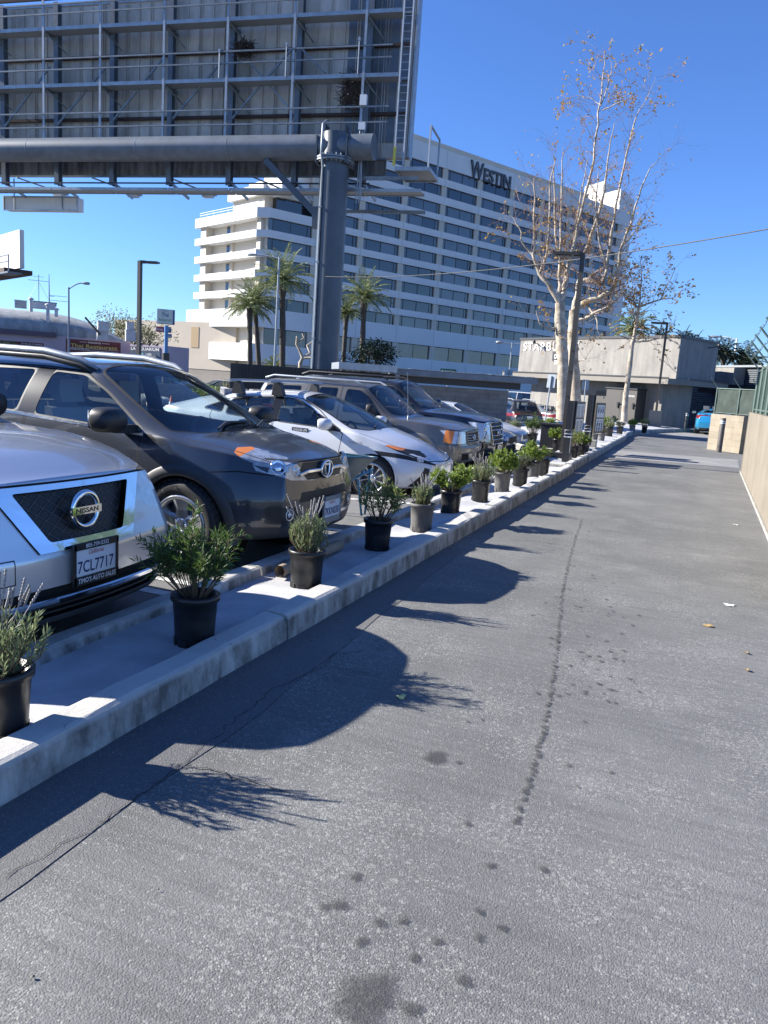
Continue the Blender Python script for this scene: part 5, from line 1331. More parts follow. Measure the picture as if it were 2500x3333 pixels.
def front_hit(c, y, z, rear=False):
    h, n = c.surf((3 if not rear else -c.L - 3, y, z), (-1 if not rear else 1, 0, 0)); return h, n
def fstrip(c, pts, wd, out, mt, name, parent=None, rear=False, n=10, depth=.02):
    """ribbon lying on the front (or rear) skin along points (y, z)"""
    Q = []
    for a, b in zip(pts, pts[1:]):
        for i in range(n): Q.append((lerp(a[0], b[0], i / n), lerp(a[1], b[1], i / n)))
    Q.append(pts[-1]); mb = MB(); rows = []; sg = -1 if rear else 1; last = None
    for i, (y, z) in enumerate(Q):
        a, b = Q[max(0, i - 1)], Q[min(len(Q) - 1, i + 1)]; d = Vector((b[0] - a[0], b[1] - a[1])).normalized(); p = Vector((-d.y, d.x)) * (wd / 2)
        h, nn_ = front_hit(c, y, z, rear); x = h.x if h else last; last = x
        if x is None: continue
        rows.append([Vector((x - sg * depth, y - p.x, z - p.y)), Vector((x + sg * out * .7, y - p.x, z - p.y)), Vector((x + sg * out, y - p.x * .6, z - p.y * .6)), Vector((x + sg * out, y + p.x * .6, z + p.y * .6)), Vector((x + sg * out * .7, y + p.x, z + p.y)), Vector((x - sg * depth, y + p.x, z + p.y))])
    vs = [v for r in rows for v in r]
    mb.add(vs, [(i * 6 + j, i * 6 + j + 1, i * 6 + 7 + j, i * 6 + 6 + j) for i in range(len(rows) - 1) for j in range(5)], 0, False)
    for r in (0, len(rows) - 1): mb.add(rows[r], [tuple(range(6))])
    return c.attach(mb, name, mt, parent)
def sstrip(c, pts, wd, out, mt, name, sd, parent=None, n=6):
    Q = []
    for a, b in zip(pts, pts[1:]):
        for i in range(n): Q.append((lerp(a[0], b[0], i / n), lerp(a[1], b[1], i / n)))
    Q.append(pts[-1]); mb = MB(); rows = []; last = None
    for i, (s_, z) in enumerate(Q):
        a, b = Q[max(0, i - 1)], Q[min(len(Q) - 1, i + 1)]; d = Vector((a[0] - b[0], b[1] - a[1])).normalized(); p = Vector((-d.y, d.x)) * (wd / 2)
        h, _ = c.side_pt(-s_, z, sd); y = h.y if h else last; last = y
        if y is None: continue
        rows.append([Vector((-s_ - p.x, y - sd * .015, z - p.y)), Vector((-s_ - p.x, y + sd * out, z - p.y)), Vector((-s_ + p.x, y + sd * out, z + p.y)), Vector((-s_ + p.x, y - sd * .015, z + p.y))])
    vs = [v for r in rows for v in r]
    mb.add(vs, [(i * 4 + j, i * 4 + j + 1, i * 4 + 5 + j, i * 4 + 4 + j) for i in range(len(rows) - 1) for j in range(3)], 0, False)
    for r in (0, len(rows) - 1): mb.add(rows[r], [(0, 1, 2, 3)])
    return c.attach(mb, name, mt, parent)
def ring_on(c, y, z, ry, rz, th, mt, name, rear=False, bars=None, text=None, tilt=0, base=None):
    h, n = front_hit(c, y, z, rear); sg = -1 if rear else 1
    F = Vector((sg, 0, tilt)).normalized(); U = Vector((-tilt * sg, 0, 1)).normalized(); R_ = U.cross(F) * 1; R_ = Vector((0, 1, 0)) * sg
    cc = Vector((h.x, y, z)) + F * .02; mb = MB()
    P = [cc + R_ * (ry * cos(2 * pi * i / 28)) + U * (rz * sin(2 * pi * i / 28)) for i in range(29)]
    mb.tube(P, th, 8, cap=False)
    for b in bars or []:
        mb.tube([cc + R_ * (ry * p[0]) + U * (rz * p[1]) for p in b], th * .9, 6)
    if base: mb.lathe([(0, 0), (1, 0), (1, -.02)], 24, cc - F * .008, (R_ * ry, U * rz, F), 1)
    o = c.attach(mb, name, [mt, base] if base else mt)
    if text:
        m2 = MB(); m2.box(cc + F * .008, (ry * 2.3, rz * .46, .018), (R_, U, F)); put_text(m2, text, cc + F * .0185 - U * (rz * .13), R_, U, rz * .27, 1, bold=.012, width=ry * 1.75, center=True)
        m2.build('badge_bar', [mt, M['black']], o, world=False)
    return o
def disc_lamp(c, y, z, r, off, mt, name, parent, rear=False, dirn=None):
    h, n = front_hit(c, y, z, rear)
    if h is None: return
    F = n if n.x > 0 or rear else -n; F = F.normalized(); X_ = F.orthogonal().normalized(); Y_ = F.cross(X_); mb = MB()
    mb.lathe([(0, .012), (r * .35, .011), (r * .5, .003), (r * .85, .004), (r, .012), (r * 1.08, .006), (r * 1.08, -.01)], 24, h + F * off, (X_, Y_, F)); return mb.build(name, mt, parent, world=False)
def headlight(c, fp, sp, sd, mt, name='headlight', amber=None, fx=-.9):
    fs = []
    if fp: fs += c.cut('front', [(a * sd, b) for a, b in fp], xmin=fx)
    if sp: fs2 = c.cut('side', SV(sp), sd); fs = [f for f in set(fs) | set(fs2) if f.is_valid]
    fs = [f for f in fs if f.is_valid]
    c.color(fs, 'head_' + name, mt)
    if amber:
        am = c.cut('side', SV(amber), sd); c.color(am, 'amber', M['amber'])
        fs = list({f for f in fs if f.is_valid} | set(am))
    return c.part([f for f in fs if f.is_valid], name)
M['lamp_body'] = mat('headlamp', (.55, .58, .61), .16, .3, .6, 12, coat=1)
M['lamp_bright'] = mat('headlamp_clear', (.74, .76, .78), .15, .3, .3, 18, coat=1)
def mesh_mat(name, kind):
    m, t, b = new_mat(name); N = t.nodes.new; L = t.links.new; tc = N('ShaderNodeTexCoord')
    mp = N('ShaderNodeMapping'); L(tc.outputs['Object'], mp.inputs[0]); v = N('ShaderNodeTexVoronoi'); v.feature = 'DISTANCE_TO_EDGE'; v.inputs['Randomness'].default_value = 0
    mp.inputs['Scale'].default_value = (1, 16, 22) if kind == 'diamond' else (1, 30, 30); mp.inputs['Rotation'].default_value = (radians(45) if kind == 'diamond' else 0, 0, 0)
    L(mp.outputs[0], v.inputs[0]); v.inputs['Scale'].default_value = 1; r = N('ShaderNodeMapRange'); r.inputs[1].default_value = .06; r.inputs[2].default_value = .12; L(v.outputs['Distance'], r.inputs[0])
    mx = N('ShaderNodeMix'); mx.data_type = 'RGBA'; mx.inputs[6].default_value = (.05, .05, .052, 1); mx.inputs[7].default_value = (.003, .003, .003, 1); L(r.outputs[0], mx.inputs[0]); L(mx.outputs[2], b.inputs['Base Color']); b.inputs['Roughness'].default_value = .4
    bp = N('ShaderNodeBump'); bp.invert = True; bp.inputs['Strength'].default_value = 1; bp.inputs['Distance'].default_value = .02; L(r.outputs[0], bp.inputs['Height']); L(bp.outputs[0], b.inputs['Normal'])
    return m
M['grille_mesh'] = mesh_mat('grille_mesh', 'diamond'); M['grille_hex'] = mesh_mat('grille_hex', 'hex')

def std_car(name, label, loc, rz, p, R, wins, ws_poly, rear_poly, paint_m, axles, Rw, track, rim, cat='car', res=.06, glass=('car_glass', 'car_glass_dark'), doors=None, group=None,
            trim=.018, arch=1.09, bow=None, nose=None, tail=None, floor=.32, seats=True, dash=None, archlip=None, handle=True, prewheel=None):
    L = p['L']
    bow = bow or [(0, .13), (.5, .14), (p['s_cowl'], .15), (p['s_head'], .08), (L * .6, 0), (L - .4, -.07), (L, -.12)]
    c = Car(name, label, R, L, bow, nose or [(.2, -.06), (.45, 0), (.62, .0), (1.1, -.08)], tail or [(.3, .04), (.6, 0), (1.1, .04)], loc, rz, dict(paint=paint_m), res, cat, group)
    c.p = p; c.axles = axles; c.Rw = Rw
    for xa in axles: c.arch(-xa, Rw * arch, Rw)
    c.door_faces = {}
    for sd in (1, -1):
        if doors:
            for d in doors:
                fs = c.cut('side', SV(d), sd, ymin=.5); pid = c.part(fs, 'door'); c.door_faces[sd, tuple(d[0])] = pid
                # shut line
                c.line('side', SV(list(d) + [d[0]]), .011, 'gap', sd, ymin=.5)
        for i, (poly, nm, key) in enumerate(wins):
            par = None; cx = sum(q[0] for q in poly) / len(poly)
            if doors:
                for d in doors:
                    if min(q[0] for q in d) < cx < max(q[0] for q in d): par = c.door_faces[sd, tuple(d[0])]
            pid = c.window(SV(poly), nm, key, sd, r=.05, rim=trim); c.parts[pid][3] = par
    if ws_poly: c.window(ws_poly, 'windscreen', 'car_glass_clear', 0, r=.05, rim=.02, proj='top', xmin=-p['s_head'] - .25, xmax=-p['s_cowl'] + .45)
    if rear_poly: c.window(rear_poly, 'rear_window', glass[1], 0, r=.05, rim=.02, proj='rear', zmin=p['deck'] - .1 if p.get('hatch') else 0)
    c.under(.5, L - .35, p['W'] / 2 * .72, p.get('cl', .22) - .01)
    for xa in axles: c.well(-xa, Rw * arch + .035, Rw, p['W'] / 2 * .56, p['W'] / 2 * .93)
    if seats: c.interior(floor, p['s_cowl'] + .12, min(p['s_rb'] - .1, p['s_rr'] + .2), p['W'] / 2 * .76, floor + .28, p.get('seat', 'seat'), rows=p.get('rows', 2), dash_z=p['belt0'] - .03)
    for xa in axles:
        for sd in (1, -1): c.wheel(-xa, sd, Rw, p.get('tw', .22), p['W'] / 2 - p.get('tw', .22) / 2 - .012, p.get('rr', Rw * .64), rim[0], rim[1], text=p.get('tyre_text') if xa == axles[0] else None)
    if handle and doors:
        for sd in (1, -1):
            for d in doors:
                xr = max(q[0] for q in d); z = p['belt0'] - p.get('hd', .15)
                c.line('side', SV([(xr - .26, z - .02), (xr - .10, z - .02)]), .05, 'gap2', sd)
                sstrip(c, [(xr - .27, z), (xr - .09, z + .004)], .034, .035, paint_m, 'door_handle', sd)
    return c

M['black_gloss'] = mat('black_gloss', (.012, .012, .013), .22)
def pillar(c, poly, sd): c.color(c.cut('side', SV(poly), sd), 'pillar', M['black_gloss'])
# ---------------- dark grey SUV (second in the row) ----------------
M['p_grey'] = paint('dark_grey_paint', (.036, .042, .054), .35, .3, 1.0, .12)
P = dict(L=4.43, W=1.845, H=1.60, nose_h=.915, hood_h=1.02, belt0=1.03, belt1=1.13, s_cowl=.82, s_head=1.68, s_rr=3.65, s_rb=4.22, deck=1.08)
Rr = rails_gen(**P, cl=.26, lead=.875, roof_w=.67, deck_w=.60, hood_w=.87, over=dict(zb=[(0, .305), (.15, .28), (.5, .26), (3.7, .26), (4.2, .34), (4.43, .42)]))
P.update(rows=2, tw=.225, rr=.235, tyre_text='ASSURANCE', hatch=True, hd=.13, seat='seat_light')
fd = [(1.12, .44), (1.10, 1.0), (1.62, 1.37), (1.84, 1.48), (2.30, 1.505), (2.30, .44)]
rd = [(2.32, .44), (2.32, 1.505), (2.98, 1.495), (3.34, 1.43), (3.46, 1.1), (3.32, .84), (2.98, .62), (2.86, .44)]
wins = [([(1.10, 1.05), (2.22, 1.11), (2.19, 1.465), (1.84, 1.45), (1.58, 1.335)], 'window', 'car_glass'), ([(2.42, 1.12), (3.22, 1.152), (3.22, 1.41), (2.95, 1.46), (2.39, 1.472)], 'window', 'car_glass_dark'), ([(3.32, 1.18), (3.72, 1.22), (3.55, 1.37), (3.32, 1.41)], 'quarter_window', 'car_glass_dark')]
wsp = [(-.83, -.30), (-.90, -.55), (-1.06, -.765), (-1.74, -.595), (-1.70, -.3), (-1.70, .3), (-1.74, .595), (-1.06, .765), (-.90, .55), (-.83, .30)]
wsp = [(-.66, -.30), (-.72, -.55), (-.87, -.775), (-1.70, -.61), (-1.70, .61), (-.87, .775), (-.72, .55), (-.66, .30)]
c = rav = std_car('suv', 'dark grey suv with black mirror and silver roof rails, second car in the row', (-2.92, 5.78, .02), 0, P, Rr, wins, wsp, [(-.58, 1.15), (.58, 1.15), (.52, 1.5), (-.52, 1.5)], M['p_grey'], (.70, 3.36), .358, 0, ((5, .17, .01), M['alloy']), doors=[fd, rd], res=.05)
for sd in (1, -1):
    pillar(c, [(2.215, 1.11), (2.40, 1.115), (2.375, 1.495), (2.185, 1.49)], sd)
    pillar(c, [(.93, .985), (1.10, 1.03), (1.12, 1.045), (1.00, 1.035)], sd)
    c.color(c.cut('side', SV([(.0, .15), (4.6, .15), (4.6, .36), (.0, .36)]), sd, ymin=.3), 'cladding')
    headlight(c, [(.20, .735), (.30, .825), (.50, .895), (.72, .935), (.72, .83), (.52, .76)], [(.02, .93), (.30, .985), (.36, .98), (.24, .915), (.10, .865), (.02, .845)], sd, M['lamp_body'], fx=-.16, amber=[(.27, .974), (.31, .988), (.37, .983), (.33, .955), (.26, .928)])
    c.color(c.cut('front', [(sd * a, b) for a, b in round_poly([(.41, .43), (.70, .44), (.74, .565), (.44, .545)], .05)]), 'fog_recess', M['plastic'])
    c.color(c.cut('rear', [(sd * a, b) for a, b in [(.56, .86), (.86, .86), (.80, 1.12), (.58, 1.08)]]), 'tail', M['red_lens'])
    c.line('side', SV([(.02, .80), (.25, .82), (.44, .80)]), .010, 'gap', sd)
g = c.cut('front', [(-.30, .745), (.30, .745), (.40, .83), (.34, .885), (-.34, .885), (-.40, .83)]); c.color(g, 'hex', M['grille_hex']); c.part(g, 'grille')
g = c.cut('front', [(-.44, .575), (.44, .575), (.40, .655), (-.40, .655)]); c.color(g, 'slot', M['plastic']); c.part(g, 'lower_grille')
c.color(c.cut('front', [(-.95, .15), (.95, .15), (.95, .40), (-.95, .40)]), 'cladding')
c.line('top', [(.04, -.58), (-.28, -.68), (-.72, -.79)], .012, 'gap', xmin=-.8); c.line('top', [(.04, .58), (-.28, .68), (-.72, .79)], .012, 'gap', xmin=-.8)
c.line('front', [(-.60, .915), (-.3, .895), (.3, .895), (.60, .915)], .012, 'gap')
root = c.finish()
for sd in (1, -1):
    sstrip(c, [(1.08, 1.03), (2.3, 1.093), (3.4, 1.145)], .022, .007, M['chrome'], 'window_trim', sd)
    for xa in (.70, 3.36): c.lip(-xa, .358, .39, .475, sd, .014)
    fstrip(c, [(sd * .09, .815), (sd * .30, .815), (sd * .42, .795)], .03, .022, M['chrome'], 'grille_bar')
    disc_lamp(c, sd * .60, .86, .058, -.004, M['reflector'], 'lamp_reflector', root); disc_lamp(c, sd * .45, .835, .045, -.004, M['lamp_bright'], 'lamp_reflector', root); disc_lamp(c, sd * .55, .49, .045, -.006, M['lamp_bright'], 'fog_lamp', root)
    c.mirror(-1.24, 1.14, sd, (.24, .29, .19), M['black'])
    pts = [Vector((-1.76, sd * .60, 1.505)), Vector((-1.92, sd * .635, 1.575)), Vector((-2.3, sd * .645, 1.63)), Vector((-2.9, sd * .64, 1.635)), Vector((-3.4, sd * .62, 1.60)), Vector((-3.65, sd * .60, 1.53))]
    mb = MB(); mb.tube(pts, [.015, .03, .032, .032, .03, .02], 8); mb.tube([p - Vector((0, 0, .045)) for p in pts], [.02, .032, .03, .03, .03, .02], 6, 1); c.attach(mb, 'roof_rail', [M['galv'], M['black']])
ring_on(c, 0, .815, .10, .068, .011, M['chrome'], 'emblem', bars=[[(-.55, .75), (0, .55), (.55, .75)], [(-.45, .7), (-.38, -.3), (0, -.95), (.38, -.3), (.45, .7)]], base=M['p_grey'])
h, n = front_hit(c, .12, .48); c.plate(h.x + .025, .48, '7KKN030', frame=M['galv'], y=.06)
for y0 in (.15, -.45):
    mb = MB(); mb.tube([(-.66, y0, 1.095), (-.77, y0 + .28, 1.135), (-.79, y0 + .62, 1.13)], .012, 5); c.attach(mb, 'wiper', M['plastic'])
# ---------------- silver SUV (nearest) ----------------
M['p_silver'] = paint('silver_paint', (.60, .615, .645), .68, .33, 1.0, .04)
P = dict(L=4.85, W=1.96, H=1.74, nose_h=.985, hood_h=1.12, belt0=1.13, belt1=1.2, s_cowl=1.45, s_head=2.15, s_rr=4.0, s_rb=4.7, deck=1.15)
Rr = rails_gen(**P, cl=.24, lead=.955, blunt=1.12, roof_w=.68, deck_w=.62, hood_w=.86, crown=.05, over=dict(zb=[(0, .235), (.15, .225), (.5, .24), (4.1, .24), (4.6, .32), (4.85, .4)]))
P.update(rows=3, tw=.235, rr=.24, hatch=True)
fd = [(1.62, .44), (1.60, 1.08), (2.15, 1.5), (2.3, 1.60), (2.60, 1.62), (2.60, .44)]
rd = [(2.62, .44), (2.62, 1.62), (3.4, 1.60), (3.6, 1.2), (3.4, .85), (3.1, .6), (3.0, .44)]
wins = [([(1.72, 1.16), (2.54, 1.18), (2.52, 1.57), (2.3, 1.56), (2.06, 1.45)], 'window', 'car_glass'), ([(2.70, 1.185), (3.45, 1.21), (3.32, 1.55), (2.68, 1.575)], 'window', 'car_glass_dark'), ([(3.6, 1.23), (4.25, 1.27), (4.0, 1.49), (3.46, 1.54)], 'quarter_window', 'car_glass_dark')]
wsp = [(-1.27, -.30), (-1.33, -.55), (-1.49, -.80), (-2.14, -.63), (-2.14, .63), (-1.49, .80), (-1.33, .55), (-1.27, .30)]
c = std_car('suv', 'silver suv with dark mesh grille and chrome surround, nearest car in the row', (-3.07, 3.18, 0), 0, P, Rr, wins, wsp, [(-.6, 1.2), (.6, 1.2), (.55, 1.55), (-.55, 1.55)], M['p_silver'], (.78, 3.68), .375, 0, ((5, .10, .01), M['alloy']), doors=[fd, rd], res=.055, nose=[(.2, -.05), (.40, .03), (.60, .03), (.68, .0), (.98, -.10)])
for sd in (1, -1):
    headlight(c, [(.50, .80), (.46, .90), (.56, .935), (.93, .955), (.93, .75), (.62, .73)], [(.0, .955), (.42, 1.0), (.50, .97), (.40, .82), (.0, .73)], sd, M['lamp_bright'])
    c.color(c.cut('front', [(sd * a, b) for a, b in round_poly([(.60, .36), (.88, .40), (.88, .52), (.66, .50)], .04)]), 'fog_recess', M['plastic'])
    c.color(c.cut('rear', [(sd * a, b) for a, b in [(.62, .9), (.9, .9), (.84, 1.2), (.64, 1.15)]]), 'tail', M['red_lens'])
g = c.cut('front', [(-.34, .625), (.34, .625), (.535, .958), (-.535, .958)]); c.color(g, 'chrome_v', M['chrome']); c.part(g, 'grille_trim', None, -.012)
g = c.cut('front', round_poly([(-.265, .672), (.265, .672), (.415, .925), (-.415, .925)], .02)); c.color(g, 'mesh', M['grille_mesh']); c.part(g, 'grille', None, .03)
g = c.cut('front', [(-.62, .27), (.62, .27), (.74, .445), (-.74, .445)]); c.color(g, 'slot', M['void']); c.part(g, 'lower_grille', None, .03)
c.color(c.cut('front', [(-.98, .15), (.98, .15), (.98, .275), (-.98, .275)]), 'cladding')
c.line('front', [(-.80, .962), (-.42, .962), (.42, .962), (.80, .962)], .013, 'gap')
c.line('top', [(-.02, -.80), (-.3, -.80), (-1.0, -.85)], .012, 'gap', xmin=-1.1); c.line('top', [(-.02, .80), (-.3, .80), (-1.0, .85)], .012, 'gap', xmin=-1.1)
c.line('front', round_poly([(-.62, .50), (-.48, .50), (-.48, .62), (-.62, .62), (-.62, .50)], 0), .006, 'gap')
root = c.finish()
for sd in (1, -1):
    fstrip(c, [(sd * .62, .40), (sd * .76, .50)], .03, .02, M['p_silver'], 'bumper_blade')
    c.mirror(-1.98, 1.22, sd, (.22, .28, .2), M['black'])
    c.lip(-.78, .375, .405, .44, sd, .006, M['p_silver']); c.lip(-3.68, .375, .405, .44, sd, .006, M['p_silver'])
    pts = [Vector((-1.95, sd * .62, 1.66)), Vector((-2.1, sd * .64, 1.74)), Vector((-3.8, sd * .62, 1.72)), Vector((-4.0, sd * .6, 1.66))]; mb = MB(); mb.tube(pts, .03, 8); c.attach(mb, 'roof_rail', M['galv'])
fstrip(c, [(-.70, .395), (-.5, .375), (.5, .375), (.70, .395)], .032, .035, M['chrome'], 'lower_trim', n=8)
for z in (.305, .34): fstrip(c, [(-.55, z), (.55, z)], .012, .006, M['plastic'], 'lower_slat')
ring_on(c, 0, .81, .092, .092, .017, M['chrome'], 'emblem', text='NISSAN')
h, n = front_hit(c, 0, .545); c.plate(h.x + .02, .545, '7CL7717', frame=M['black'], top='805-739-5332', bottom="TIMO'S AUTO SALES", y=.0)

# ---------------- white hybrid hatchback ----------------
M['p_white'] = paint('white_paint_car', (.66, .67, .69), .1, .3, 1.0, .04)
P = dict(L=4.45, W=1.76, H=1.455, nose_h=.66, hood_h=.925, belt0=.93, belt1=1.05, s_cowl=.98, s_head=1.92, s_rr=3.6, s_rb=4.30, deck=1.12)
ov = dict(zt=[(0, .56), (.08, .64), (.35, .79), (.7, .905), (.95, .98), (1.4, 1.23), (1.85, 1.405), (2.2, 1.452), (2.6, 1.45), (3.2, 1.385), (3.8, 1.27), (4.3, 1.14), (4.45, 1.0)],
          zr=[(0, .55), (.08, .62), (.35, .75), (.7, .86), (.96, .925), (1.5, 1.18), (2.0, 1.365), (2.5, 1.385), (3.2, 1.325), (3.8, 1.22), (4.3, 1.10), (4.45, .97)])
Rr = rails_gen(**P, cl=.19, lead=.54, blunt=.92, roof_w=.66, deck_w=.62, hood_w=.88, over=ov)
P.update(rows=2, tw=.2, rr=.215, hatch=True, hd=.10, seat='seat_light')
fd = [(1.20, .36), (1.14, .90), (1.60, 1.20), (1.95, 1.345), (2.30, 1.37), (2.26, .36)]
rd = [(2.28, .36), (2.32, 1.37), (2.9, 1.33), (3.35, 1.22), (3.4, .98), (3.2, .76), (2.95, .58), (2.85, .36)]
wins = [([(1.42, .965), (2.22, 1.0), (2.24, 1.335), (1.98, 1.315), (1.72, 1.20)], 'window', 'car_glass'), ([(2.38, 1.005), (3.12, 1.04), (3.12, 1.255), (2.9, 1.30), (2.39, 1.335)], 'window', 'car_glass'), ([(1.17, .935), (1.39, .962), (1.62, 1.145), (1.50, 1.10)], 'quarter_window', 'car_glass_dark'), ([(3.2, 1.06), (3.55, 1.10), (3.22, 1.225)], 'quarter_window', 'car_glass_dark')]
wsp = [(-.80, -.30), (-.86, -.55), (-1.03, -.745), (-1.90, -.56), (-1.90, .56), (-1.03, .745), (-.86, .55), (-.80, .30)]
c = std_car('hatchback', 'white hybrid hatchback with roof crossbars and a driver inside', (-3.50, 10.85, -.10), 0, P, Rr, wins, wsp, [(-.6, 1.0), (.6, 1.0), (.5, 1.2), (-.5, 1.2)], M['p_white'], (.64, 3.34), .317, 0, ((10, .035, .0), M['alloy']), doors=[fd, rd], res=.055,
            bow=[(0, .17), (.5, .2), (.98, .19), (1.9, .09), (3, 0), (4.0, -.06), (4.45, -.12)], nose=[(.2, -.03), (.40, .02), (.55, .02), (.8, -.04)])
for sd in (1, -1):
    pillar(c, [(2.225, .998), (2.375, 1.003), (2.39, 1.345), (2.24, 1.345)], sd); pillar(c, [(1.385, .96), (1.425, .965), (1.70, 1.19), (1.66, 1.185)], sd)
    headlight(c, [(.40, .56), (.62, .655), (.84, .71), (.84, .64), (.62, .585), (.44, .535)], [(.0, .70), (.46, .80), (.50, .79), (.30, .72), (.0, .625)], sd, M['plastic'], amber=[(.26, .760), (.46, .80), (.50, .79), (.38, .755), (.26, .735)])
    c.color(c.cut('front', [(sd * a, b) for a, b in [(.62, .24), (.74, .24), (.60, .52), (.55, .50)]]), 'fang', M['plastic'])
g = c.cut('front', [(-.50, .19), (.50, .19), (.44, .27), (-.44, .27)]); c.color(g, 'slot', M['plastic']); c.part(g, 'lower_grille')
c.line('top', [(.06, -.40), (-.18, -.62), (-.9, -.77)], .01, 'gap', xmin=-1); c.line('top', [(.06, .40), (-.18, .62), (-.9, .77)], .01, 'gap', xmin=-1)
c.line('front', [(-.55, .60), (0, .585), (.55, .60)], .01, 'gap')
root = c.finish(); prius = c
for sd in (1, -1):
    c.mirror(-1.36, 1.03, sd, (.20, .23, .16), M['p_white'])
    disc_lamp(c, sd * .62, .62, .03, .006, M['lamp_bright'], 'lamp_reflector', root)
for xr in (2.35, 3.05):
    mb = MB(); z = 1.56 if xr < 3 else 1.54
    mb.tube([Vector((-xr, y, z + .012 * (1 - (y / .8) ** 2))) for y in [-.86 + i * .1075 for i in range(17)]], .022, 8); o = c.attach(mb, 'roof_crossbar', M['galv'])
    for sd in (1, -1):
        m2 = MB(); m2.prism([Vector((-xr - .10, sd * .58, z - .20)), Vector((-xr + .10, sd * .58, z - .20)), Vector((-xr + .05, sd * .60, z - .01)), Vector((-xr - .05, sd * .60, z - .01))], (0, -.05, 0), (0, .1, 0)); m2.build('bar_foot', M['plastic'], o, world=False)
mb = MB(); mb.prism([Vector((-3.75, 0, 1.30)), Vector((-3.45, 0, 1.345)), Vector((-3.70, 0, 1.41)), Vector((-3.76, 0, 1.41))], (0, -.025, 0), (0, .05, 0)); c.attach(mb, 'antenna_fin', M['p_white'])
for sd in (-1,):
    h, n = c.side_pt(-1.82, .90, sd); mb = MB(); mb.box(h + Vector((0, -.004, 0)), (.27, .004, .06)); put_text(mb, 'CHOOSE LIFE', h + Vector((-.115, -.007, -.017)), (1, 0, 0), (0, 0, 1), .034, 1, bold=.01, width=.23); c.attach(mb, 'sticker', [M['black'], M['plate_white']])
    h, n = c.side_pt(-.92, .80, sd); mb = MB(); put_text(mb, 'hybrid', h + Vector((-.10, -.006, -.02)), (1, 0, 0), (0, 0, 1), .04, 0, width=.2); c.attach(mb, 'badge', M['galv'])
mb = MB(); mb.tube([(-.84, -.35, 1.0), (-.96, 0, 1.045), (-1.0, .35, 1.05)], .012, 5); c.attach(mb, 'wiper', M['plastic'])
# folded pale sheets on the back seat
r = random.Random(4); mb = MB()
for q in range(5):
    cx_, cy_ = -3.0 + r.uniform(-.2, .2), -.3 + r.uniform(-.2, .3)
    mb.grid(lambda u, v: (cx_ + .25 * cos(2 * pi * u) * sin(pi * v), cy_ + .2 * sin(2 * pi * u) * sin(pi * v), 1.02 + .1 * q / 4 + .07 * cos(pi * v) + .02 * sin(9 * u + 5 * v + q)), 12, 6)
o = mb.build('cloth_bundle', M['fabric'], loc=(0, 0, 0)); o.location = (-3.50, 10.85, -.10); tag(o, 'crumpled pale cloth bundle on the back seat of the white hatchback', 'cloth')

# ---------------- taupe SUV ----------------
M['p_taupe'] = paint('taupe_paint', (.125, .118, .112), .6, .33, 1.0, .25); M['p_taupe2'] = paint('taupe_cladding', (.21, .20, .185), .5, .42, .4, .2)
P = dict(L=4.55, W=1.83, H=1.70, nose_h=1.0, hood_h=1.07, belt0=1.08, belt1=1.12, s_cowl=1.25, s_head=1.85, s_rr=4.1, s_rb=4.48, deck=1.05)
Rr = rails_gen(**P, cl=.28, lead=.96, blunt=1.22, roof_w=.74, deck_w=.72, hood_w=.84, crown=.04)
P.update(rows=3, tw=.235, rr=.22, hatch=True)
fd = [(1.34, .46), (1.32, 1.08), (1.78, 1.48), (1.95, 1.60), (2.36, 1.61), (2.36, .46)]
rd = [(2.38, .46), (2.38, 1.61), (3.1, 1.60), (3.2, 1.1), (3.0, .80), (2.85, .46)]
wins = [([(1.48, 1.12), (2.28, 1.13), (2.27, 1.565), (1.98, 1.555), (1.76, 1.42)], 'window', 'car_glass'), ([(2.46, 1.135), (2.86, 1.14), (2.84, 1.565), (2.45, 1.57)], 'window', 'car_glass_dark'), ([(2.92, 1.14), (3.10, 1.145), (3.02, 1.56), (2.90, 1.565)], 'window', 'car_glass_dark'), ([(3.28, 1.15), (4.16, 1.16), (4.02, 1.54), (3.24, 1.56)], 'quarter_window', 'car_glass_dark')]
wsp = [(-1.12, -.30), (-1.17, -.55), (-1.30, -.74), (-1.84, -.64), (-1.84, .64), (-1.30, .74), (-1.17, .55), (-1.12, .30)]
c = std_car('suv', 'taupe older suv with whip antenna and amber corner lamps', (-3.96, 14.25, -.18), 0, P, Rr, wins, wsp, [(-.6, 1.1), (.6, 1.1), (.58, 1.5), (-.58, 1.5)], M['p_taupe'], (.72, 3.48), .365, 0, ((5, .12, .02), M['alloy']), doors=[fd, rd], res=.06)
for sd in (1, -1):
    headlight(c, [(.40, .72), (.40, .925), (.80, .945), (.80, .72)], [(.0, .945), (.22, .945), (.24, .73), (.0, .72)], sd, M['lamp_bright'], amber=[(.06, .95), (.22, .95), (.24, .73), (.07, .72)])
    c.color(c.cut('side', SV([(.0, .2), (4.6, .2), (4.6, .56), (.0, .56)]), sd, ymin=.3), 'clad2', M['p_taupe2'])
    c.color(c.cut('rear', [(sd * a, b) for a, b in [(.66, .75), (.88, .75), (.84, 1.15), (.68, 1.15)]]), 'tail', M['red_lens'])
    c.color(c.cut('front', [(sd * a, b) for a, b in round_poly([(.30, .42), (.62, .42), (.62, .54), (.34, .54)], .03)]), 'fog_recess', M['void'])
c.color(c.cut('front', [(-.95, .18), (.95, .18), (.95, .68), (-.95, .68)]), 'clad2', M['p_taupe2'])
for sd in (1, -1): c.color(c.cut('front', [(sd * a, b) for a, b in round_poly([(.26, .41), (.60, .41), (.62, .53), (.30, .53)], .03)]), 'fog_recess', M['void'])
g = c.cut('front', round_poly([(-.36, .70), (.36, .70), (.37, .94), (-.37, .94)], .05)); c.color(g, 'slot', M['plastic']); c.part(g, 'grille', None, .02)
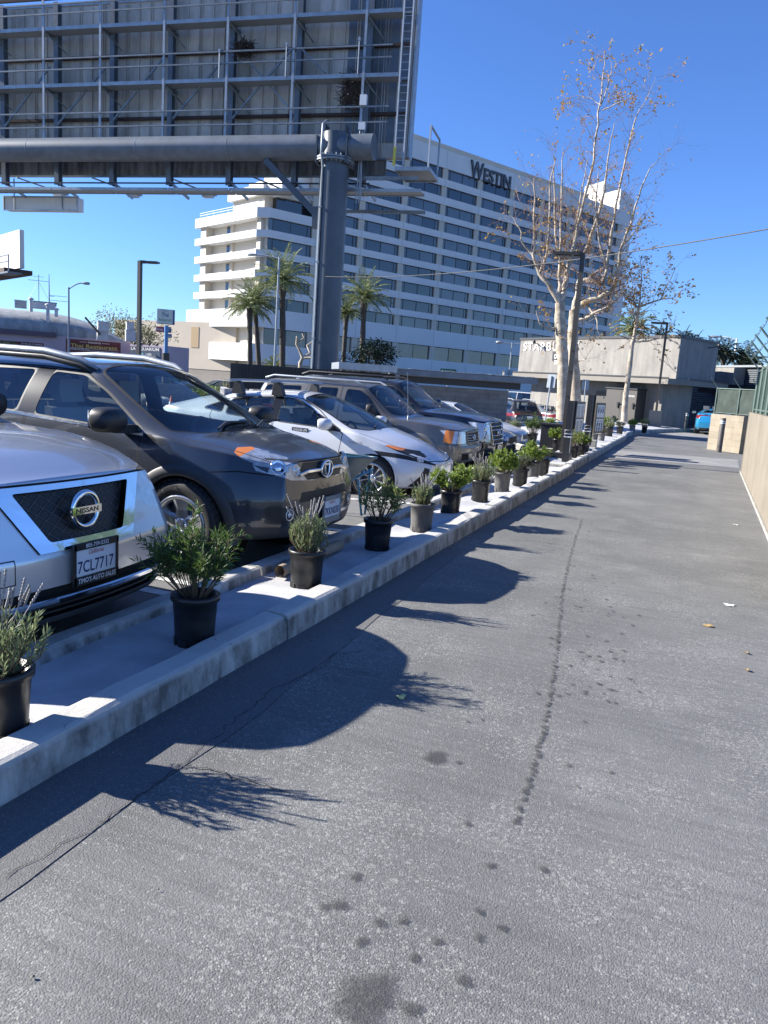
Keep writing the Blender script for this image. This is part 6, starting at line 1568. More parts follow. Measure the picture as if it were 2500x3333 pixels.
c.line('top', [(.0, -.55), (-.3, -.66), (-1.1, -.74)], .012, 'gap', xmin=-1.2)
root = c.finish()
for z in (.72, .92): fstrip(c, [(-.38, z), (.38, z)], .035, .02, M['p_taupe2'], 'grille_trim')
for sd in (1, -1): fstrip(c, [(sd * .375, .72), (sd * .375, .92)], .035, .02, M['p_taupe2'], 'grille_trim')
for z in (.765, .81, .86): fstrip(c, [(-.34, z), (.34, z)], .016, .004, M['galv'], 'grille_slat')
ring_on(c, 0, .82, .06, .035, .012, M['chrome'], 'emblem', base=M['chrome'])
fstrip(c, [(-.80, .60), (.80, .60)], .14, .035, M['p_taupe2'], 'bumper', n=16)
for sd in (1, -1):
    for xa in (.72, 3.48): c.lip(-xa, .365, .40, .50, sd, .02, M['p_taupe2'])
    c.mirror(-1.62, 1.22, sd, (.18, .24, .22), M['plastic'])
    pts = [Vector((-2.0, sd * .64, 1.66)), Vector((-2.15, sd * .66, 1.72)), Vector((-3.9, sd * .66, 1.73)), Vector((-4.1, sd * .64, 1.67))]; mb = MB(); mb.tube(pts, .022, 8); c.attach(mb, 'roof_rail', M['galv'])
h, n = c.surf((-1.02, -.62, 3), (0, 0, -1)); mb = MB(); mb.tube([h, h + Vector((-.03, 0, .35)), h + Vector((-.08, 0, .85))], [.006, .004, .003], 5); mb.lathe([(.022, 0), (.014, .05), (0, .06)], 8, h); c.attach(mb, 'antenna', M['galv'])
mb = MB(); mb.tube([(-1.13, -.4, 1.13), (-1.25, 0, 1.17), (-1.27, .3, 1.17)], .012, 5); c.attach(mb, 'wiper', M['plastic'])

# ---------------- navy full-size SUV ----------------
M['p_navy'] = paint('navy_paint', (.008, .011, .024), .35, .22, 1.0, .16)
P = dict(L=5.0, W=2.0, H=1.86, nose_h=1.12, hood_h=1.20, belt0=1.20, belt1=1.24, s_cowl=1.42, s_head=2.1, s_rr=4.5, s_rb=4.92, deck=1.2)
Rr = rails_gen(**P, cl=.28, lead=1.09, blunt=1.26, roof_w=.72, deck_w=.70, hood_w=.84, crown=.05)
P.update(rows=3, tw=.27, rr=.26, hatch=True)
fd = [(1.50, .46), (1.48, 1.2), (2.0, 1.62), (2.15, 1.73), (2.62, 1.75), (2.62, .46)]
rd = [(2.64, .46), (2.64, 1.75), (3.5, 1.74), (3.6, 1.2), (3.4, .85), (3.2, .46)]
wins = [([(1.62, 1.25), (2.54, 1.26), (2.52, 1.70), (2.18, 1.69), (1.96, 1.56)], 'window', 'car_glass'), ([(2.72, 1.265), (3.5, 1.27), (3.44, 1.69), (2.70, 1.70)], 'window', 'car_glass_dark'), ([(3.7, 1.275), (4.55, 1.28), (4.4, 1.66), (3.64, 1.69)], 'quarter_window', 'car_glass_dark')]
wsp = [(-1.28, -.30), (-1.33, -.6), (-1.46, -.80), (-2.09, -.68), (-2.09, .68), (-1.46, .80), (-1.33, .6), (-1.28, .30)]
c = std_car('suv', 'large navy suv with tall chrome barred grille beside the taupe one', (-4.1, 16.85, -.22), 0, P, Rr, wins, wsp, [(-.6, 1.3), (.6, 1.3), (.58, 1.6), (-.58, 1.6)], M['p_navy'], (.85, 3.80), .395, 0, ((6, .1, .01), M['chrome']), doors=[fd, rd], res=.065)
for sd in (1, -1):
    headlight(c, [(.56, .64), (.54, 1.07), (.88, 1.06), (.88, .66)], [(.0, 1.05), (.12, 1.05), (.12, .68), (.0, .66)], sd, M['lamp_bright'])
    c.color(c.cut('rear', [(sd * a, b) for a, b in [(.76, .8), (.95, .8), (.9, 1.6), (.78, 1.6)]]), 'tail', M['red_lens'])
g = c.cut('front', [(-.40, .60), (.40, .60), (.50, 1.06), (-.50, 1.06)]); c.color(g, 'slot', M['plastic']); c.part(g, 'grille', None, .02)
root = c.finish()
for z in (.60, .69, .78, .90, .98, 1.065): fstrip(c, [(-.40 - .1 * (z - .6) / .46, z), (.40 + .1 * (z - .6) / .46, z)], .022, .016, M['chrome'], 'grille_bar')
for sd in (1, -1): fstrip(c, [(sd * .42, .60), (sd * .51, 1.06)], .03, .016, M['chrome'], 'grille_trim')
ring_on(c, 0, .84, .07, .06, .014, M['chrome'], 'emblem', base=M['chrome'])
h, n = front_hit(c, 0, .50); c.plate(h.x + .02, .48, '6LYD412', frame=M['chrome'])
for sd in (1, -1):
    disc_lamp(c, sd * .72, .95, .075, .01, M['reflector'], 'lamp_reflector', root); disc_lamp(c, sd * .72, .78, .06, .01, M['lamp_bright'], 'lamp_reflector', root)
    c.mirror(-1.78, 1.34, sd, (.2, .27, .24), M['p_navy'])
    pts = [Vector((-2.35, sd * .68, 1.83)), Vector((-2.5, sd * .70, 1.90)), Vector((-4.3, sd * .70, 1.90)), Vector((-4.5, sd * .68, 1.83))]; mb = MB(); mb.tube(pts, .025, 8); c.attach(mb, 'roof_rail', M['black'])
mb = MB(); mb.tube([(-1.29, -.4, 1.27), (-1.42, 0, 1.31), (-1.44, .35, 1.31)], .013, 5); c.attach(mb, 'wiper', M['plastic'])

# ---------------- generic parked cars ----------------
def sedan(name, lab, loc, rz, pm, L=4.6, W=1.8, H=1.44, lamp='lamp_bright', suv=False, res=.09, plate=None, group=None, hatch=False, rimm='alloy', front=True, seats=True):
    if suv:
        P = dict(L=L, W=W, H=H, nose_h=.92, hood_h=1.06, belt0=1.06, belt1=1.14, s_cowl=1.15, s_head=1.8, s_rr=L - .75, s_rb=L - .2, deck=1.08); cl = .24; Rw = .355; rw = .68
    elif hatch:
        P = dict(L=L, W=W, H=H, nose_h=.70, hood_h=.93, belt0=.94, belt1=1.05, s_cowl=1.0, s_head=1.75, s_rr=L - 1.15, s_rb=L - .2, deck=1.0); cl = .18; Rw = .315; rw = .64
    else:
        P = dict(L=L, W=W, H=H, nose_h=.72, hood_h=.93, belt0=.94, belt1=1.02, s_cowl=1.15, s_head=1.95, s_rr=L - 1.55, s_rb=L - .75, deck=1.04); cl = .19; Rw = .325; rw = .62
    R = rails_gen(**P, cl=cl, roof_w=rw, deck_w=.62 if suv or hatch else .80, hood_w=.86)
    P.update(rows=2, tw=.21, rr=Rw * .66, hatch=suv or hatch)
    b0, b1, sc, sh, sr, sb = P['belt0'], P['belt1'], P['s_cowl'], P['s_head'], P['s_rr'], P['s_rb']
    md = (sc + sr) / 2 + .15; zt = H - .12
    wins = [([(sc + .28, b0 + .05), (md - .05, b0 + .075), (md - .06, zt), (sh + .12, zt - .01), (sh - .10, zt - .13)], 'window', 'car_glass'),
            ([(md + .06, b0 + .08), (sr + .18, b1 + .03), (sr + (.06 if not suv else .12), zt - .08), (sr - .2, zt - .02), (md + .05, zt)], 'window', 'car_glass_dark')]
    if suv: wins.append(([(sr + .26, b1 + .05), (sb - .22, b1 + .09), (sb - .36, zt - .16), (sr + .22, zt - .08)], 'quarter_window', 'car_glass_dark'))
    w2 = W / 2
    wsp = [(-(sc - .14), -.3 * w2), (-(sc - .10), -.6 * w2), (-(sc + .04), -.82 * w2), (-(sh - .0), -.60 * w2), (-(sh - .0), .60 * w2), (-(sc + .04), .82 * w2), (-(sc - .10), .6 * w2), (-(sc - .14), .3 * w2)]
    rwp = [(-.62 * w2, P['deck'] + .09), (.62 * w2, P['deck'] + .09), (.52 * w2, H - .14), (-.52 * w2, H - .14)]
    ax = (.80, L - .98)
    fd = [(sc + .18, .40), (sc + .16, b0 - .02), (sh - .15, zt - .1), (sh + .1, zt + .04), (md, zt + .04), (md, .40)]
    rd = [(md + .02, .40), (md + .02, zt + .04), (sr, zt + .0), (sr + .2, b1 - .05), (sr + .05, .75), (ax[1] - .5, .40)]
    if rd[4][0] > ax[1] - .1: rd[4] = (ax[1] - .2, .75); rd[3] = (min(rd[3][0], ax[1] + .1), b1 - .05)
    c = std_car(name, lab, loc, rz, P, R, wins, wsp, None if not (suv or hatch) else rwp, pm, ax, Rw, 0, ((5, .1, .01), M[rimm]), doors=[fd, rd], res=res, group=group, seats=seats)
    if not (suv or hatch): c.window([(-(sr + .06), -.56 * w2), (-(sb - .05), -.64 * w2), (-(sb - .05), .64 * w2), (-(sr + .06), .56 * w2)], 'rear_window', 'car_glass_dark', 0, r=.05, rim=.02, proj='top', xmin=-sb - .1, xmax=-sr + .1)
    nh = P['nose_h']
    for sd in (1, -1):
        headlight(c, [(.50 * w2, nh - .14), (.52 * w2, nh - .04), (.90 * w2, nh + .0), (.90 * w2, nh - .12)], [(.0, nh + .0), (.36, nh + .06), (.38, nh - .0), (.0, nh - .13)], sd, M[lamp])
        d = P['deck']; fs = c.cut('rear', [(sd * a, b) for a, b in [(.68 * w2, d - .20), (.97 * w2, d - .22), (.97 * w2, d - .06), (.74 * w2, d - .07)]]); c.color(fs, 'tail', M['red_lens'])
        fs2 = c.cut('side', SV([(L - .32, d - .20), (L, d - .24), (L, d - .02), (L - .26, d - .10)]), sd); c.color(fs2, 'tail'); c.part([f for f in set(fs) | set(fs2) if f.is_valid], 'tail_lamp')
    g = c.cut('front', [(-.46 * w2, nh - .20), (.46 * w2, nh - .20), (.50 * w2, nh - .06), (-.50 * w2, nh - .06)]); c.color(g, 'slot', M['plastic']); c.part(g, 'grille')
    g = c.cut('front', [(-.6 * w2, .26), (.6 * w2, .26), (.55 * w2, .42), (-.55 * w2, .42)]); c.color(g, 'slot'); c.part(g, 'lower_grille')
    c.color(c.cut('rear', [(-.7 * w2, cl - .1), (.7 * w2, cl - .1), (.7 * w2, cl + .16), (-.7 * w2, cl + .16)]), 'slot')
    root = c.finish()
    for sd in (1, -1): c.mirror(-(sc + .42), b0 + .09, sd, (.18, .22, .15), pm)
    if plate:
        zp = P['deck'] - (.16 if not suv else .24); h, n = front_hit(c, 0, zp, True)
        if h: c.plate(h.x - .02, zp, plate, rear=True)
    return c
M['p_slate'] = paint('slate_paint', (.022, .03, .045), .5, .25, 1, .1); M['p_black'] = paint('black_paint_car', (.012, .012, .013), .3, .25, 1, .12); M['p_sage'] = paint('silver_green_paint', (.36, .38, .36), .6, .3, 1, .08)
M['p_blue'] = paint('bright_blue_paint', (.02, .30, .55), .35, .25, 1, .03); M['p_red'] = paint('red_paint', (.35, .02, .02), .3, .3, 1, .05)
sedan('sedan', 'dark slate sedan mostly hidden beyond the navy suv', (-4.3, 19.35, -.26), 0, M['p_slate'])
c = sedan('sedan', 'white sedan parked last in the row before the block enclosure', (-4.5, 21.95, -.31), 0, M['p_white'], H=1.42)
# black wagon seen from behind, silver sedan beside it
hd = Vector((-.56, .83, 0)).normalized(); rz = atan2(hd.y, hd.x)
q = gpt(1716, 1394, -.30); zg = -.62
c = sedan('suv', 'black suv seen from behind beside the grey block enclosure', (q.x + hd.x * 4.5, q.y + hd.y * 4.5, zg), rz, M['p_black'], L=4.6, W=1.84, H=1.70, suv=True, plate='5XKR806', res=.07)
fstrip(c, [(-.8, .96), (.8, .96)], .03, .012, M['p_black'], 'tailgate_strip', rear=True)
for sd in (1, -1):
    pts = [Vector((-2.0, sd * .60, 1.66)), Vector((-2.2, sd * .62, 1.72)), Vector((-3.6, sd * .60, 1.71)), Vector((-3.8, sd * .58, 1.65))]; mb = MB(); mb.tube(pts, .025, 8); c.attach(mb, 'roof_rail', M['galv'])
hd2 = Vector((-.80, .60, 0)).normalized(); q = gpt(1835, 1392, -.30)
sedan('sedan', 'silver green sedan with red tail lamp beyond the leaning sign post', (q.x + hd2.x * 4.6, q.y + hd2.y * 4.6, -.60), atan2(hd2.y, hd2.x), M['p_sage'], plate='7ABR219', res=.08)
# blue hatchback turning the corner
c = sedan('hatchback', 'bright blue hatchback with red tail driving round the cafe corner', (1.0, 45.0, 0), radians(88), M['p_blue'], L=4.1, W=1.74, H=1.30, hatch=True, plate='8FTV530', res=.08)
fstrip(c, [(-.70, .93), (.70, .93)], .07, .02, M['red_lens'], 'tail_bar', rear=True)
# cars on the far street, left
def at_street(px, py, z): return gpt(px, py, z)
for nm, lab, px, py, z, rz, pm, kw in [
    ('sedan', 'black sedan with chrome grille on the far street below the palms', 716, 1296, -.75, radians(192), M['p_black'], dict(L=4.9, W=1.85, H=1.47)),
    ('suv', 'white suv on the far street ahead of the black sedan', 600, 1280, -.75, radians(-70), M['p_white'], dict(L=4.6, W=1.85, H=1.6, suv=True)),
    ('suv', 'dark blue suv on the far street by the aquarium banner', 545, 1268, -.75, radians(100), M['p_slate'], dict(L=4.7, W=1.9, H=1.75, suv=True)),
    ('suv', 'white van like car between the enclosure and the cafe', 1668, 1340, -.75, radians(170), M['p_white'], dict(L=5.2, W=1.95, H=2.1, suv=True))]:
    p_ = at_street(px, py, z); f_ = Vector((cos(rz), sin(rz), 0))
    sedan(nm, lab, (p_.x + f_.x * 2.3, p_.y + f_.y * 2.3, z), rz, pm, res=.14, seats=False, **kw)
# ================================================================== plants, trees
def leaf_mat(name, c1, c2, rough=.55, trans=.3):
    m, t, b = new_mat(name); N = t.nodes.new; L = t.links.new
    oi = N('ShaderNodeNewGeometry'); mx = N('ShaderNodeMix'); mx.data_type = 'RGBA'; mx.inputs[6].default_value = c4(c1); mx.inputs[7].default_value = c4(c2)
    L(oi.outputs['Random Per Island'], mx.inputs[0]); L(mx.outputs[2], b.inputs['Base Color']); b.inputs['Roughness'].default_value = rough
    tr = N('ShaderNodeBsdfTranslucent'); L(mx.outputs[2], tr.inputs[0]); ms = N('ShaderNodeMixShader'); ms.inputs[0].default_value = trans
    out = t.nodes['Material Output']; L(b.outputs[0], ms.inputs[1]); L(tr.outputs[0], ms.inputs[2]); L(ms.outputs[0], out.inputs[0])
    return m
M['lav'] = leaf_mat('lavender_leaf', (.17, .22, .09), (.30, .35, .18), .55, .35); M['lav_spike'] = leaf_mat('lavender_spike', (.30, .30, .27), (.38, .36, .38))
M['dkgreen'] = leaf_mat('dark_green_leaf', (.05, .10, .022), (.12, .19, .045), .5, .3); M['ltgreen'] = leaf_mat('light_green_leaf', (.15, .23, .03), (.27, .35, .07), .5, .35)
M['midgreen'] = leaf_mat('mid_green_leaf', (.15, .21, .045), (.28, .34, .10), .5, .35); M['rosem'] = leaf_mat('rosemary_leaf', (.04, .065, .03), (.08, .11, .055))
M['stem'] = mat('stem', (.16, .11, .07), .8, 0, .3, 20); M['soil'] = mat('potting_soil', (.035, .026, .02), .95, 0, .4, 40, bump=.6, bs=60)
M['pot_black'] = mat('pot_black', (.016, .016, .017), .38, 0, .3, 6); M['pot_grey'] = mat('pot_grey', (.16, .155, .15), .7, 0, .5, 5, stretch=(1, 1, .3))
M['bark_pale'] = mat('sycamore_bark', (.54, .47, .38), .85, 0, .6, 2.6, col2=(.24, .20, .15), bump=.5, bs=16); M['bark_tan'] = mat('twig_bark', (.30, .20, .15), .85, 0, .3, 5)
M['bark_palm'] = mat('palm_bark', (.10, .085, .07), .9, 0, .4, 8, bump=.6, bs=25)
M['leaf_brown'] = leaf_mat('dry_sycamore_leaf', (.34, .17, .055), (.48, .32, .10), .7, .4); M['leaf_olive'] = leaf_mat('late_sycamore_leaf', (.40, .32, .12), (.30, .30, .11), .7, .4)
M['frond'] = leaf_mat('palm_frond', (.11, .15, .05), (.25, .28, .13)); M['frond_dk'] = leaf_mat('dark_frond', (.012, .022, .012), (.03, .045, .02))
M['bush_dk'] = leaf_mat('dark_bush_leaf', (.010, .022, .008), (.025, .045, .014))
M['hedge'] = leaf_mat('roadside_leaf', (.12, .14, .06), (.26, .25, .12))

def leaf(mb, p, d, ln, wd, r, mi=0, fold=.25):
    d = d.normalized(); s = d.cross(Vector((0, 0, 1)));
    if s.length < .05: s = Vector((1, 0, 0))
    s.normalize(); s = (Matrix.Rotation(r.uniform(-1.2, 1.2), 3, d) @ s); u = s.cross(d)
    m_ = p + d * (ln * .5)
    mb.add([p, m_ + s * wd * .5 + u * wd * fold, p + d * ln, m_ - s * wd * .5 + u * wd * fold], [(0, 1, 2), (0, 2, 3)], mi)
def pot_parts(root, grey, h, r0, r1, rnd_):
    mb = MB(); mb.lathe([(r0 * .96, 0), (r0, .012), (lerp(r0, r1, .5), h * .5), (r1, h - .035), (r1 + .012, h - .034), (r1 + .014, h - .004), (r1 + .006, h), (r1 - .008, h - .002), (r1 - .012, h - .05), (0, h - .05)], 28)
    mb.lathe([(0, 0.002), (r0 * .96, 0.002)], 28)
    for i in range(8): a = 2 * pi * i / 8; mb.box((r0 * 1.0 * cos(a), r0 * 1.0 * sin(a), .02), (.05, .008, .05), (Vector((-sin(a), cos(a), 0)), Vector((cos(a), sin(a), 0)), Zu))
    mb.build('pot', M['pot_grey'] if grey else M['pot_black'], root, world=False)
    mb = MB(); n = 14
    mb.grid(lambda u, v: ((r1 - .012) * v * cos(2 * pi * u), (r1 - .012) * v * sin(2 * pi * u), h - .045 + .012 * rnd_.uniform(-1, 1) * (1 if v < .99 else 0)), n, 4); mb.build('soil', M['soil'], root, world=False)
def plant_parts(root, kind, h, pr, ht, spread, r):
    """kind: lavender, shrub_dark, shrub_light, rosemary, twiggy"""
    st = MB(); fo = MB(); sp = MB(); z0 = h - .05
    n = {'lavender': 66, 'shrub_dark': 40, 'shrub_light': 34, 'rosemary': 34, 'twiggy': 26}[kind]
    for i in range(n):
        a = r.uniform(0, 2 * pi); q = sqrt(r.random()); base = Vector((cos(a) * q * pr * .35, sin(a) * q * pr * .35, z0))
        L = ht * r.uniform(.65, 1.0) * (1 - .25 * q if kind in ('lavender', 'rosemary') else 1 - .38 * q)
        out = spread * q * r.uniform(.75, 1.1); tip = Vector((cos(a) * out, sin(a) * out, z0 + L)); mid = base.lerp(tip, .5) + Vector((cos(a), sin(a), 0)) * out * .16 + Vector((r.gauss(0, .015), r.gauss(0, .015), 0))
        P_ = [base, mid, tip]; st.tube([base, base.lerp(mid, .6), mid, mid.lerp(tip, .6), tip], [.0045, .004, .003, .0025, .0015], 4, cap=False)
        k0 = {'lavender': .10, 'shrub_dark': .40, 'shrub_light': .28, 'rosemary': .1, 'twiggy': .35}[kind]
        m_ = {'lavender': 26, 'shrub_dark': 30, 'shrub_light': 22, 'rosemary': 30, 'twiggy': 10}[kind]
        for j in range(m_):
            t = lerp(k0, 1.0, (j + r.random()) / m_); p = (base.lerp(mid, t * 2) if t < .5 else mid.lerp(tip, t * 2 - 1))
            ax = (tip - mid).normalized(); side = ax.orthogonal().normalized(); side = Matrix.Rotation(r.uniform(0, 2 * pi), 3, ax) @ side
            if kind == 'lavender': leaf(fo, p, side * .55 + ax * .8, r.uniform(.03, .055), .008, r)
            elif kind == 'rosemary': leaf(fo, p, side * .8 + ax * .5, r.uniform(.02, .04), .005, r)
            elif kind == 'shrub_dark':
                if t > .55 or r.random() < .5: leaf(fo, p, side * .75 + ax * .75, r.uniform(.04, .065), .009, r)
            elif kind == 'shrub_light': leaf(fo, p, side * .8 + ax * .6, r.uniform(.04, .065), .018, r)
            else: leaf(fo, p, side * .8 + ax * .6, r.uniform(.035, .055), .015, r)
        if kind != 'lavender':
            for q2 in range(3 if kind != 'rosemary' else 4):   # side twigs with their own leaves
                t = r.uniform(.45, .95); p = (base.lerp(mid, t * 2) if t < .5 else mid.lerp(tip, t * 2 - 1)); d = Vector((cos(a) + r.gauss(0, .7), sin(a) + r.gauss(0, .7), r.uniform(.4, 1.4))).normalized(); l2 = ht * r.uniform(.14, .26)
                st.tube([p, p + d * l2], [.003, .0015], 3, cap=False)
                for j in range({'shrub_dark': 15, 'shrub_light': 13, 'rosemary': 16, 'twiggy': 6}[kind]):
                    pp = p + d * l2 * lerp(.15, 1, (j + 1) / 14); sd_ = Matrix.Rotation(r.uniform(0, 6.28), 3, d) @ d.orthogonal().normalized()
                    leaf(fo, pp, sd_ * .8 + d * .7, {'shrub_dark': .052, 'shrub_light': .055, 'rosemary': .03, 'twiggy': .045}[kind] * r.uniform(.7, 1.2), {'shrub_dark': .009, 'shrub_light': .018, 'rosemary': .006, 'twiggy': .014}[kind], r)
    if kind == 'lavender':
        for i in range(16):
            a = r.uniform(0, 2 * pi); q = r.uniform(.2, .8); b = Vector((cos(a) * q * spread * .6, sin(a) * q * spread * .6, z0 + ht * .6)); L = ht * r.uniform(.35, .75)
            t = b + Vector((cos(a) * q * .10 + r.gauss(0, .03), sin(a) * q * .10 + r.gauss(0, .03), L)); sp.tube([b, b.lerp(t, .6), t], [.0022, .002, .0015], 4, cap=False)
            for j in range(7):
                p = b.lerp(t, lerp(.62, 1.0, j / 6)); sp.lathe([(0, -.009), (.006, -.003), (.005, .005), (0, .009)], 5, p)
    st.build('stems', M['stem'], root, world=False)
    mt = {'lavender': 'lav', 'shrub_dark': 'dkgreen', 'shrub_light': 'ltgreen', 'rosemary': 'rosem', 'twiggy': 'midgreen'}[kind]
    fo.build('foliage', M[mt], root, world=False, fix=False)
    if sp.v: sp.build('flower_spikes', M['lav_spike'], root, world=False)
_proto = {}
def potted(kind, grey, x, y, z, lab, rz=0.0, sc=1.0, tilt=(0, 0), seed=None, big=True, ht=None, spread=None):
    H_, R0, R1 = .285, .106, .122
    dims = {'lavender': (.30, .17), 'shrub_dark': (.53, .235), 'shrub_light': (.36, .22), 'rosemary': (.30, .17), 'twiggy': (.50, .22)}[kind]
    key = (kind, grey, seed, ht, spread)
    if key not in _proto:
        r = random.Random(seed or 1); t = thing('potted_plant', lab, 'potted plant', (0, 0, 0), 0, 'potted plants set out along the planting strip')
        pot_parts(t, grey, H_, R0, R1, r); plant_parts(t, kind, H_, R1, ht or dims[0], spread or dims[1], r); _proto[key] = t; o = t
    else:
        o = copy_tree(_proto[key]); o['label'] = lab
    o.location = (x, y, z); o.rotation_euler = (tilt[0], tilt[1], rz); o.scale = (sc, sc, sc)
    return o
zs_ = .092
potted('lavender', False, -2.43, 2.14, zs_, 'grey green lavender in a black pot before the silver suv, nearest pot', seed=11, sc=1.0, ht=.31, spread=.20)
potted('shrub_dark', False, -2.42, 3.43, zs_, 'dark green narrow leaved shrub with bare stems in a black pot, second nearest', seed=12, sc=1.0)
potted('lavender', False, -2.44, 4.79, zs_, 'lavender with long flower spikes in a black pot before the dark grey suv number plate', seed=13, rz=1, ht=.34, spread=.135)
potted('twiggy', False, -2.50, 6.27, zs_, 'open twiggy shrub in a black pot between the dark grey suv and the white hatchback', seed=14, rz=2)
potted('lavender', True, -2.49, 7.44, zs_, 'small lavender in a weathered grey pot before the white hatchback', seed=15, ht=.27, spread=.12, sc=1)
potted('shrub_light', False, -2.55, 8.65, zs_, 'wide leafy green shrub in a black pot before the nose of the white hatchback', seed=16, ht=.42, spread=.24)
potted('lavender', False, -2.53, 9.93, zs_, 'lavender full of spikes in a black pot before the taupe suv', seed=11, rz=2.4, ht=.31, spread=.20)
potted('shrub_light', True, -2.53, 11.18, zs_, 'upright bright green shrub in a pale grey pot before the navy suv', seed=17, ht=.42, spread=.20)
potted('rosemary', False, -2.44, 12.02, zs_, 'dark rosemary bush in a black pot right of the pale grey pot', seed=18)
potted('shrub_light', True, -2.49, 13.28, zs_, 'bright green shrub with pale bare stems in a grey pot near the kerb bend', seed=19, ht=.44, spread=.24)
potted('rosemary', False, -2.45, 13.99, zs_, 'dark rosemary in a black pot just beyond the pale stemmed shrub at the kerb bend', seed=18, rz=2)
def bedz(x, y):
    a, b = far_a(y), far_b(y); return far_z((x - a) / (b - a), y) if abs(b - a) > .01 else .12
for kind, grey, x, y, lab, kw in [
    ('shrub_dark', False, -4.5, 23.4, 'dark green bush in a black pot before the black suv tail', dict(seed=12, rz=3, sc=1.15)),
    ('lavender', False, -5.3, 24.6, 'lavender in a dark pot left of the dark bush by the black suv', dict(seed=13, rz=4, sc=1.1)),
    ('shrub_light', True, -4.62, 26.6, 'yellow green shrub in a grey pot at the foot of the leaning sign post', dict(seed=17, rz=1.5, sc=1.15)),
    ('shrub_light', False, -3.42, 21.5, 'green shrub in a large dark pot against the black box', dict(seed=16, rz=2.2, sc=1.05)),
    ('twiggy', False, -2.66, 19.2, 'half bare shrub in a black pot behind the nearer order post', dict(seed=14, rz=4)),
    ('shrub_light', False, -2.60, 19.95, 'leafy green shrub in a black pot behind the nearer order post, the farther of two', dict(seed=19, rz=1.0)),
    ('twiggy', True, -3.14, 27.5, 'grey pot under the far menu board, left one', dict(seed=14, rz=.4, sc=.9)),
    ('rosemary', True, -3.0, 28.4, 'grey pot under the far menu board, right one', dict(seed=18, rz=1.4, sc=.9)),
    ('lavender', False, -3.1, 31.9, 'pale lavender in a black pot right of the far menu board', dict(seed=15, rz=1.2, sc=1.15)),
    ('shrub_light', False, -3.5, 34.2, 'bright shrub behind the pale lavender right of the far menu board', dict(seed=17, rz=3.2, sc=1.1)),
    ('shrub_light', True, -3.95, 41.0, 'yellow green shrub at the foot of the small sycamore', dict(seed=16, rz=.3, sc=1.1)),
    ('rosemary', False, -3.05, 36.0, 'black pot with a low dark plant left of the small sycamore trunk', dict(seed=18, rz=2.9, sc=1.05)),
    ('shrub_light', True, -2.65, 38.0, 'tilted grey pot with a green shrub right of the small sycamore', dict(seed=19, rz=2.0, tilt=(0, .22))),
    ('twiggy', False, -2.2, 39.2, 'tilted black pot with a green shrub beside the lamp pedestal', dict(seed=14, rz=5, tilt=(0, .2), sc=.95))]:
    for _ in range(2): zz = bedz(x, y); f_ = (1.6 - zz) / 1.6
    potted(kind, grey, x * f_, y * f_, bedz(x * f_, y * f_) - .01, lab, **kw)

# ---- sycamores --------------------------------------------------------------
def grow_twigs(mb, lv, p, d, L, rad, depth, r, leafp, gravity=.0):
    n = 4; pts = [p]; dd = d.copy()
    for i in range(n):
        dd = (dd + Vector((r.gauss(0, .16), r.gauss(0, .16), r.gauss(.03, .12) - gravity))).normalized(); pts.append(pts[-1] + dd * (L / n))
    mb.tube(pts, [lerp(rad, rad * .45, i / n) for i in range(n + 1)], 4 if rad < .02 else 6, cap=False)
    if depth > 0:
        for k_ in range(r.choice((3, 3, 4))):
            t = r.uniform(.25, 1.0); i = min(n - 1, int(t * n)); q = pts[i].lerp(pts[i + 1], t * n - i)
            nd = (pts[i + 1] - pts[i]).normalized(); s = Matrix.Rotation(r.uniform(0, 6.28), 3, nd) @ nd.orthogonal().normalized()
            grow_twigs(mb, lv, q, (nd * r.uniform(.7, 1.1) + s * r.uniform(.5, .9) + Vector((0, 0, .15))).normalized(), L * r.uniform(.45, .7), rad * .55, depth - 1, r, leafp, gravity)
    for q in pts[2:]:
        if r.random() < leafp:
            for _ in range(r.choice((1, 1, 2))):
                leaf(lv, q, Vector((r.gauss(0, 1), r.gauss(0, 1), r.gauss(-.5, .6))), r.uniform(.08, .17), r.uniform(.08, .14), r, 0 if r.random() < .75 else 1, .12)
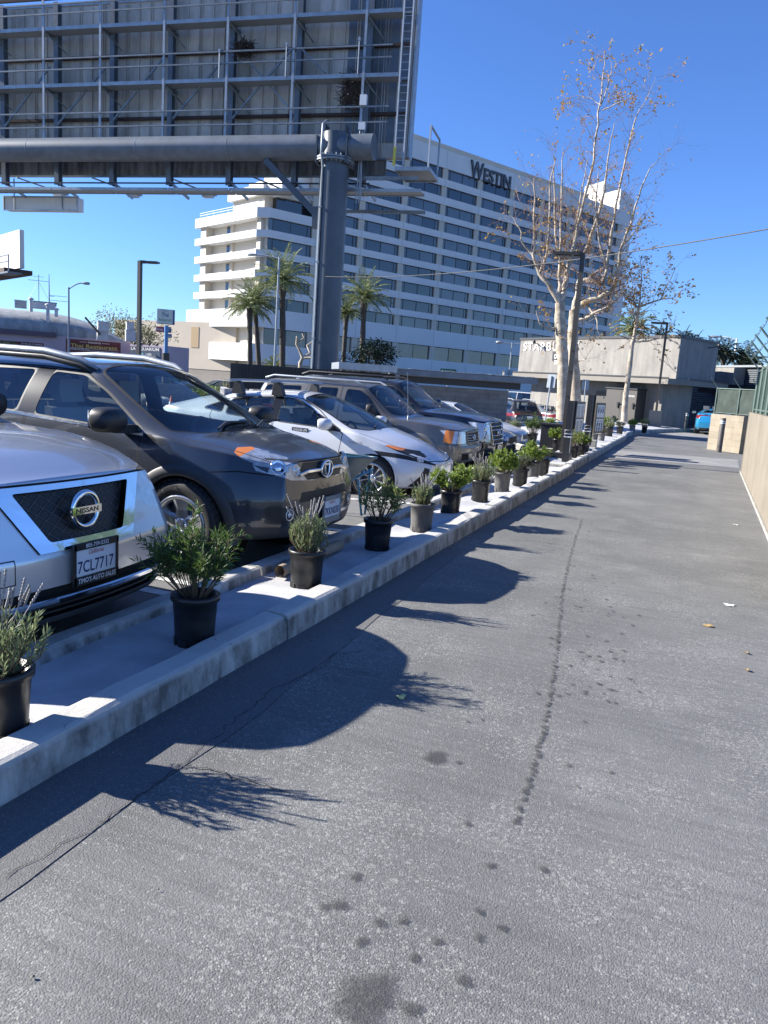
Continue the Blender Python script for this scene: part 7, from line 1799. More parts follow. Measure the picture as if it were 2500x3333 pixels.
def sycamore(label, y0, limbs, trunk, seed, leafd, twigL=1.0, zbase=.1, dens=1.0):
    """limbs: lists of (px, py, radius_m, y offset) in the photo survey, at depth y0"""
    r = random.Random(seed); b = aty(trunk[0][0], trunk[0][1], y0)
    t = thing('sycamore_tree', label, 'tree', (b.x, y0, zbase)); mb = MB(); tw = MB(); lv = MB()
    P_ = [aty(a, b_, y0 + o) for a, b_, _, o in trunk]
    P_[0] = Vector((P_[0].x, y0, zbase - .2)); fl = []
    for i in range(len(P_) - 1):
        for k_ in range(4): fl.append(P_[i].lerp(P_[i + 1], k_ / 4) + Vector((r.gauss(0, .012), r.gauss(0, .012), 0)) * (1 if k_ else 0))
    fl.append(P_[-1]); rad = []
    for i in range(len(trunk) - 1):
        for k_ in range(4): rad.append(lerp(trunk[i][2], trunk[i + 1][2], k_ / 4) * r.uniform(.93, 1.07))
    rad.append(trunk[-1][2]); mb.tube(fl, rad, 12)
    for L in limbs:
        Q = [aty(a, b_, y0 + o) for a, b_, _, o in L]; pts = []; rr_ = []
        for i in range(len(Q) - 1):
            for k_ in range(3): pts.append(Q[i].lerp(Q[i + 1], k_ / 3) + Vector((r.gauss(0, .03), r.gauss(0, .05), 0)) * (1 if k_ else 0)); rr_.append(lerp(L[i][2], L[i + 1][2], k_ / 3))
        pts.append(Q[-1]); rr_.append(L[-1][2]); mb.tube(pts, rr_, 8)
        tot = len(pts)
        for i in range(1, tot):
            if rr_[i] > .13: continue
            k_n = max(1, int(dens * r.choice((1, 2, 2)) * ((pts[i] - pts[i - 1]).length / .55)))
            for _ in range(min(4, k_n)):
                q = pts[i - 1].lerp(pts[i], r.random()); nd = (pts[i] - pts[i - 1]).normalized(); s = Matrix.Rotation(r.uniform(0, 6.28), 3, nd) @ nd.orthogonal().normalized()
                zf_ = i / tot
                grow_twigs(tw, lv, q, (nd * .45 + s * .8 + Vector((0, 0, .25))).normalized(), twigL * r.uniform(.6, 1.3), max(.007, rr_[i] * .28), 2 if r.random() < .6 else 1, r, leafd(q, r), .03)
    mb.build('trunk', M['bark_pale'], t); tw.build('twigs', M['bark_tan'], t); lv.build('crown', [M['leaf_brown'], M['leaf_olive']], t, fix=False)
    return t
TY = 41.0
def lf_low(q, r): return .17 if q.z < 9.5 else (.26 if q.z > 15 else .07)
sycamore('large sycamore with several upright limbs, left of the pair behind the lamp post', TY,
    [[(1822, 985, .19, 0), (1835, 945, .15, .2), (1845, 900, .12, .3), (1868, 800, .085, .2), (1890, 700, .07, 0), (1925, 560, .06, 0), (1940, 440, .05, 0), (1955, 330, .038, 0), (1965, 230, .025, 0), (1968, 170, .012, 0)],
     [(1955, 345, .035, 0), (1975, 290, .03, .1), (1988, 245, .02, .1), (1990, 200, .01, .1)],
     [(1960, 360, .03, 0), (2000, 340, .025, -.2), (2040, 325, .018, -.3), (2060, 300, .01, -.3)],
     [(1955, 345, .02, .0), (1935, 325, .018, .2), (1880, 310, .012, .3), (1835, 325, .006, .3)],
     [(1822, 985, .16, 0), (1790, 930, .12, -.3), (1755, 890, .10, -.4), (1735, 830, .075, -.5), (1740, 740, .06, -.5), (1742, 640, .045, -.5), (1738, 580, .02, -.5)],
     [(1755, 890, .08, -.4), (1780, 830, .065, -.6), (1788, 720, .05, -.7), (1790, 600, .038, -.7), (1808, 520, .018, -.7)],
     [(1735, 830, .06, -.5), (1700, 790, .045, -.6), (1690, 740, .03, -.6), (1660, 700, .015, -.6)],
     [(1822, 985, .14, 0), (1820, 900, .08, .3), (1826, 780, .06, .3), (1828, 640, .045, .3), (1830, 540, .03, .3), (1832, 480, .012, .3)],
     [(1845, 900, .08, .3), (1812, 800, .05, .6), (1805, 690, .042, .6), (1802, 560, .03, .6), (1805, 520, .012, .6)],
     [(1820, 1060, .09, 0), (1790, 1075, .05, -.3), (1755, 1050, .03, -.4), (1745, 1010, .015, -.4)],
     [(1868, 800, .05, .2), (1880, 700, .04, .6), (1898, 600, .03, .8), (1912, 520, .015, .9)]],
    [(1836, 1330, .33, 0), (1833, 1200, .29, 0), (1826, 1080, .29, 0), (1822, 1040, .27, 0), (1822, 985, .24, 0)], 21, lf_low, 1.3, dens=1.15)
sycamore('large sycamore with a leaning right limb, right of the pair behind the lamp post', TY + 1.6,
    [[(1868, 1010, .20, 0), (1905, 985, .16, 0), (1960, 965, .13, 0), (1995, 940, .11, .1), (2010, 890, .09, .1), (2025, 800, .075, 0), (2050, 740, .06, 0), (2080, 640, .04, 0), (2110, 560, .025, 0), (2150, 510, .01, 0)],
     [(1868, 1010, .15, 0), (1880, 930, .12, .2), (1905, 910, .12, .1), (1960, 925, .1, 0), (1975, 880, .085, 0), (1990, 760, .07, 0), (2015, 620, .055, 0), (2040, 500, .045, 0), (2065, 400, .035, 0), (2080, 360, .02, 0), (2110, 310, .012, 0), (2135, 250, .006, 0)],
     [(1880, 930, .11, .2), (1895, 850, .09, .3), (1925, 760, .075, .3), (1960, 650, .06, .2), (1975, 560, .045, .2), (1985, 480, .03, .2), (2000, 400, .015, .2)],
     [(1868, 1050, .12, 0), (1920, 1030, .10, -.2), (1970, 1005, .09, -.2), (1995, 985, .07, -.2), (2015, 960, .03, -.2)],
     [(1905, 985, .06, .1), (1940, 1030, .05, -.3), (1945, 1080, .02, -.3)],
     [(2025, 800, .045, 0), (2060, 760, .035, -.3), (2090, 720, .025, -.3), (2130, 660, .012, -.3)],
     [(1975, 880, .06, 0), (1950, 780, .05, -.5), (1940, 660, .04, -.5), (1948, 560, .02, -.5)],
     [(1868, 1180, .04, 0), (1905, 1170, .02, -.4), (1930, 1130, .01, -.4)]],
    [(1878, 1330, .33, 0), (1872, 1240, .28, 0), (1866, 1150, .27, 0), (1864, 1080, .27, 0), (1868, 1010, .23, 0)], 22, lf_low, 1.3, dens=1.15)
sycamore('small sycamore with a thin spotted trunk before the cafe wall', 42.6,
    [[(2062, 1105, .09, 0), (2072, 1050, .085, 0), (2078, 1000, .07, 0), (2050, 985, .045, .1), (2030, 960, .03, .1), (2010, 900, .012, .1)],
     [(2078, 1000, .06, 0), (2120, 985, .045, -.1), (2150, 975, .04, -.1), (2170, 930, .025, -.1), (2200, 870, .012, -.1)],
     [(2062, 1112, .06, 0), (2110, 1110, .045, -.2), (2150, 1100, .035, -.2), (2185, 1070, .02, -.2), (2200, 1040, .01, -.2)],
     [(2055, 1110, .05, 0), (2025, 1095, .03, .1), (1990, 1080, .015, .1)],
     [(2078, 1000, .04, 0), (2085, 940, .03, .2), (2090, 880, .02, .2), (2080, 830, .01, .2)],
     [(2150, 975, .03, -.1), (2190, 970, .02, -.2), (2225, 940, .01, -.2)], [(2072, 1050, .03, 0), (2060, 960, .025, -.3), (2050, 880, .012, -.3)]],
    [(2030, 1385, .17, 0), (2038, 1280, .14, 0), (2050, 1190, .125, 0), (2058, 1120, .115, 0), (2062, 1105, .11, 0)], 23, lambda q, r: .34, .9, .15, 1.7)

# ---- palms ------------------------------------------------------------------
def palm(label, px, py_crown, depth, lean_px, nf, fl, seed, zb=-.75, rt=.22, mt='frond', droop=1.0, trunk=True):
    c = atd(px, py_crown, depth); r = random.Random(seed); bx = atd(px + lean_px, py_crown, depth)
    t = thing('palm_tree', label, 'palm', (bx.x, bx.y, zb)); mb = MB(); n = 22
    if trunk:
        pts = [Vector((lerp(bx.x, c.x, (i / n) ** 1.3), lerp(bx.y, c.y, (i / n) ** 1.3), lerp(zb, c.z, i / n))) for i in range(n + 1)]
        mb.tube(pts, [rt * (1.25 - .25 * min(1, i / 4)) * r.uniform(.92, 1.08) * (1.25 if i > n - 3 else 1) for i in range(n + 1)], 10); mb.build('trunk', M['bark_palm'], t)
    fr = MB()
    for k_ in range(nf):
        a = 2 * pi * k_ * .381966; el = lerp(1.4, -.15, (k_ / nf) ** .9) + r.uniform(-.1, .1); L = fl * r.uniform(.8, 1.05)
        p = c.copy(); d = Vector((cos(a) * cos(el), sin(a) * cos(el), sin(el))); m_ = 12; pts = [p]
        for i in range(m_):
            d = (d + Vector((0, 0, -.065 * droop * (1 + i * .12)))).normalized(); p = p + d * (L / m_); pts.append(p)
        fr.tube(pts, [.03 * (1 - i / (m_ + 2)) for i in range(m_ + 1)], 4, cap=False)
        for i in range(1, m_ + 1):
            for q in range(3):
                b = pts[i - 1].lerp(pts[i], q / 3); dd = (pts[i] - pts[i - 1]).normalized(); s = dd.cross(Zu)
                if s.length < .05: s = Vector((1, 0, 0))
                s.normalize(); ll = L * .20 * sin(pi * min(1, (i + q / 3) / (m_ + 1) * .9 + .12)) + .08
                for sd in (1, -1): leaf(fr, b, s * sd * .8 + dd * .75 + Vector((0, 0, -.15 + r.gauss(0, .12))), ll, .055, r, 0, .1)
    fr.build('crown', M[mt], t, fix=False)
    return t
palm('feather palm with a green crown, right one of the leaning pair before the hotel end', 828, 985, 68, 30, 34, 2.9, 31)
palm('feather palm with a greener crown, left one of the leaning pair before the hotel end', 812, 1000, 66, 12, 30, 2.7, 32)
palm('tall feather palm rising behind the white street lamp', 920, 915, 67, 14, 42, 3.6, 33, rt=.26)
palm('feather palm with drooping fronds right of the billboard column', 1186, 970, 68, 6, 36, 3.1, 34, rt=.24)
palm('shorter palm half hidden by the billboard column', 1128, 1020, 69, -2, 24, 2.0, 35, rt=.2)
palm('small young palm at the foot of the hotel by the house number', 893, 1195, 70, 0, 18, 1.6, 36, rt=.2)
for i, (px, py, dep, fl, lab) in enumerate([(2060, 1062, 58, 2.4, 'light green fan palm rising behind the cafe roof behind the small sycamore'), (2150, 1092, 62, 1.3, 'dark palm top peeping over the cafe roof beside the slim lamp post'), (2225, 1100, 62, 1.4, 'dark palm top peeping over the cafe roof at its corner'), (2262, 1112, 62, 1.3, 'dark palm top over the shaded side wall of the cafe'),
    (2320, 1135, 64, 1.7, 'dark palm top above the far edge of the shaded cafe wall'), (2358, 1142, 66, 1.9, 'dark palm above the corrugated shed, left of the white street lamp'), (2418, 1155, 66, 2.0, 'dark palm above the corrugated shed, right of the white street lamp'), (2450, 1172, 64, 1.5, 'dark palm at the right end of the corrugated shed')]):
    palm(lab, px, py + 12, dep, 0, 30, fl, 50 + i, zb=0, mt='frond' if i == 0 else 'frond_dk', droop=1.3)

# banana like plant by the pole sign
def strap_plant(lab, px, py, depth, n, L, mt, zb, seed, w_=.16):
    r = random.Random(seed); b = atd(px, py, depth); t = thing('strap_plant', lab, 'plant', (b.x, b.y, zb)); mb = MB()
    for i in range(n):
        a = r.uniform(0, 6.28); el = r.uniform(.6, 1.4); d = Vector((cos(a) * cos(el), sin(a) * cos(el), sin(el))); p = Vector((b.x, b.y, zb)) + Vector((0, 0, .3)); s = d.cross(Zu).normalized(); rows = []
        for k_ in range(9):
            ww = w_ * sin(pi * min(1, .12 + .88 * (k_ / 8) ** .8)) * 1.0 if k_ > 2 else .03
            rows += [p + s * ww, p - Zu * ww * .25, p - s * ww]; d = (d + Vector((0, 0, -.10))).normalized(); p = p + d * (L * r.uniform(.9, 1.1) / 8)
        mb.add(rows, [(k_ * 3 + j, k_ * 3 + j + 1, k_ * 3 + 4 + j, k_ * 3 + 3 + j) for k_ in range(8) for j in (0, 1)], 0, True)
    mb.build('leaves', M[mt], t, fix=False)
    mb = MB(); mb.tube([(b.x, b.y, zb - .1), (b.x, b.y, zb + .5)], .12, 8); mb.build('stem', M['bark_palm'], t)
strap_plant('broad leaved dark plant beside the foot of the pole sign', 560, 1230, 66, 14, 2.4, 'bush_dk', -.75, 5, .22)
# leafy masses
def bush(name, lab, cat, c, rx, ry, rz_, n, mt, seed, ll=.16, lw=.10, trunk=None, gaps=.0):
    r = random.Random(seed); t = thing(name, lab, cat, (c.x, c.y, trunk if trunk is not None else c.z - rz_)); mb = MB()
    lob = [(Vector((r.gauss(0, .42) * rx, r.gauss(0, .42) * ry, r.gauss(.05, .38) * rz_)), r.uniform(.35, .6)) for _ in range(14)]
    for i in range(n):
        o, q = r.choice(lob); d = Vector((r.gauss(0, 1), r.gauss(0, 1), r.gauss(0, 1))).normalized(); rr_ = r.uniform(.55, 1.05) * q
        p = c + o + Vector((d.x * rx * rr_, d.y * ry * rr_, d.z * rz_ * rr_)); leaf(mb, p, d + Vector((r.gauss(0, .6), r.gauss(0, .6), r.gauss(0, .6))), ll * r.uniform(.7, 1.3), lw, r)
    mb.build('crown', M[mt], t, fix=False); mb = MB()
    z0 = trunk if trunk is not None else c.z - rz_
    for o, q in lob[:7]: mb.tube([Vector((c.x, c.y, z0)) + Vector((o.x * .15, o.y * .15, 0)), Vector((c.x, c.y, c.z - rz_ * .5)) + o * .4, c + o], [.09, .05, .02], 6)
    mb.build('trunk', M['bark_tan'], t)
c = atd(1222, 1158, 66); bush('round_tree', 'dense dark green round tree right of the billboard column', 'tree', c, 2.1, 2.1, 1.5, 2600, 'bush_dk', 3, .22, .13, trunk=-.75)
for i, (px, py, w_, lab) in enumerate([(345, 1062, 3.0, 'pale leafy tree behind the domed roof'), (410, 1085, 2.4, 'pale leafy tree between the domed roof and the beige hall'), (480, 1100, 2.6, 'half bare pale tree in front of the beige hall, left of the pole sign'), (440, 1120, 2.2, 'half bare pale tree behind the roof vents')]):
    bush('street_tree', lab, 'tree', atd(px, py, 88), w_, w_, 1.9, 900, 'hedge', 60 + i, .30, .12, trunk=-.75)
c = atd(850, 1228, 70); bush('shrub', 'low grey green shrub at the foot of the palms', 'shrub', c, 1.8, 1.2, .6, 900, 'hedge', 8, .16, .08)
for i, (px, py) in enumerate([(735, 1262), (770, 1266), (800, 1268)]):
    bush('weed_clump', ['wispy weeds growing by the low block wall, left clump', 'wispy weeds growing by the low block wall, middle clump', 'wispy weeds growing by the low block wall, right clump'][i], 'weeds', atd(px, py, 46), .45, .3, .35, 220, 'lav', 80 + i, .12, .03)
c = atd(672, 1278, 44); bush('shrub', 'bright green shrub beyond the dark grey suv windscreen', 'shrub', c, .8, .6, .5, 700, 'ltgreen', 9, .12, .07)
# pollarded bare tree by the column
def bare(lab, y0, chains, zb, seed):
    b = atd(*chains[0][0][:2], y0); t = thing('bare_tree', lab, 'tree', (b.x, b.y, zb)); mb = MB()
    for ch in chains:
        P_ = [atd(a, b_, y0 + o) for a, b_, r_, o in ch]
        if ch is chains[0]: P_[0].z = zb
        mb.tube(P_, [c_[2] for c_ in ch], 8)
    mb.build('trunk', M['bark_pale'], t)
bare('knobbly bare pollarded tree before the hotel, left of the column', 72, [[(975, 1230, .22, 0), (978, 1180, .2, 0), (985, 1165, .16, 0), (975, 1140, .13, 0), (965, 1120, .11, 0), (968, 1095, .12, 0)], [(985, 1165, .14, 0), (1010, 1150, .12, .3), (1000, 1125, .11, .3), (1022, 1110, .10, .3), (1030, 1085, .12, .3)], [(985, 1165, .12, 0), (1015, 1165, .1, -.4), (1035, 1150, .09, -.4), (1040, 1120, .08, -.4)], [(965, 1120, .09, 0), (990, 1100, .08, .2), (985, 1085, .1, .2)]], -.75, 3)
# ================================================================== walls, posts, signs, small things
M['wall_tan'] = mat('tan_plaster', (.225, .195, .15), .88, 0, .22, 1.3, bump=.2, bs=35)
z5 = lambda a, b: (2100 + a / 4.1475, 1000 + b / 4.1475)
z6 = lambda a, b: (1700 + a / 4.1475, 1250 + b / 4.1475)
WX = Plane((1.16, 20.3), (.92, 4.0)); WXl = 13.6
wl = thing('boundary_wall', 'long tan plastered wall along the right side of the lane', 'wall', (1.16, 20.3, 0))
mb = MB(); mb.box(WX.P(WXl / 2, .68, -.11), (WXl, 1.5, .2), (WX.u, Zu, WX.n)); mb.build('wall', M['wall_tan'], wl)
mb = MB(); mb.box(WX.P(WXl / 2, .02, .005), (WXl, .05, .02), (WX.u, Zu, WX.n)); mb.build('footing', M['concrete'], wl)
# slatted chain link fence on top
M['fence_green'] = mat('fence_green', (.10, .145, .125), .5, .2, .15, 2); M['slat_green'] = mat('slat_green', (.075, .13, .105), .45, 0, .3, 12, stretch=(1, 1, 8))
fn = thing('slatted_fence', 'green slatted fence with barbed wire on top of the long tan wall', 'fence', (1.16, 20.3, 1.43))
for i in range(9):
    u = .05 + i * 1.55; mb = MB(); p = WX.P(u, 1.43, -.10); mb.tube([p, p + Zu * 1.0], .035, 8); d = (-WX.n * .0 + Vector((-.75, -.1, 0)))
    mb.tube([p + Zu * .98, p + Zu * 1.42 + Vector((-.38, 0, 0))], .018, 6); mb.build('post', M['fence_green'], fn)
mb = MB()
for z in (1.5, 2.38): mb.tube([WX.P(0, z, -.10), WX.P(WXl, z, -.10)], .022, 6)
mb.build('rail', M['fence_green'], fn)
mb = MB()
for i in range(46): z = 1.46 + i * .02; mb.box(WX.P(WXl / 2, z, -.12), (WXl, .013, .022), (WX.u, (Zu + WX.n * .5).normalized(), WX.n))
o = mb.build('slats', M['slat_green'], fn)
rr = random.Random(4)
for q, (h_, o_) in enumerate(((1.1, -.10), (1.24, -.22), (1.40, -.36))):
    mb = MB(); pts = []
    for i in range(120): u = i * .14; pts.append(WX.P(u, 1.43 + h_ + .02 * sin(i * 1.7) - .02 * sin(pi * ((u % 1.55) / 1.55)), -.10) + Vector((o_ + .015 * cos(i * 1.7), 0, 0)))
    mb.tube(pts, .006, 4, cap=False); mb.build('barbed_wire', M['fence_green'], fn)
# tan block stub wall with chain link panel, at the far end of the lane
B0, B1 = gpt(*z5(855, 1866 - 60)), gpt(1425 / 2.37 + 1800, 1130 / 2.37 + 1000)
B0 = Vector((.50, 28.75, 0)); B1 = Vector((1.47, 27.75, 0)); BW = Plane(B0, B1)
sw = thing('block_wall', 'short tan block wall across the far end of the lane', 'wall', (B0.x, B0.y, 0))
mb = MB(); mb.box(BW.P(BW.len / 2, .57, -.1), (BW.len, 1.3, .2), (BW.u, Zu, BW.n)); mb.box(BW.P(.1, .57, -1.5), (.2, 1.3, 2.6), (BW.u, Zu, BW.n)); mb.box(BW.P(BW.len + .75, .57, -.5), (1.5, 1.3, .2), (BW.u, Zu, BW.n)); o = mb.build('block_wall', M['block_tan'], sw); box_uv(o)
cf = thing('chain_fence', 'green mesh fence panel on the short tan block wall', 'fence', (B0.x, B0.y, 1.22))
for u in (.02, 1.0, 1.75, 2.6):
    mb = MB(); mb.tube([BW.P(u, 1.22, -.1 if u < 1.3 else -.5), BW.P(u, 2.12, -.1 if u < 1.3 else -.5)], .028, 8); mb.tube([BW.P(u, 2.1, -.1), BW.P(u - .12, 2.42, .12)], .014, 6); mb.build('post', M['fence_green'], cf)
mb = MB(); mb.tube([BW.P(0, 2.08, -.1), BW.P(2.7, 2.08, -.1)], .02, 6); mb.tube([BW.P(0, 1.27, -.1), BW.P(2.7, 1.27, -.1)], .012, 6); mb.build('rail', M['fence_green'], cf)
mb = MB(); mb.grid(lambda u, v: BW.P(u * 2.7, 1.25 + v * .83, -.11 + .01 * sin(u * 60) * sin(v * 9)), 60, 6); mb.build('mesh_screen', mat('green_windscreen', (.035, .055, .045), .75, 0, .45, 3, bump=.4, bs=60), cf)
# tan bollard before the block wall, black bollards
def bollard(lab, x, y, h_, r_, m_, bands, z=0):
    t = thing('bollard', lab, 'bollard', (x, y, z)); mb = MB(); mb.lathe([(r_, -.1), (r_, h_ - .02), (r_ * .9, h_), (0, h_)], 20, (x, y, z)); mb.build('post', m_, t)
    for b in bands: mb = MB(); mb.lathe([(r_ + .002, b), (r_ + .003, b + .002), (r_ + .003, b + .028), (r_ + .002, b + .03)], 20, (x, y, z)); mb.build('stripe', M['white'], t)
M['bollard_br'] = mat('bollard_brown', (.10, .085, .075), .5, 0, .15, 3)
bollard('brown bollard with two white bands before the short tan block wall', .86, 27.55, 1.12, .085, M['bollard_br'], (.94, 1.0))
bollard('black bollard with two white bands at the corner of the cafe', -.40, 43.05, 1.0, .085, M['black'], (.82, .90), .0)
# order posts: flat black posts with two white bands
def order_post(lab, x, y, h_, z):
    t = thing('order_post', lab, 'post', (x, y, z)); mb = MB(); mb.box((x, y, z + h_ / 2 - .05), (.16, .10, h_ + .1)); mb.build('post', M['black'], t)
    for q in (.62, .555):
        mb = MB(); mb.box((x, y, z + h_ * q / .70 * .98), (.166, .106, .022)); mb.build('stripe', M['white'], t)
    mb = MB(); P_ = [Vector((x + .07, y - .055, z + h_ * .3)), Vector((x + .07, y - .075, z + h_ * .98)), Vector((x - .07, y - .075, z + h_ * .98)), Vector((x - .07, y - .055, z + h_ * .8))]; mb.tube(P_, .006, 5); mb.build('wire_guard', M['galv'], t)
order_post('nearer black post with two white bands by the kerb', -2.48, 16.9, .72, .10); order_post('farther black post with two white bands by the kerb', -2.50, 20.26, .72, .10)
# menu boards
M['menu_paper'] = mat('menu_panel', (.72, .72, .70), .3, 0, .05, 3); M['menu_frame'] = mat('menu_frame', (.10, .085, .06), .4); M['ink'] = mat('menu_ink', (.12, .12, .12), .7)
M['poster_blue'] = mat('poster_blue', (.03, .12, .24), .4, 0, .5, 4, col2=(.10, .25, .40))
def menu_board(lab, post, z, panel, top, tall, icons, seed):
    """post: post position; panel: (px_l, px_r) of the board face at its depth"""
    r = random.Random(seed); t = thing('menu_board', lab, 'menu board', (post[0], post[1], z)); x, y = post; a, b = panel
    mb = MB(); mb.box((x, y, (z + top) / 2), (.13, .34, top - z)); mb.box((x + .055, y + .20, (z + top) / 2 + .05), (.09, .10, top - z - .1)); mb.build('post', M['black'], t)
    pl = Plane(a, b); L = pl.len; z1 = 1.35 if not icons else 1.33; z0 = z1 - tall
    mb = MB(); mb.box(pl.P(L / 2, (z0 + z1) / 2, -.06), (L + .10, tall + .1, .12), (pl.u, Zu, pl.n)); mb.build('case', M['menu_frame'], t)
    hh = (tall - .06) / 2
    for k_ in (0, 1):
        c0 = z0 + .01 + k_ * (hh + .04); mb = MB(); mb.box(pl.P(L / 2, c0 + hh / 2, .004), (L - .05, hh, .008), (pl.u, Zu, pl.n))
        for i in range(9):
            if icons and i > 1: break
            zz = c0 + hh - .06 - i * hh * .095; n_ = 2
            for q in range(n_): mb.box(pl.P(L * (.28 + .44 * q), zz, .010), (L * r.uniform(.18, .34), .012, .003), (pl.u, Zu, pl.n), 1)
        if icons:
            for i in range(3):
                for j in range(1 if k_ else 2):
                    u = L * (.22 + .28 * i); zz = c0 + hh * (.52 - .36 * j); mb.lathe([(.028, -.06), (.04, .05), (0, .05)], 10, pl.P(u, zz, .012), (pl.u, pl.n * .08, Zu), 1)
        mb.build('menu_panel', [M['menu_paper'], M['ink']], t)
    return pl, z0, z1, t
pl, z0, z1, t = menu_board('nearer drive through menu board with a blue side poster and black post', (-2.78, 18.95), .10, ((-2.715, 19.4), (-2.60, 19.94)), 1.41, .72, False, 1)
mb = MB(); mb.box(pl.P(-.09, (z0 + z1) / 2, .0), (.14, .62, .02), (pl.u, Zu, pl.n)); mb.build('poster', M['poster_blue'], t)
mb = MB(); mb.box((-2.68, 17.5, .17), (.44, .32, .16)); mb.build('foot_block', M['black'], t)
menu_board('farther drive through menu board with small drink pictures', (-2.64, 21.4), .12, ((-2.51, 21.8), (-2.36, 22.33)), 1.58, .74, True, 2)
mb = MB(); mb.bbox((-3.75, 20.6, .0), (-3.2, 21.1, .72)); mb.bbox((-3.78, 20.57, .72), (-3.17, 21.13, .76))
tag(mb.build('utility_cabinet', M['black'], loc=(-3.47, 20.85, 0)), 'squat black box on the bed behind the green shrub', 'cabinet')
tag((lambda m_: (m_.bbox((-2.86, 22.3, .08), (-2.50, 22.65, .32)), m_.build('concrete_block', M['concrete'], loc=(-2.68, 22.5, .08)))[1])(MB()), 'small grey concrete block behind the farther order post', 'block')
# sign posts seen from behind
def sign_post(lab, b, top, w_, h_, facing, n=1):
    t = thing('sign_post', lab, 'sign', b); b = Vector(b); top = Vector(top); mb = MB(); mb.tube([b - Zu * .1, top], .028, 8); mb.build('post', M['galv'], t); f = Vector(facing).normalized(); s = Vector((-f.y, f.x, 0)); d = (top - b).normalized()
    mb = MB(); mb.box(top - d * (h_ / 2 - .06) + f * .035, (w_, .006, h_), (s, f, d)); mb.build('sign_plate', M['galv'], t)
sp0 = aty(*z6(300, 520), 27.3); sp1 = aty(*z6(385, -10), 27.3)
sign_post('leaning sign post seen from behind beside the silver green sedan', (sp0.x, 27.3, .1), (sp1.x, 27.3, sp1.z + .25), .32, .46, (.35, .94, 0))
sp1 = aty(1908, 1240, 38); sign_post('upright sign post seen from behind before the cafe doors', (sp1.x, 38, -.2), (sp1.x, 38, sp1.z), .32, .50, (-.3, .95, 0))
sp1 = aty(1655, 1206, 34.5); sign_post('grey sign post at the corner of the metal roofed enclosure', (sp1.x, 34.5, -.6), (sp1.x, 34.5, sp1.z), .40, .46, (.2, .97, 0))
# cardboard tube on the strip, wheelbarrow
M['card'] = mat('cardboard', (.36, .28, .20), .9, 0, .2, 6)
mb = MB(); a, b = Vector((-2.72, 4.9, .145)), Vector((-2.75, 6.0, .15)); mb.tube([a, b], .045, 16, cap=False); mb.tube([a + Vector((0, .003, 0)), b], .038, 16, cap=False); tag(mb.build('cardboard_tube', M['card'], loc=a), 'tan cardboard tube lying on the fabric beside the long spiked lavender', 'tube')
M['barrow'] = mat('wheelbarrow_blue', (.016, .075, .12), .42, .1, .3, 5); M['barrow2'] = mat('bright_blue_paint', (.03, .22, .42), .5, 0, .2, 8)
wbx, wby = -3.80, 7.75
wbt = thing('wheelbarrow', 'blue wheelbarrow standing between the dark grey suv and the white hatchback', 'wheelbarrow', (wbx, wby, 0))
def tray(u, v):
    a = u * 2 * pi; k_ = v; L0, W0 = lerp(.26, .56, k_), lerp(.20, .36, k_); q = 4
    cx_ = math.copysign(abs(cos(a)) ** (2 / q), cos(a)); sy_ = math.copysign(abs(sin(a)) ** (2 / q), sin(a))
    return Vector((wbx + .10 + cx_ * W0, wby + sy_ * L0 + .10 * k_, .46 + .27 * k_ - .04 * k_ * sy_))
mb = MB(); mb.grid(tray, 36, 6); n = 36; mb.add([tray(i / n, 0) for i in range(n)], [tuple(range(n))]); mb.build('tray', M['barrow'], wbt)
mb = MB(); mb.tube([tray(i / n, 1) for i in range(n + 1)], .014, 6, cap=False); mb.build('tray_rim', M['barrow'], wbt)
mb = MB(); A = (Vector((0, 1, 0)), Zu, Vector((1, 0, 0))); mb.lathe([(.09, -.05), (.17, -.05), (.20, -.02), (.205, 0), (.20, .02), (.17, .05), (.09, .05)], 28, (wbx + .05, wby - .42, .205), A)
for i in range(20): a_ = 2 * pi * i / 20; mb.box((wbx + .05, wby - .42 + .203 * cos(a_), .205 + .203 * sin(a_)), (.08, .03, .014), (Vector((1, 0, 0)), Vector((0, -sin(a_), cos(a_))), Vector((0, cos(a_), sin(a_)))))
wh = mb.build('wheel', M['rubber'], wbt); mb = MB(); mb.lathe([(0, .03), (.09, .03), (.09, -.03), (0, -.03)], 16, (wbx + .05, wby - .42, .205), A); mb.build('hub', M['barrow2'], wh)
for s in (-.22, .22):
    mb = MB(); mb.tube([(wbx + .05 + s * .4, wby - .5, .2), (wbx + .1 + s * .8, wby - .1, .42), (wbx + .05 + s * 1.0, wby + .55, .50), (wbx + .05 + s * 1.0, wby + .78, .52)], .018, 8); mb.tube([(wbx + .1 + s, wby + .25, .46), (wbx + .1 + s, wby + .42, .02), (wbx + .1 + s, wby + .52, .02), (wbx + .1 + s, wby + .60, .54)], .013, 6); mb.build('handle', M['barrow2'], wbt)
mb = MB(); mb.box((wbx + .27, wby - .38, .30), (.04, .5, .06)); mb.box((wbx + .33, wby + .36, .60), (.03, .05, .16)); mb.build('brace', M['barrow2'], wbt)
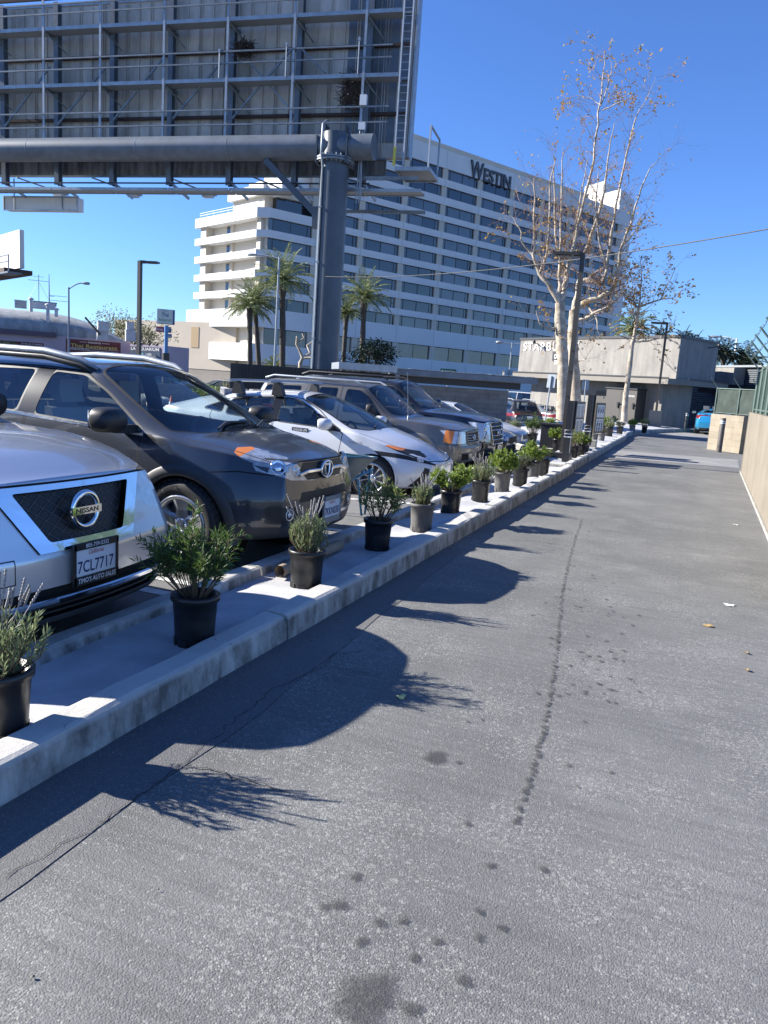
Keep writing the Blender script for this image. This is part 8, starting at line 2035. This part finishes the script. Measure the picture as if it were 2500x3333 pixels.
# traffic cone and white sacks far across the car park, seen through the windscreen
cn = gpt(557, 1331, -.3); t = thing('traffic_cone', 'orange traffic cone across the car park, seen through the dark grey suv windscreen', 'cone', (cn.x, cn.y, -.45))
M['orange'] = mat('cone_orange', (.62, .12, .02), .5)
q = Vector((cn.x, cn.y, -.45)); mb = MB(); mb.lathe([(.17, .03), (.03, .72), (0, .72)], 20, q); mb.box(q + Zu * .015, (.42, .42, .03)); mb.build('cone', M['orange'], t); mb = MB(); mb.lathe([(.122, .28), (.085, .46)], 20, q); mb.build('reflective_band', M['white'], t)
for i, (px, py, s) in enumerate(((478, 1308, .55), (525, 1315, .5), (500, 1316, .4))):
    p = gpt(px, py + 12, -.45); r = random.Random(i); mb = MB(); f = [r.uniform(0, 6) for _ in range(6)]
    mb.grid(lambda u, v: (p.x + s * cos(2 * pi * u) * sin(pi * v) * (1 + .2 * sin(3 * 2 * pi * u + f[0])), p.y + s * .7 * sin(2 * pi * u) * sin(pi * v) * (1 + .2 * sin(2 * 2 * pi * u + f[1])), -.45 + s * .5 + s * .55 * cos(pi * v) + .06 * sin(7 * u * 6.28 + f[2]) * sin(pi * v)), 24, 12)
    tag(mb.build('sack', M['fabric'], loc=(p.x, p.y, -.45)), ['large pale sack heaped across the car park left of the cone', 'pale sack heaped beside the orange cone', 'small pale sack between the two larger sacks'][i], 'sack')
# low block wall along the far side of the car park
a, b = atd(560, 1290, 47), atd(1010, 1310, 47); lw = Plane(a, b); zt = lw.uv(760, 1264)[1]
mb = MB(); mb.box(lw.P(lw.len / 2 - 3, (zt - .9) / 2, 0), (lw.len + 10, zt + .9, .2), (lw.u, Zu, lw.n)); o = mb.build('low_block_wall', M['block_grey'], loc=(a.x, a.y, -.75)); box_uv(o); tag(o, 'low grey block wall along the far side of the car park', 'wall')

# ---- thai restaurant ----------------------------------------------------------
z2 = lambda a, b: (a / 2.37, 680 + b / 2.37)
za_ = lambda a, b: (a / 2.676, 950 + b / 2.676)
d0 = atd(-120, 1100, 70); d1 = atd(430, 1120, 76); TH = Plane(d0, d1); th = thing('restaurant_building', 'mauve restaurant with grey domed roof and dark red banners', 'building', (d0.x, d0.y, -.75))
M['mauve'] = mat('mauve_stucco', (.42, .36, .43), .85, 0, .1, .6); M['maroon'] = mat('maroon_banner', (.12, .022, .025), .6, 0, .3, .6); M['gold'] = mat('gold_letters', (.58, .45, .12), .6); M['pale'] = mat('pale_letters', (.68, .65, .62), .6)
M['dome'] = mat('dome_roof', (.34, .355, .36), .85, 0, .4, 1.6, stretch=(1, 1, .25), bump=.2, bs=6)
zw = TH.uv(*z2(700, 1000))[1]; zw1 = TH.uv(*z2(200, 1000))[1]; uE = TH.uv(*z2(1010, 1050))[0]
mb = MB(); mb.box(TH.P(uE / 2 - 4, (zw - .75) / 2, -.3), (uE + 8, zw + .75, .6), (TH.u, Zu, TH.n)); mb.build('front_wall', M['mauve'], th)
u0 = TH.uv(*z2(435, 990))[0]; mb = MB(); mb.box(TH.P(u0 / 2 - 4, zw + .05, .15), (u0 + 8, .45, .5), (TH.u, Zu, TH.n)); mb.build('parapet', mat('parapet_purple', (.10, .08, .11), .7), th)
rzT = TH.uv(*z2(150, 762))[1]; hd_ = rzT - zw; uc = TH.uv(*z2(120, 900))[0]; R_ = uE - uc
def dome(u, v):
    x = uc + R_ * 1.0 * (2 * u - 1) * 1.0; e = max(0, 1 - abs(2 * u - 1) ** 3.0); s = sin(v * pi / 2); return TH.P(x, zw - .1 + hd_ * e * (s ** .65) * 1.10, -.6 - 6 * (1 - cos(v * pi / 2)))
mb = MB(); mb.grid(dome, 48, 14); mb.build('dome_roof', M['dome'], th)
def banner(pts, par, name, m_, n=.02):
    (a, b), (c_, d_) = pts; p, q = TH.uv(*z2(a, b)), TH.uv(*z2(c_, d_)); mb = MB(); mb.box(TH.P((p[0] + q[0]) / 2, (p[1] + q[1]) / 2, n), (abs(q[0] - p[0]), abs(p[1] - q[1]), .04), (TH.u, Zu, TH.n)); return mb.build(name, m_, par), p, q
o, p, q = banner(((510, 1000), (930, 1130)), th, 'banner', M['maroon']); W_ = q[0] - p[0]; H_ = p[1] - q[1]; x0 = p[0]; zt_ = p[1]
T = lambda mb, s, u, v, h_, mi, w_=None: put_text(mb, s, TH.P(x0 + W_ * u, zt_ - H_ * v, .045), TH.u, Zu, H_ * h_, mi, bold=.012, width=W_ * w_ if w_ else None)
mb = MB(); T(mb, 'PANANG', .40, .24, .14, 1, .23); T(mb, 'Thai Restaurant', .08, .60, .26, 0, .86); T(mb, 'Catering 310-338-1337', .04, .76, .09, 1, .38); T(mb, 'Free Local Delivery', .65, .92, .10, 1, .33)
for v, a_, b_ in ((.17, .24, .38), (.17, .65, .79), (.66, .04, .97), (.80, .04, .97)): mb.bar(TH.P(x0 + W_ * a_, zt_ - H_ * v, .045), TH.P(x0 + W_ * b_, zt_ - H_ * v, .045), .03, .01, TH.n, 1)
mb.build('banner_lettering', [M['gold'], M['pale']], o)
o, p, q = banner(((-60, 1008), (337, 1085)), th, 'banner', M['maroon']); W_ = q[0] - p[0]; H_ = p[1] - q[1]; x0 = p[0]; zt_ = p[1]
mb = MB(); T(mb, '310-417-8456', .56, .38, .22, 0, .42); mb.build('banner_lettering', M['pale'], o)
mb = MB(); mb.box(TH.P(x0 + W_ * .3, zt_ - H_ * .5, .045), (W_ * .35, H_ * .8, .01), (TH.u, Zu, TH.n)); mb.build('banner_picture', mat('banner_picture', (.25, .22, .08), .6, 0, .9, 3), o)
# roof plant
def roofbox(px, py, w_, h_, d_, nm, m_, dp, lab=None):
    c_ = atd(*z2(px, py), dp); mb = MB(); mb.box(c_, (w_, d_, h_), (TH.u, TH.n, Zu)); mb.box(c_ + Zu * (h_ / 2 + .03), (w_ + .08, d_ + .08, .06), (TH.u, TH.n, Zu)); return mb.build(nm, m_, th)
M['duct'] = mat('duct_white', (.58, .58, .60), .6, .1, .15, 2)
roofbox(797, 910, 1.0, .85, 1.0, 'roof_vent', M['duct'], 73); roofbox(790, 975, .95, .85, .9, 'roof_duct', M['duct'], 73.2); roofbox(1005, 980, .9, 1.0, .9, 'roof_duct', M['duct'], 75); roofbox(1003, 905, .7, .7, .8, 'roof_vent', M['duct'], 75)
c_ = atd(*z2(735, 905), 72.4); mb = MB(); mb.bar(c_ - TH.u * .9 + Zu * .75, c_ + TH.u * .45 - Zu * .75, .12, .8, TH.n); mb.build('vent_hood', M['black'], th)
roofbox(160, 738, 1.1, .7, 1.0, 'air_conditioner', M['galv'], 78); roofbox(330, 750, 2.4, .55, 1.4, 'roof_unit', M['duct'], 78); roofbox(345, 733, 2.2, .25, 1.2, 'rusty_tray', M['rust'], 78.4)
for px, py, h_ in ((370, 800, 1.1), (318, 940, .9), (435, 800, .4), (240, 735, .7)):
    c_ = atd(*z2(px, py), 73.5); mb = MB(); mb.tube([c_ - Zu * h_, c_ + Zu * h_ * .6], .16, 10); mb.lathe([(.26, 0), (.26, .1), (.05, .22), (0, .22)], 12, c_ + Zu * h_ * .6); mb.build('vent_pipe', M['duct'], th)
an = atd(*z2(380, 735), 78); at_ = thing('roof_antenna', 'tall thin mast antenna with side arms on the domed roof', 'antenna', an); hh = atd(*z2(378, 508), 78).z - an.z
mb = MB(); mb.tube([an, an + Zu * hh], [.07, .03], 6); mb.build('mast', M['steel'], at_)
for v_, l_ in ((.30, 1.7), (.14, 1.8), (.27, .5)): mb = MB(); mb.bar(an + Zu * hh * v_, an + Zu * hh * v_ + TH.u * l_, .04); mb.build('arm', M['steel'], at_)
an = atd(*z2(300, 735), 78); at_ = thing('roof_antenna', 'short cross shaped aerial left of the tall mast on the domed roof', 'antenna', an); mb = MB(); mb.tube([an, an + Zu * 2.9], .035, 6); mb.bar(an + Zu * 2.3 - TH.u * 1.0, an + Zu * 2.3 + TH.u * 1.0, .04); mb.bar(an + Zu * 2.7 - TH.u * .5, an + Zu * 2.7 + TH.u * .5, .03)
for s in (-1, 1): mb.tube([an + Zu * 2.2, an + TH.u * s * 1.1 + Zu * .2], .012, 4)
mb.build('mast', M['steel'], at_)
# aquarium shop, right of the restaurant
d0 = atd(*z2(1005, 1050), 74.5); d1 = atd(*z2(1292, 1065), 72.4); AQ = Plane(d0, d1); aq = thing('shop_building', 'mauve aquarium shop with a dark blue fish banner', 'building', (d0.x, d0.y, -.75)); zw = AQ.uv(*z2(1150, 1050))[1]
mb = MB(); mb.box(AQ.P(AQ.len / 2, (zw - .75) / 2, -1.5), (AQ.len, zw + .75, 3), (AQ.u, Zu, AQ.n)); mb.build('wall', M['mauve'], aq)
p, q = AQ.uv(*z2(1007, 1058)), AQ.uv(*z2(1237, 1210)); mb = MB(); mb.box(AQ.P((p[0] + q[0]) / 2, (p[1] + q[1]) / 2, .03), (q[0] - p[0], p[1] - q[1], .05), (AQ.u, Zu, AQ.n)); o = mb.build('banner', mat('aqua_banner', (.012, .02, .06), .5, 0, .5, 1.2, col2=(.02, .06, .12)), aq)
W_, H_ = q[0] - p[0], p[1] - q[1]; mb = MB(); put_text(mb, 'LA AQUARIUM', AQ.P(p[0] + W_ * .03, p[1] - H_ * .20, .06), AQ.u, Zu, H_ * .16, 0, bold=.02, width=W_ * .93); put_text(mb, 'FISH STORE', AQ.P(p[0] + W_ * .6, p[1] - H_ * .95, .06), AQ.u, Zu, H_ * .07, 0, width=W_ * .36); mb.build('banner_lettering', M['pale'], o)
r = random.Random(2)
for i in range(14):
    mb = MB(); u, v = p[0] + W_ * r.uniform(.08, .92), p[1] - H_ * r.uniform(.32, .86); s = r.uniform(.12, .34)
    c_ = AQ.P(u, v, .06); mb.add([c_ + AQ.u * (s * cos(2 * pi * k_ / 12)) + Zu * (s * .5 * sin(2 * pi * k_ / 12)) for k_ in range(12)] , [tuple(range(12))]); mb.add([c_ - AQ.u * s * .9, c_ - AQ.u * s * 1.5 + Zu * s * .5, c_ - AQ.u * s * 1.5 - Zu * s * .5], [(0, 1, 2)])
    mb.build('fish_picture', mat('fish_%d' % i, r.choice([(.06, .18, .32), (.35, .28, .10), (.10, .25, .30), (.30, .30, .32), (.04, .10, .25)]), .6), o)
for u in (.1, .3, .5, .7): mb = MB(); mb.lathe([(0, .18), (.10, .15), (.16, 0), (0, 0)], 12, AQ.P(AQ.len * u, zw, -.1)); mb.build('roof_lamp', M['black'], aq)
# pole sign
ps = atd(*z2(1280, 1110), 64); pt = thing('pole_sign', 'tall pole sign for the thai restaurant on a blue post', 'sign', (ps.x, ps.y, -.75)); PSg = Plane(atd(*z2(1213, 830), 64), atd(*z2(1336, 830), 64.4))
M['sign_cream'] = mat('sign_cream', (.62, .66, .60), .5, 0, .1, 2); M['sign_blue'] = mat('sign_blue', (.06, .10, .26), .5); M['sign_red'] = mat('sign_red', (.42, .05, .08), .5); M['post_blue'] = mat('post_blue', (.10, .25, .48), .5)
mb = MB(); zp = atd(*z2(1280, 1112), 64).z; mb.tube([(ps.x, ps.y, zp), (ps.x, ps.y, atd(*z2(1280, 900), 64).z)], .16, 12); mb.build('post', M['post_blue'], pt); mb = MB(); mb.tube([(ps.x, ps.y, -.8), (ps.x, ps.y, zp)], .30, 12); mb.build('post_base', M['bronze'], pt)
def pbox(a, b, c_, d_, nm, m_, th_=.4, n=0):
    p, q = PSg.uv(*z2(a, b)), PSg.uv(*z2(c_, d_)); mb = MB(); mb.box(PSg.P((p[0] + q[0]) / 2, (p[1] + q[1]) / 2, n - th_ / 2), (q[0] - p[0], p[1] - q[1], th_), (PSg.u, Zu, PSg.n)); return mb.build(nm, m_, pt), p, q
pbox(1214, 768, 1348, 893, 'sign_case', M['sign_blue'], .7, -.03)
o, p, q = pbox(1217, 771, 1332, 890, 'sign_face', M['sign_cream'], .05, .03); W_, H_ = q[0] - p[0], p[1] - q[1]
mb = MB(); put_text(mb, 'Thai', PSg.P(p[0] + W_ * .28, p[1] - H_ * .50, .04), PSg.u, Zu, H_ * .27, 0, bold=.015, width=W_ * .46); put_text(mb, 'Restaurant', PSg.P(p[0] + W_ * .07, p[1] - H_ * .82, .04), PSg.u, Zu, H_ * .20, 1, bold=.01, width=W_ * .86); put_text(mb, 'PANANG', PSg.P(p[0] + W_ * .33, p[1] - H_ * .13, .04), PSg.u, Zu, H_ * .06, 0, width=W_ * .32); mb.build('sign_lettering', [M['sign_blue'], mat('sign_green_ink', (.18, .32, .22), .6)], o)
pbox(1205, 905, 1322, 955, 'sign_case', M['sign_blue'], .5, -.02); o, p, q = pbox(1206, 907, 1261, 952, 'sign_face', M['sign_red'], .04, .03); W_, H_ = q[0] - p[0], p[1] - q[1]; mb = MB(); put_text(mb, 'Massage', PSg.P(p[0] + W_ * .06, p[1] - H_ * .66, .04), PSg.u, Zu, H_ * .42, 0, bold=.01, width=W_ * .88); mb.build('sign_lettering', M['pale'], o)
o, p, q = pbox(1263, 907, 1320, 952, 'sign_face', M['sign_blue'], .04, .03); W_, H_ = q[0] - p[0], p[1] - q[1]; mb = MB(); put_text(mb, 'AQUARIUM', PSg.P(p[0] + W_ * .04, p[1] - H_ * .42, .04), PSg.u, Zu, H_ * .3, 0, bold=.01, width=W_ * .92); put_text(mb, 'LAX', PSg.P(p[0] + W_ * .3, p[1] - H_ * .88, .04), PSg.u, Zu, H_ * .32, 0, bold=.015, width=W_ * .4); mb.build('sign_lettering', M['pale'], o)
o, p, q = pbox(1287, 963, 1326, 994, 'sign_face', M['sign_blue'], .4, .02); W_, H_ = q[0] - p[0], p[1] - q[1]; mb = MB(); mb.bar(PSg.P(p[0] + W_ * .3, p[1] - H_ * .65, .03), PSg.P(p[0] + W_ * .85, p[1] - H_ * .65, .03), H_ * .15, .01, PSg.n); mb.add([PSg.P(p[0] + W_ * .1, p[1] - H_ * .65, .03), PSg.P(p[0] + W_ * .35, p[1] - H_ * .42, .03), PSg.P(p[0] + W_ * .35, p[1] - H_ * .88, .03)], [(0, 1, 2)]); put_text(mb, 'PARKING', PSg.P(p[0] + W_ * .12, p[1] - H_ * .35, .03), PSg.u, Zu, H_ * .2, 0, width=W_ * .76); mb.build('sign_arrow', M['pale'], o)
# beige hall behind
d0 = atd(400, 1100, 130); d1 = atd(640, 1100, 122); BH = Plane(d0, d1); zt = BH.uv(560, 1045)[1]
bh = thing('beige_hall', 'plain beige flat roofed hall between the restaurant and the hotel', 'building', (d0.x, d0.y, -.75)); mb = MB(); mb.box(BH.P(BH.len / 2 + 3, (zt - .75) / 2, -6), (BH.len + 10, zt + .75, 12), (BH.u, Zu, BH.n)); mb.build('wall', mat('beige_wall', (.52, .45, .36), .85, 0, .08, .4), bh)
p = BH.uv(*z2(1505, 990)); mb = MB(); mb.box(BH.P(p[0], p[1], .03), (1.6, 3.2, .06), (BH.u, Zu, BH.n)); mb.build('shutter', mat('tan_shutter', (.40, .28, .15), .7), bh)
mb = MB()
for i in range(9): z = -.2 + i * .55; mb.bar(BH.P(5, z, 14), BH.P(BH.len + 1.5, z, 14), .10)
for i in range(7): mb.bar(BH.P(5 + i * (BH.len - 3.5) / 6, -.75, 14), BH.P(5 + i * (BH.len - 3.5) / 6, 5.2, 14), .12)
tag(mb.build('timber_stair', mat('pale_timber', (.42, .36, .28), .8), loc=BH.P(8, -.75, 14)), 'pale slatted timber frame before the beige hall', 'frame')
# iron fence before the hotel end
a, b = atd(*z2(1420, 1290), 92), atd(1078 + 20, 1278, 92); FE = Plane(atd(595, 1215, 92), atd(785, 1218, 90)); zt = FE.uv(680, 1203)[1]; ff = thing('iron_fence', 'thin dark iron fence before the cream end of the hotel', 'fence', FE.P(0, -.75))
mb = MB()
for i in range(70): mb.bar(FE.P(FE.len * i / 69, -.75, 0), FE.P(FE.len * i / 69, zt, 0), .03)
o = mb.build('picket', M['dark_steel'], ff); o['kind'] = 'stuff'
mb = MB(); mb.bar(FE.P(0, zt - .05, .03), FE.P(FE.len, zt - .05, .03), .08); mb.bar(FE.P(0, -.4, .03), FE.P(FE.len, -.4, .03), .08); mb.bar(FE.P(FE.len, -.75, 0), FE.P(FE.len, zt + .1, 0), .2); mb.build('rail', M['dark_steel'], ff)

# ---- driver in the white hatchback (seated, both hands towards the wheel) -------
M['skin'] = mat('skin', (.30, .17, .11), .55, 0, .1, 9); M['jacket'] = mat('dark_jacket', (.02, .022, .03), .85, 0, .3, 20); M['hair'] = mat('dark_hair', (.012, .010, .009), .6)
def skin_mesh(nodes, edges, name, mats, parent, mat_z=None):
    bm = bmesh.new(); ly = bm.verts.layers.skin.verify(); vs = [bm.verts.new(p) for p, _ in nodes]; [bm.edges.new((vs[a], vs[b])) for a, b in edges]
    for i, (v, (_, rd_)) in enumerate(zip(vs, nodes)): v[ly].radius = (rd_, rd_); v[ly].use_root = i == 0
    me = bpy.data.meshes.new('tmp'); bm.to_mesh(me); bm.free(); o = link(bpy.data.objects.new('tmp', me)); o.modifiers.new('s', 'SKIN')
    su = o.modifiers.new('u', 'SUBSURF'); su.levels = 2; su.render_levels = 2
    me2 = bpy.data.meshes.new_from_object(o.evaluated_get(bpy.context.evaluated_depsgraph_get())); bpy.data.objects.remove(o); bpy.data.meshes.remove(me)
    me2.name = name; me2.materials.clear(); [me2.materials.append(m_) for m_ in mats]; me2.polygons.foreach_set('use_smooth', [True] * len(me2.polygons))
    if mat_z: me2.polygons.foreach_set('material_index', [mat_z(p.center) for p in me2.polygons])
    q = link(bpy.data.objects.new(name, me2)); q.parent = parent; return q
pr = thing('person', 'person in a dark jacket sitting at the wheel of the white hatchback', 'person', (-5.62, 11.20, .37))
N_ = [((0, 0, .10), .14), ((-.06, 0, .30), .145), ((-.10, 0, .47), .15), ((-.07, 0, .585), .065), ((-.03, 0, .66), .07), ((.005, 0, .74), .098), ((.0, 0, .82), .085),
      ((-.08, .19, .50), .07), ((.02, .25, .30), .05), ((.26, .17, .36), .038), ((.34, .15, .385), .03), ((-.08, -.19, .50), .07), ((.02, -.25, .30), .05), ((.26, -.17, .36), .038), ((.34, -.15, .385), .03),
      ((.12, .10, .08), .095), ((.46, .13, .12), .07), ((.62, .12, -.22), .048), ((.72, .12, -.24), .04), ((.12, -.10, .08), .095), ((.46, -.13, .12), .07), ((.62, -.12, -.22), .048), ((.72, -.12, -.24), .04)]
E_ = [(0, 1), (1, 2), (2, 3), (3, 4), (4, 5), (5, 6), (2, 7), (7, 8), (8, 9), (9, 10), (2, 11), (11, 12), (12, 13), (13, 14), (0, 15), (15, 16), (16, 17), (17, 18), (0, 19), (19, 20), (20, 21), (21, 22)]
skin_mesh(N_, E_, 'body', [M['jacket'], M['skin']], pr, lambda c_: 1 if c_.z > .60 or (c_.x > .29 and .3 < c_.z < .45) else 0)
mb = MB(); mb.grid(lambda u, v: Vector((-.012 + .108 * cos(2 * pi * u) * sin(v * 1.75), .094 * sin(2 * pi * u) * sin(v * 1.75), .785 + .105 * cos(v * 1.75) - (.0 if cos(2 * pi * u) > 0 else .03 * v))), 20, 10); mb.build('hair', M['hair'], pr, world=False)
mb = MB(); mb.lathe([(0, .03), (.012, .012), (.017, -.012), (0, -.016)], 8, (.092, 0, .735), (Vector((1, 0, 0)), Vector((0, 1, 0)), Zu))
for s in (-1, 1): mb.lathe([(0, .01), (.012, 0), (0, -.01)], 8, (.083, s * .033, .765)); mb.lathe([(0, .03), (.012, 0), (0, -.03)], 8, (-.005, s * .095, .745))
mb.bar((.086, -.022, .695), (.086, .022, .695), .008); mb.build('face_features', M['skin'], pr, world=False)
for s in (-1, 1):
    mb = MB(); c_ = Vector((.36, s * .15, .39))
    for i, l_ in enumerate((.055, .062, .06, .048)): a = c_ + Vector((.015, 0, .03 - .018 * i)); mb.tube([a, a + Vector((l_ * .6, -s * .012, .004)), a + Vector((l_ * .75, -s * .045, -.004))], [.010, .009, .007], 6)
    mb.tube([c_ + Vector((0, -s * .02, .02)), c_ + Vector((.03, -s * .045, .035))], [.011, .009], 6); mb.build('fingers', M['skin'], pr, world=False)
# paper card inside the dark grey suv
cd = aty(822 / 2.676, 1080 + 462 / 2.676, 6.55); mb = MB(); mb.box(cd, (.16, .004, .13)); put_text(mb, 'VANT', cd + Vector((.06, -.004, 0)), (-1, 0, 0), Zu, .04, 1); tag(mb.build('paper_card', [M['paper'], M['ink']], loc=cd), 'small white card in the far side window of the dark grey suv', 'card')
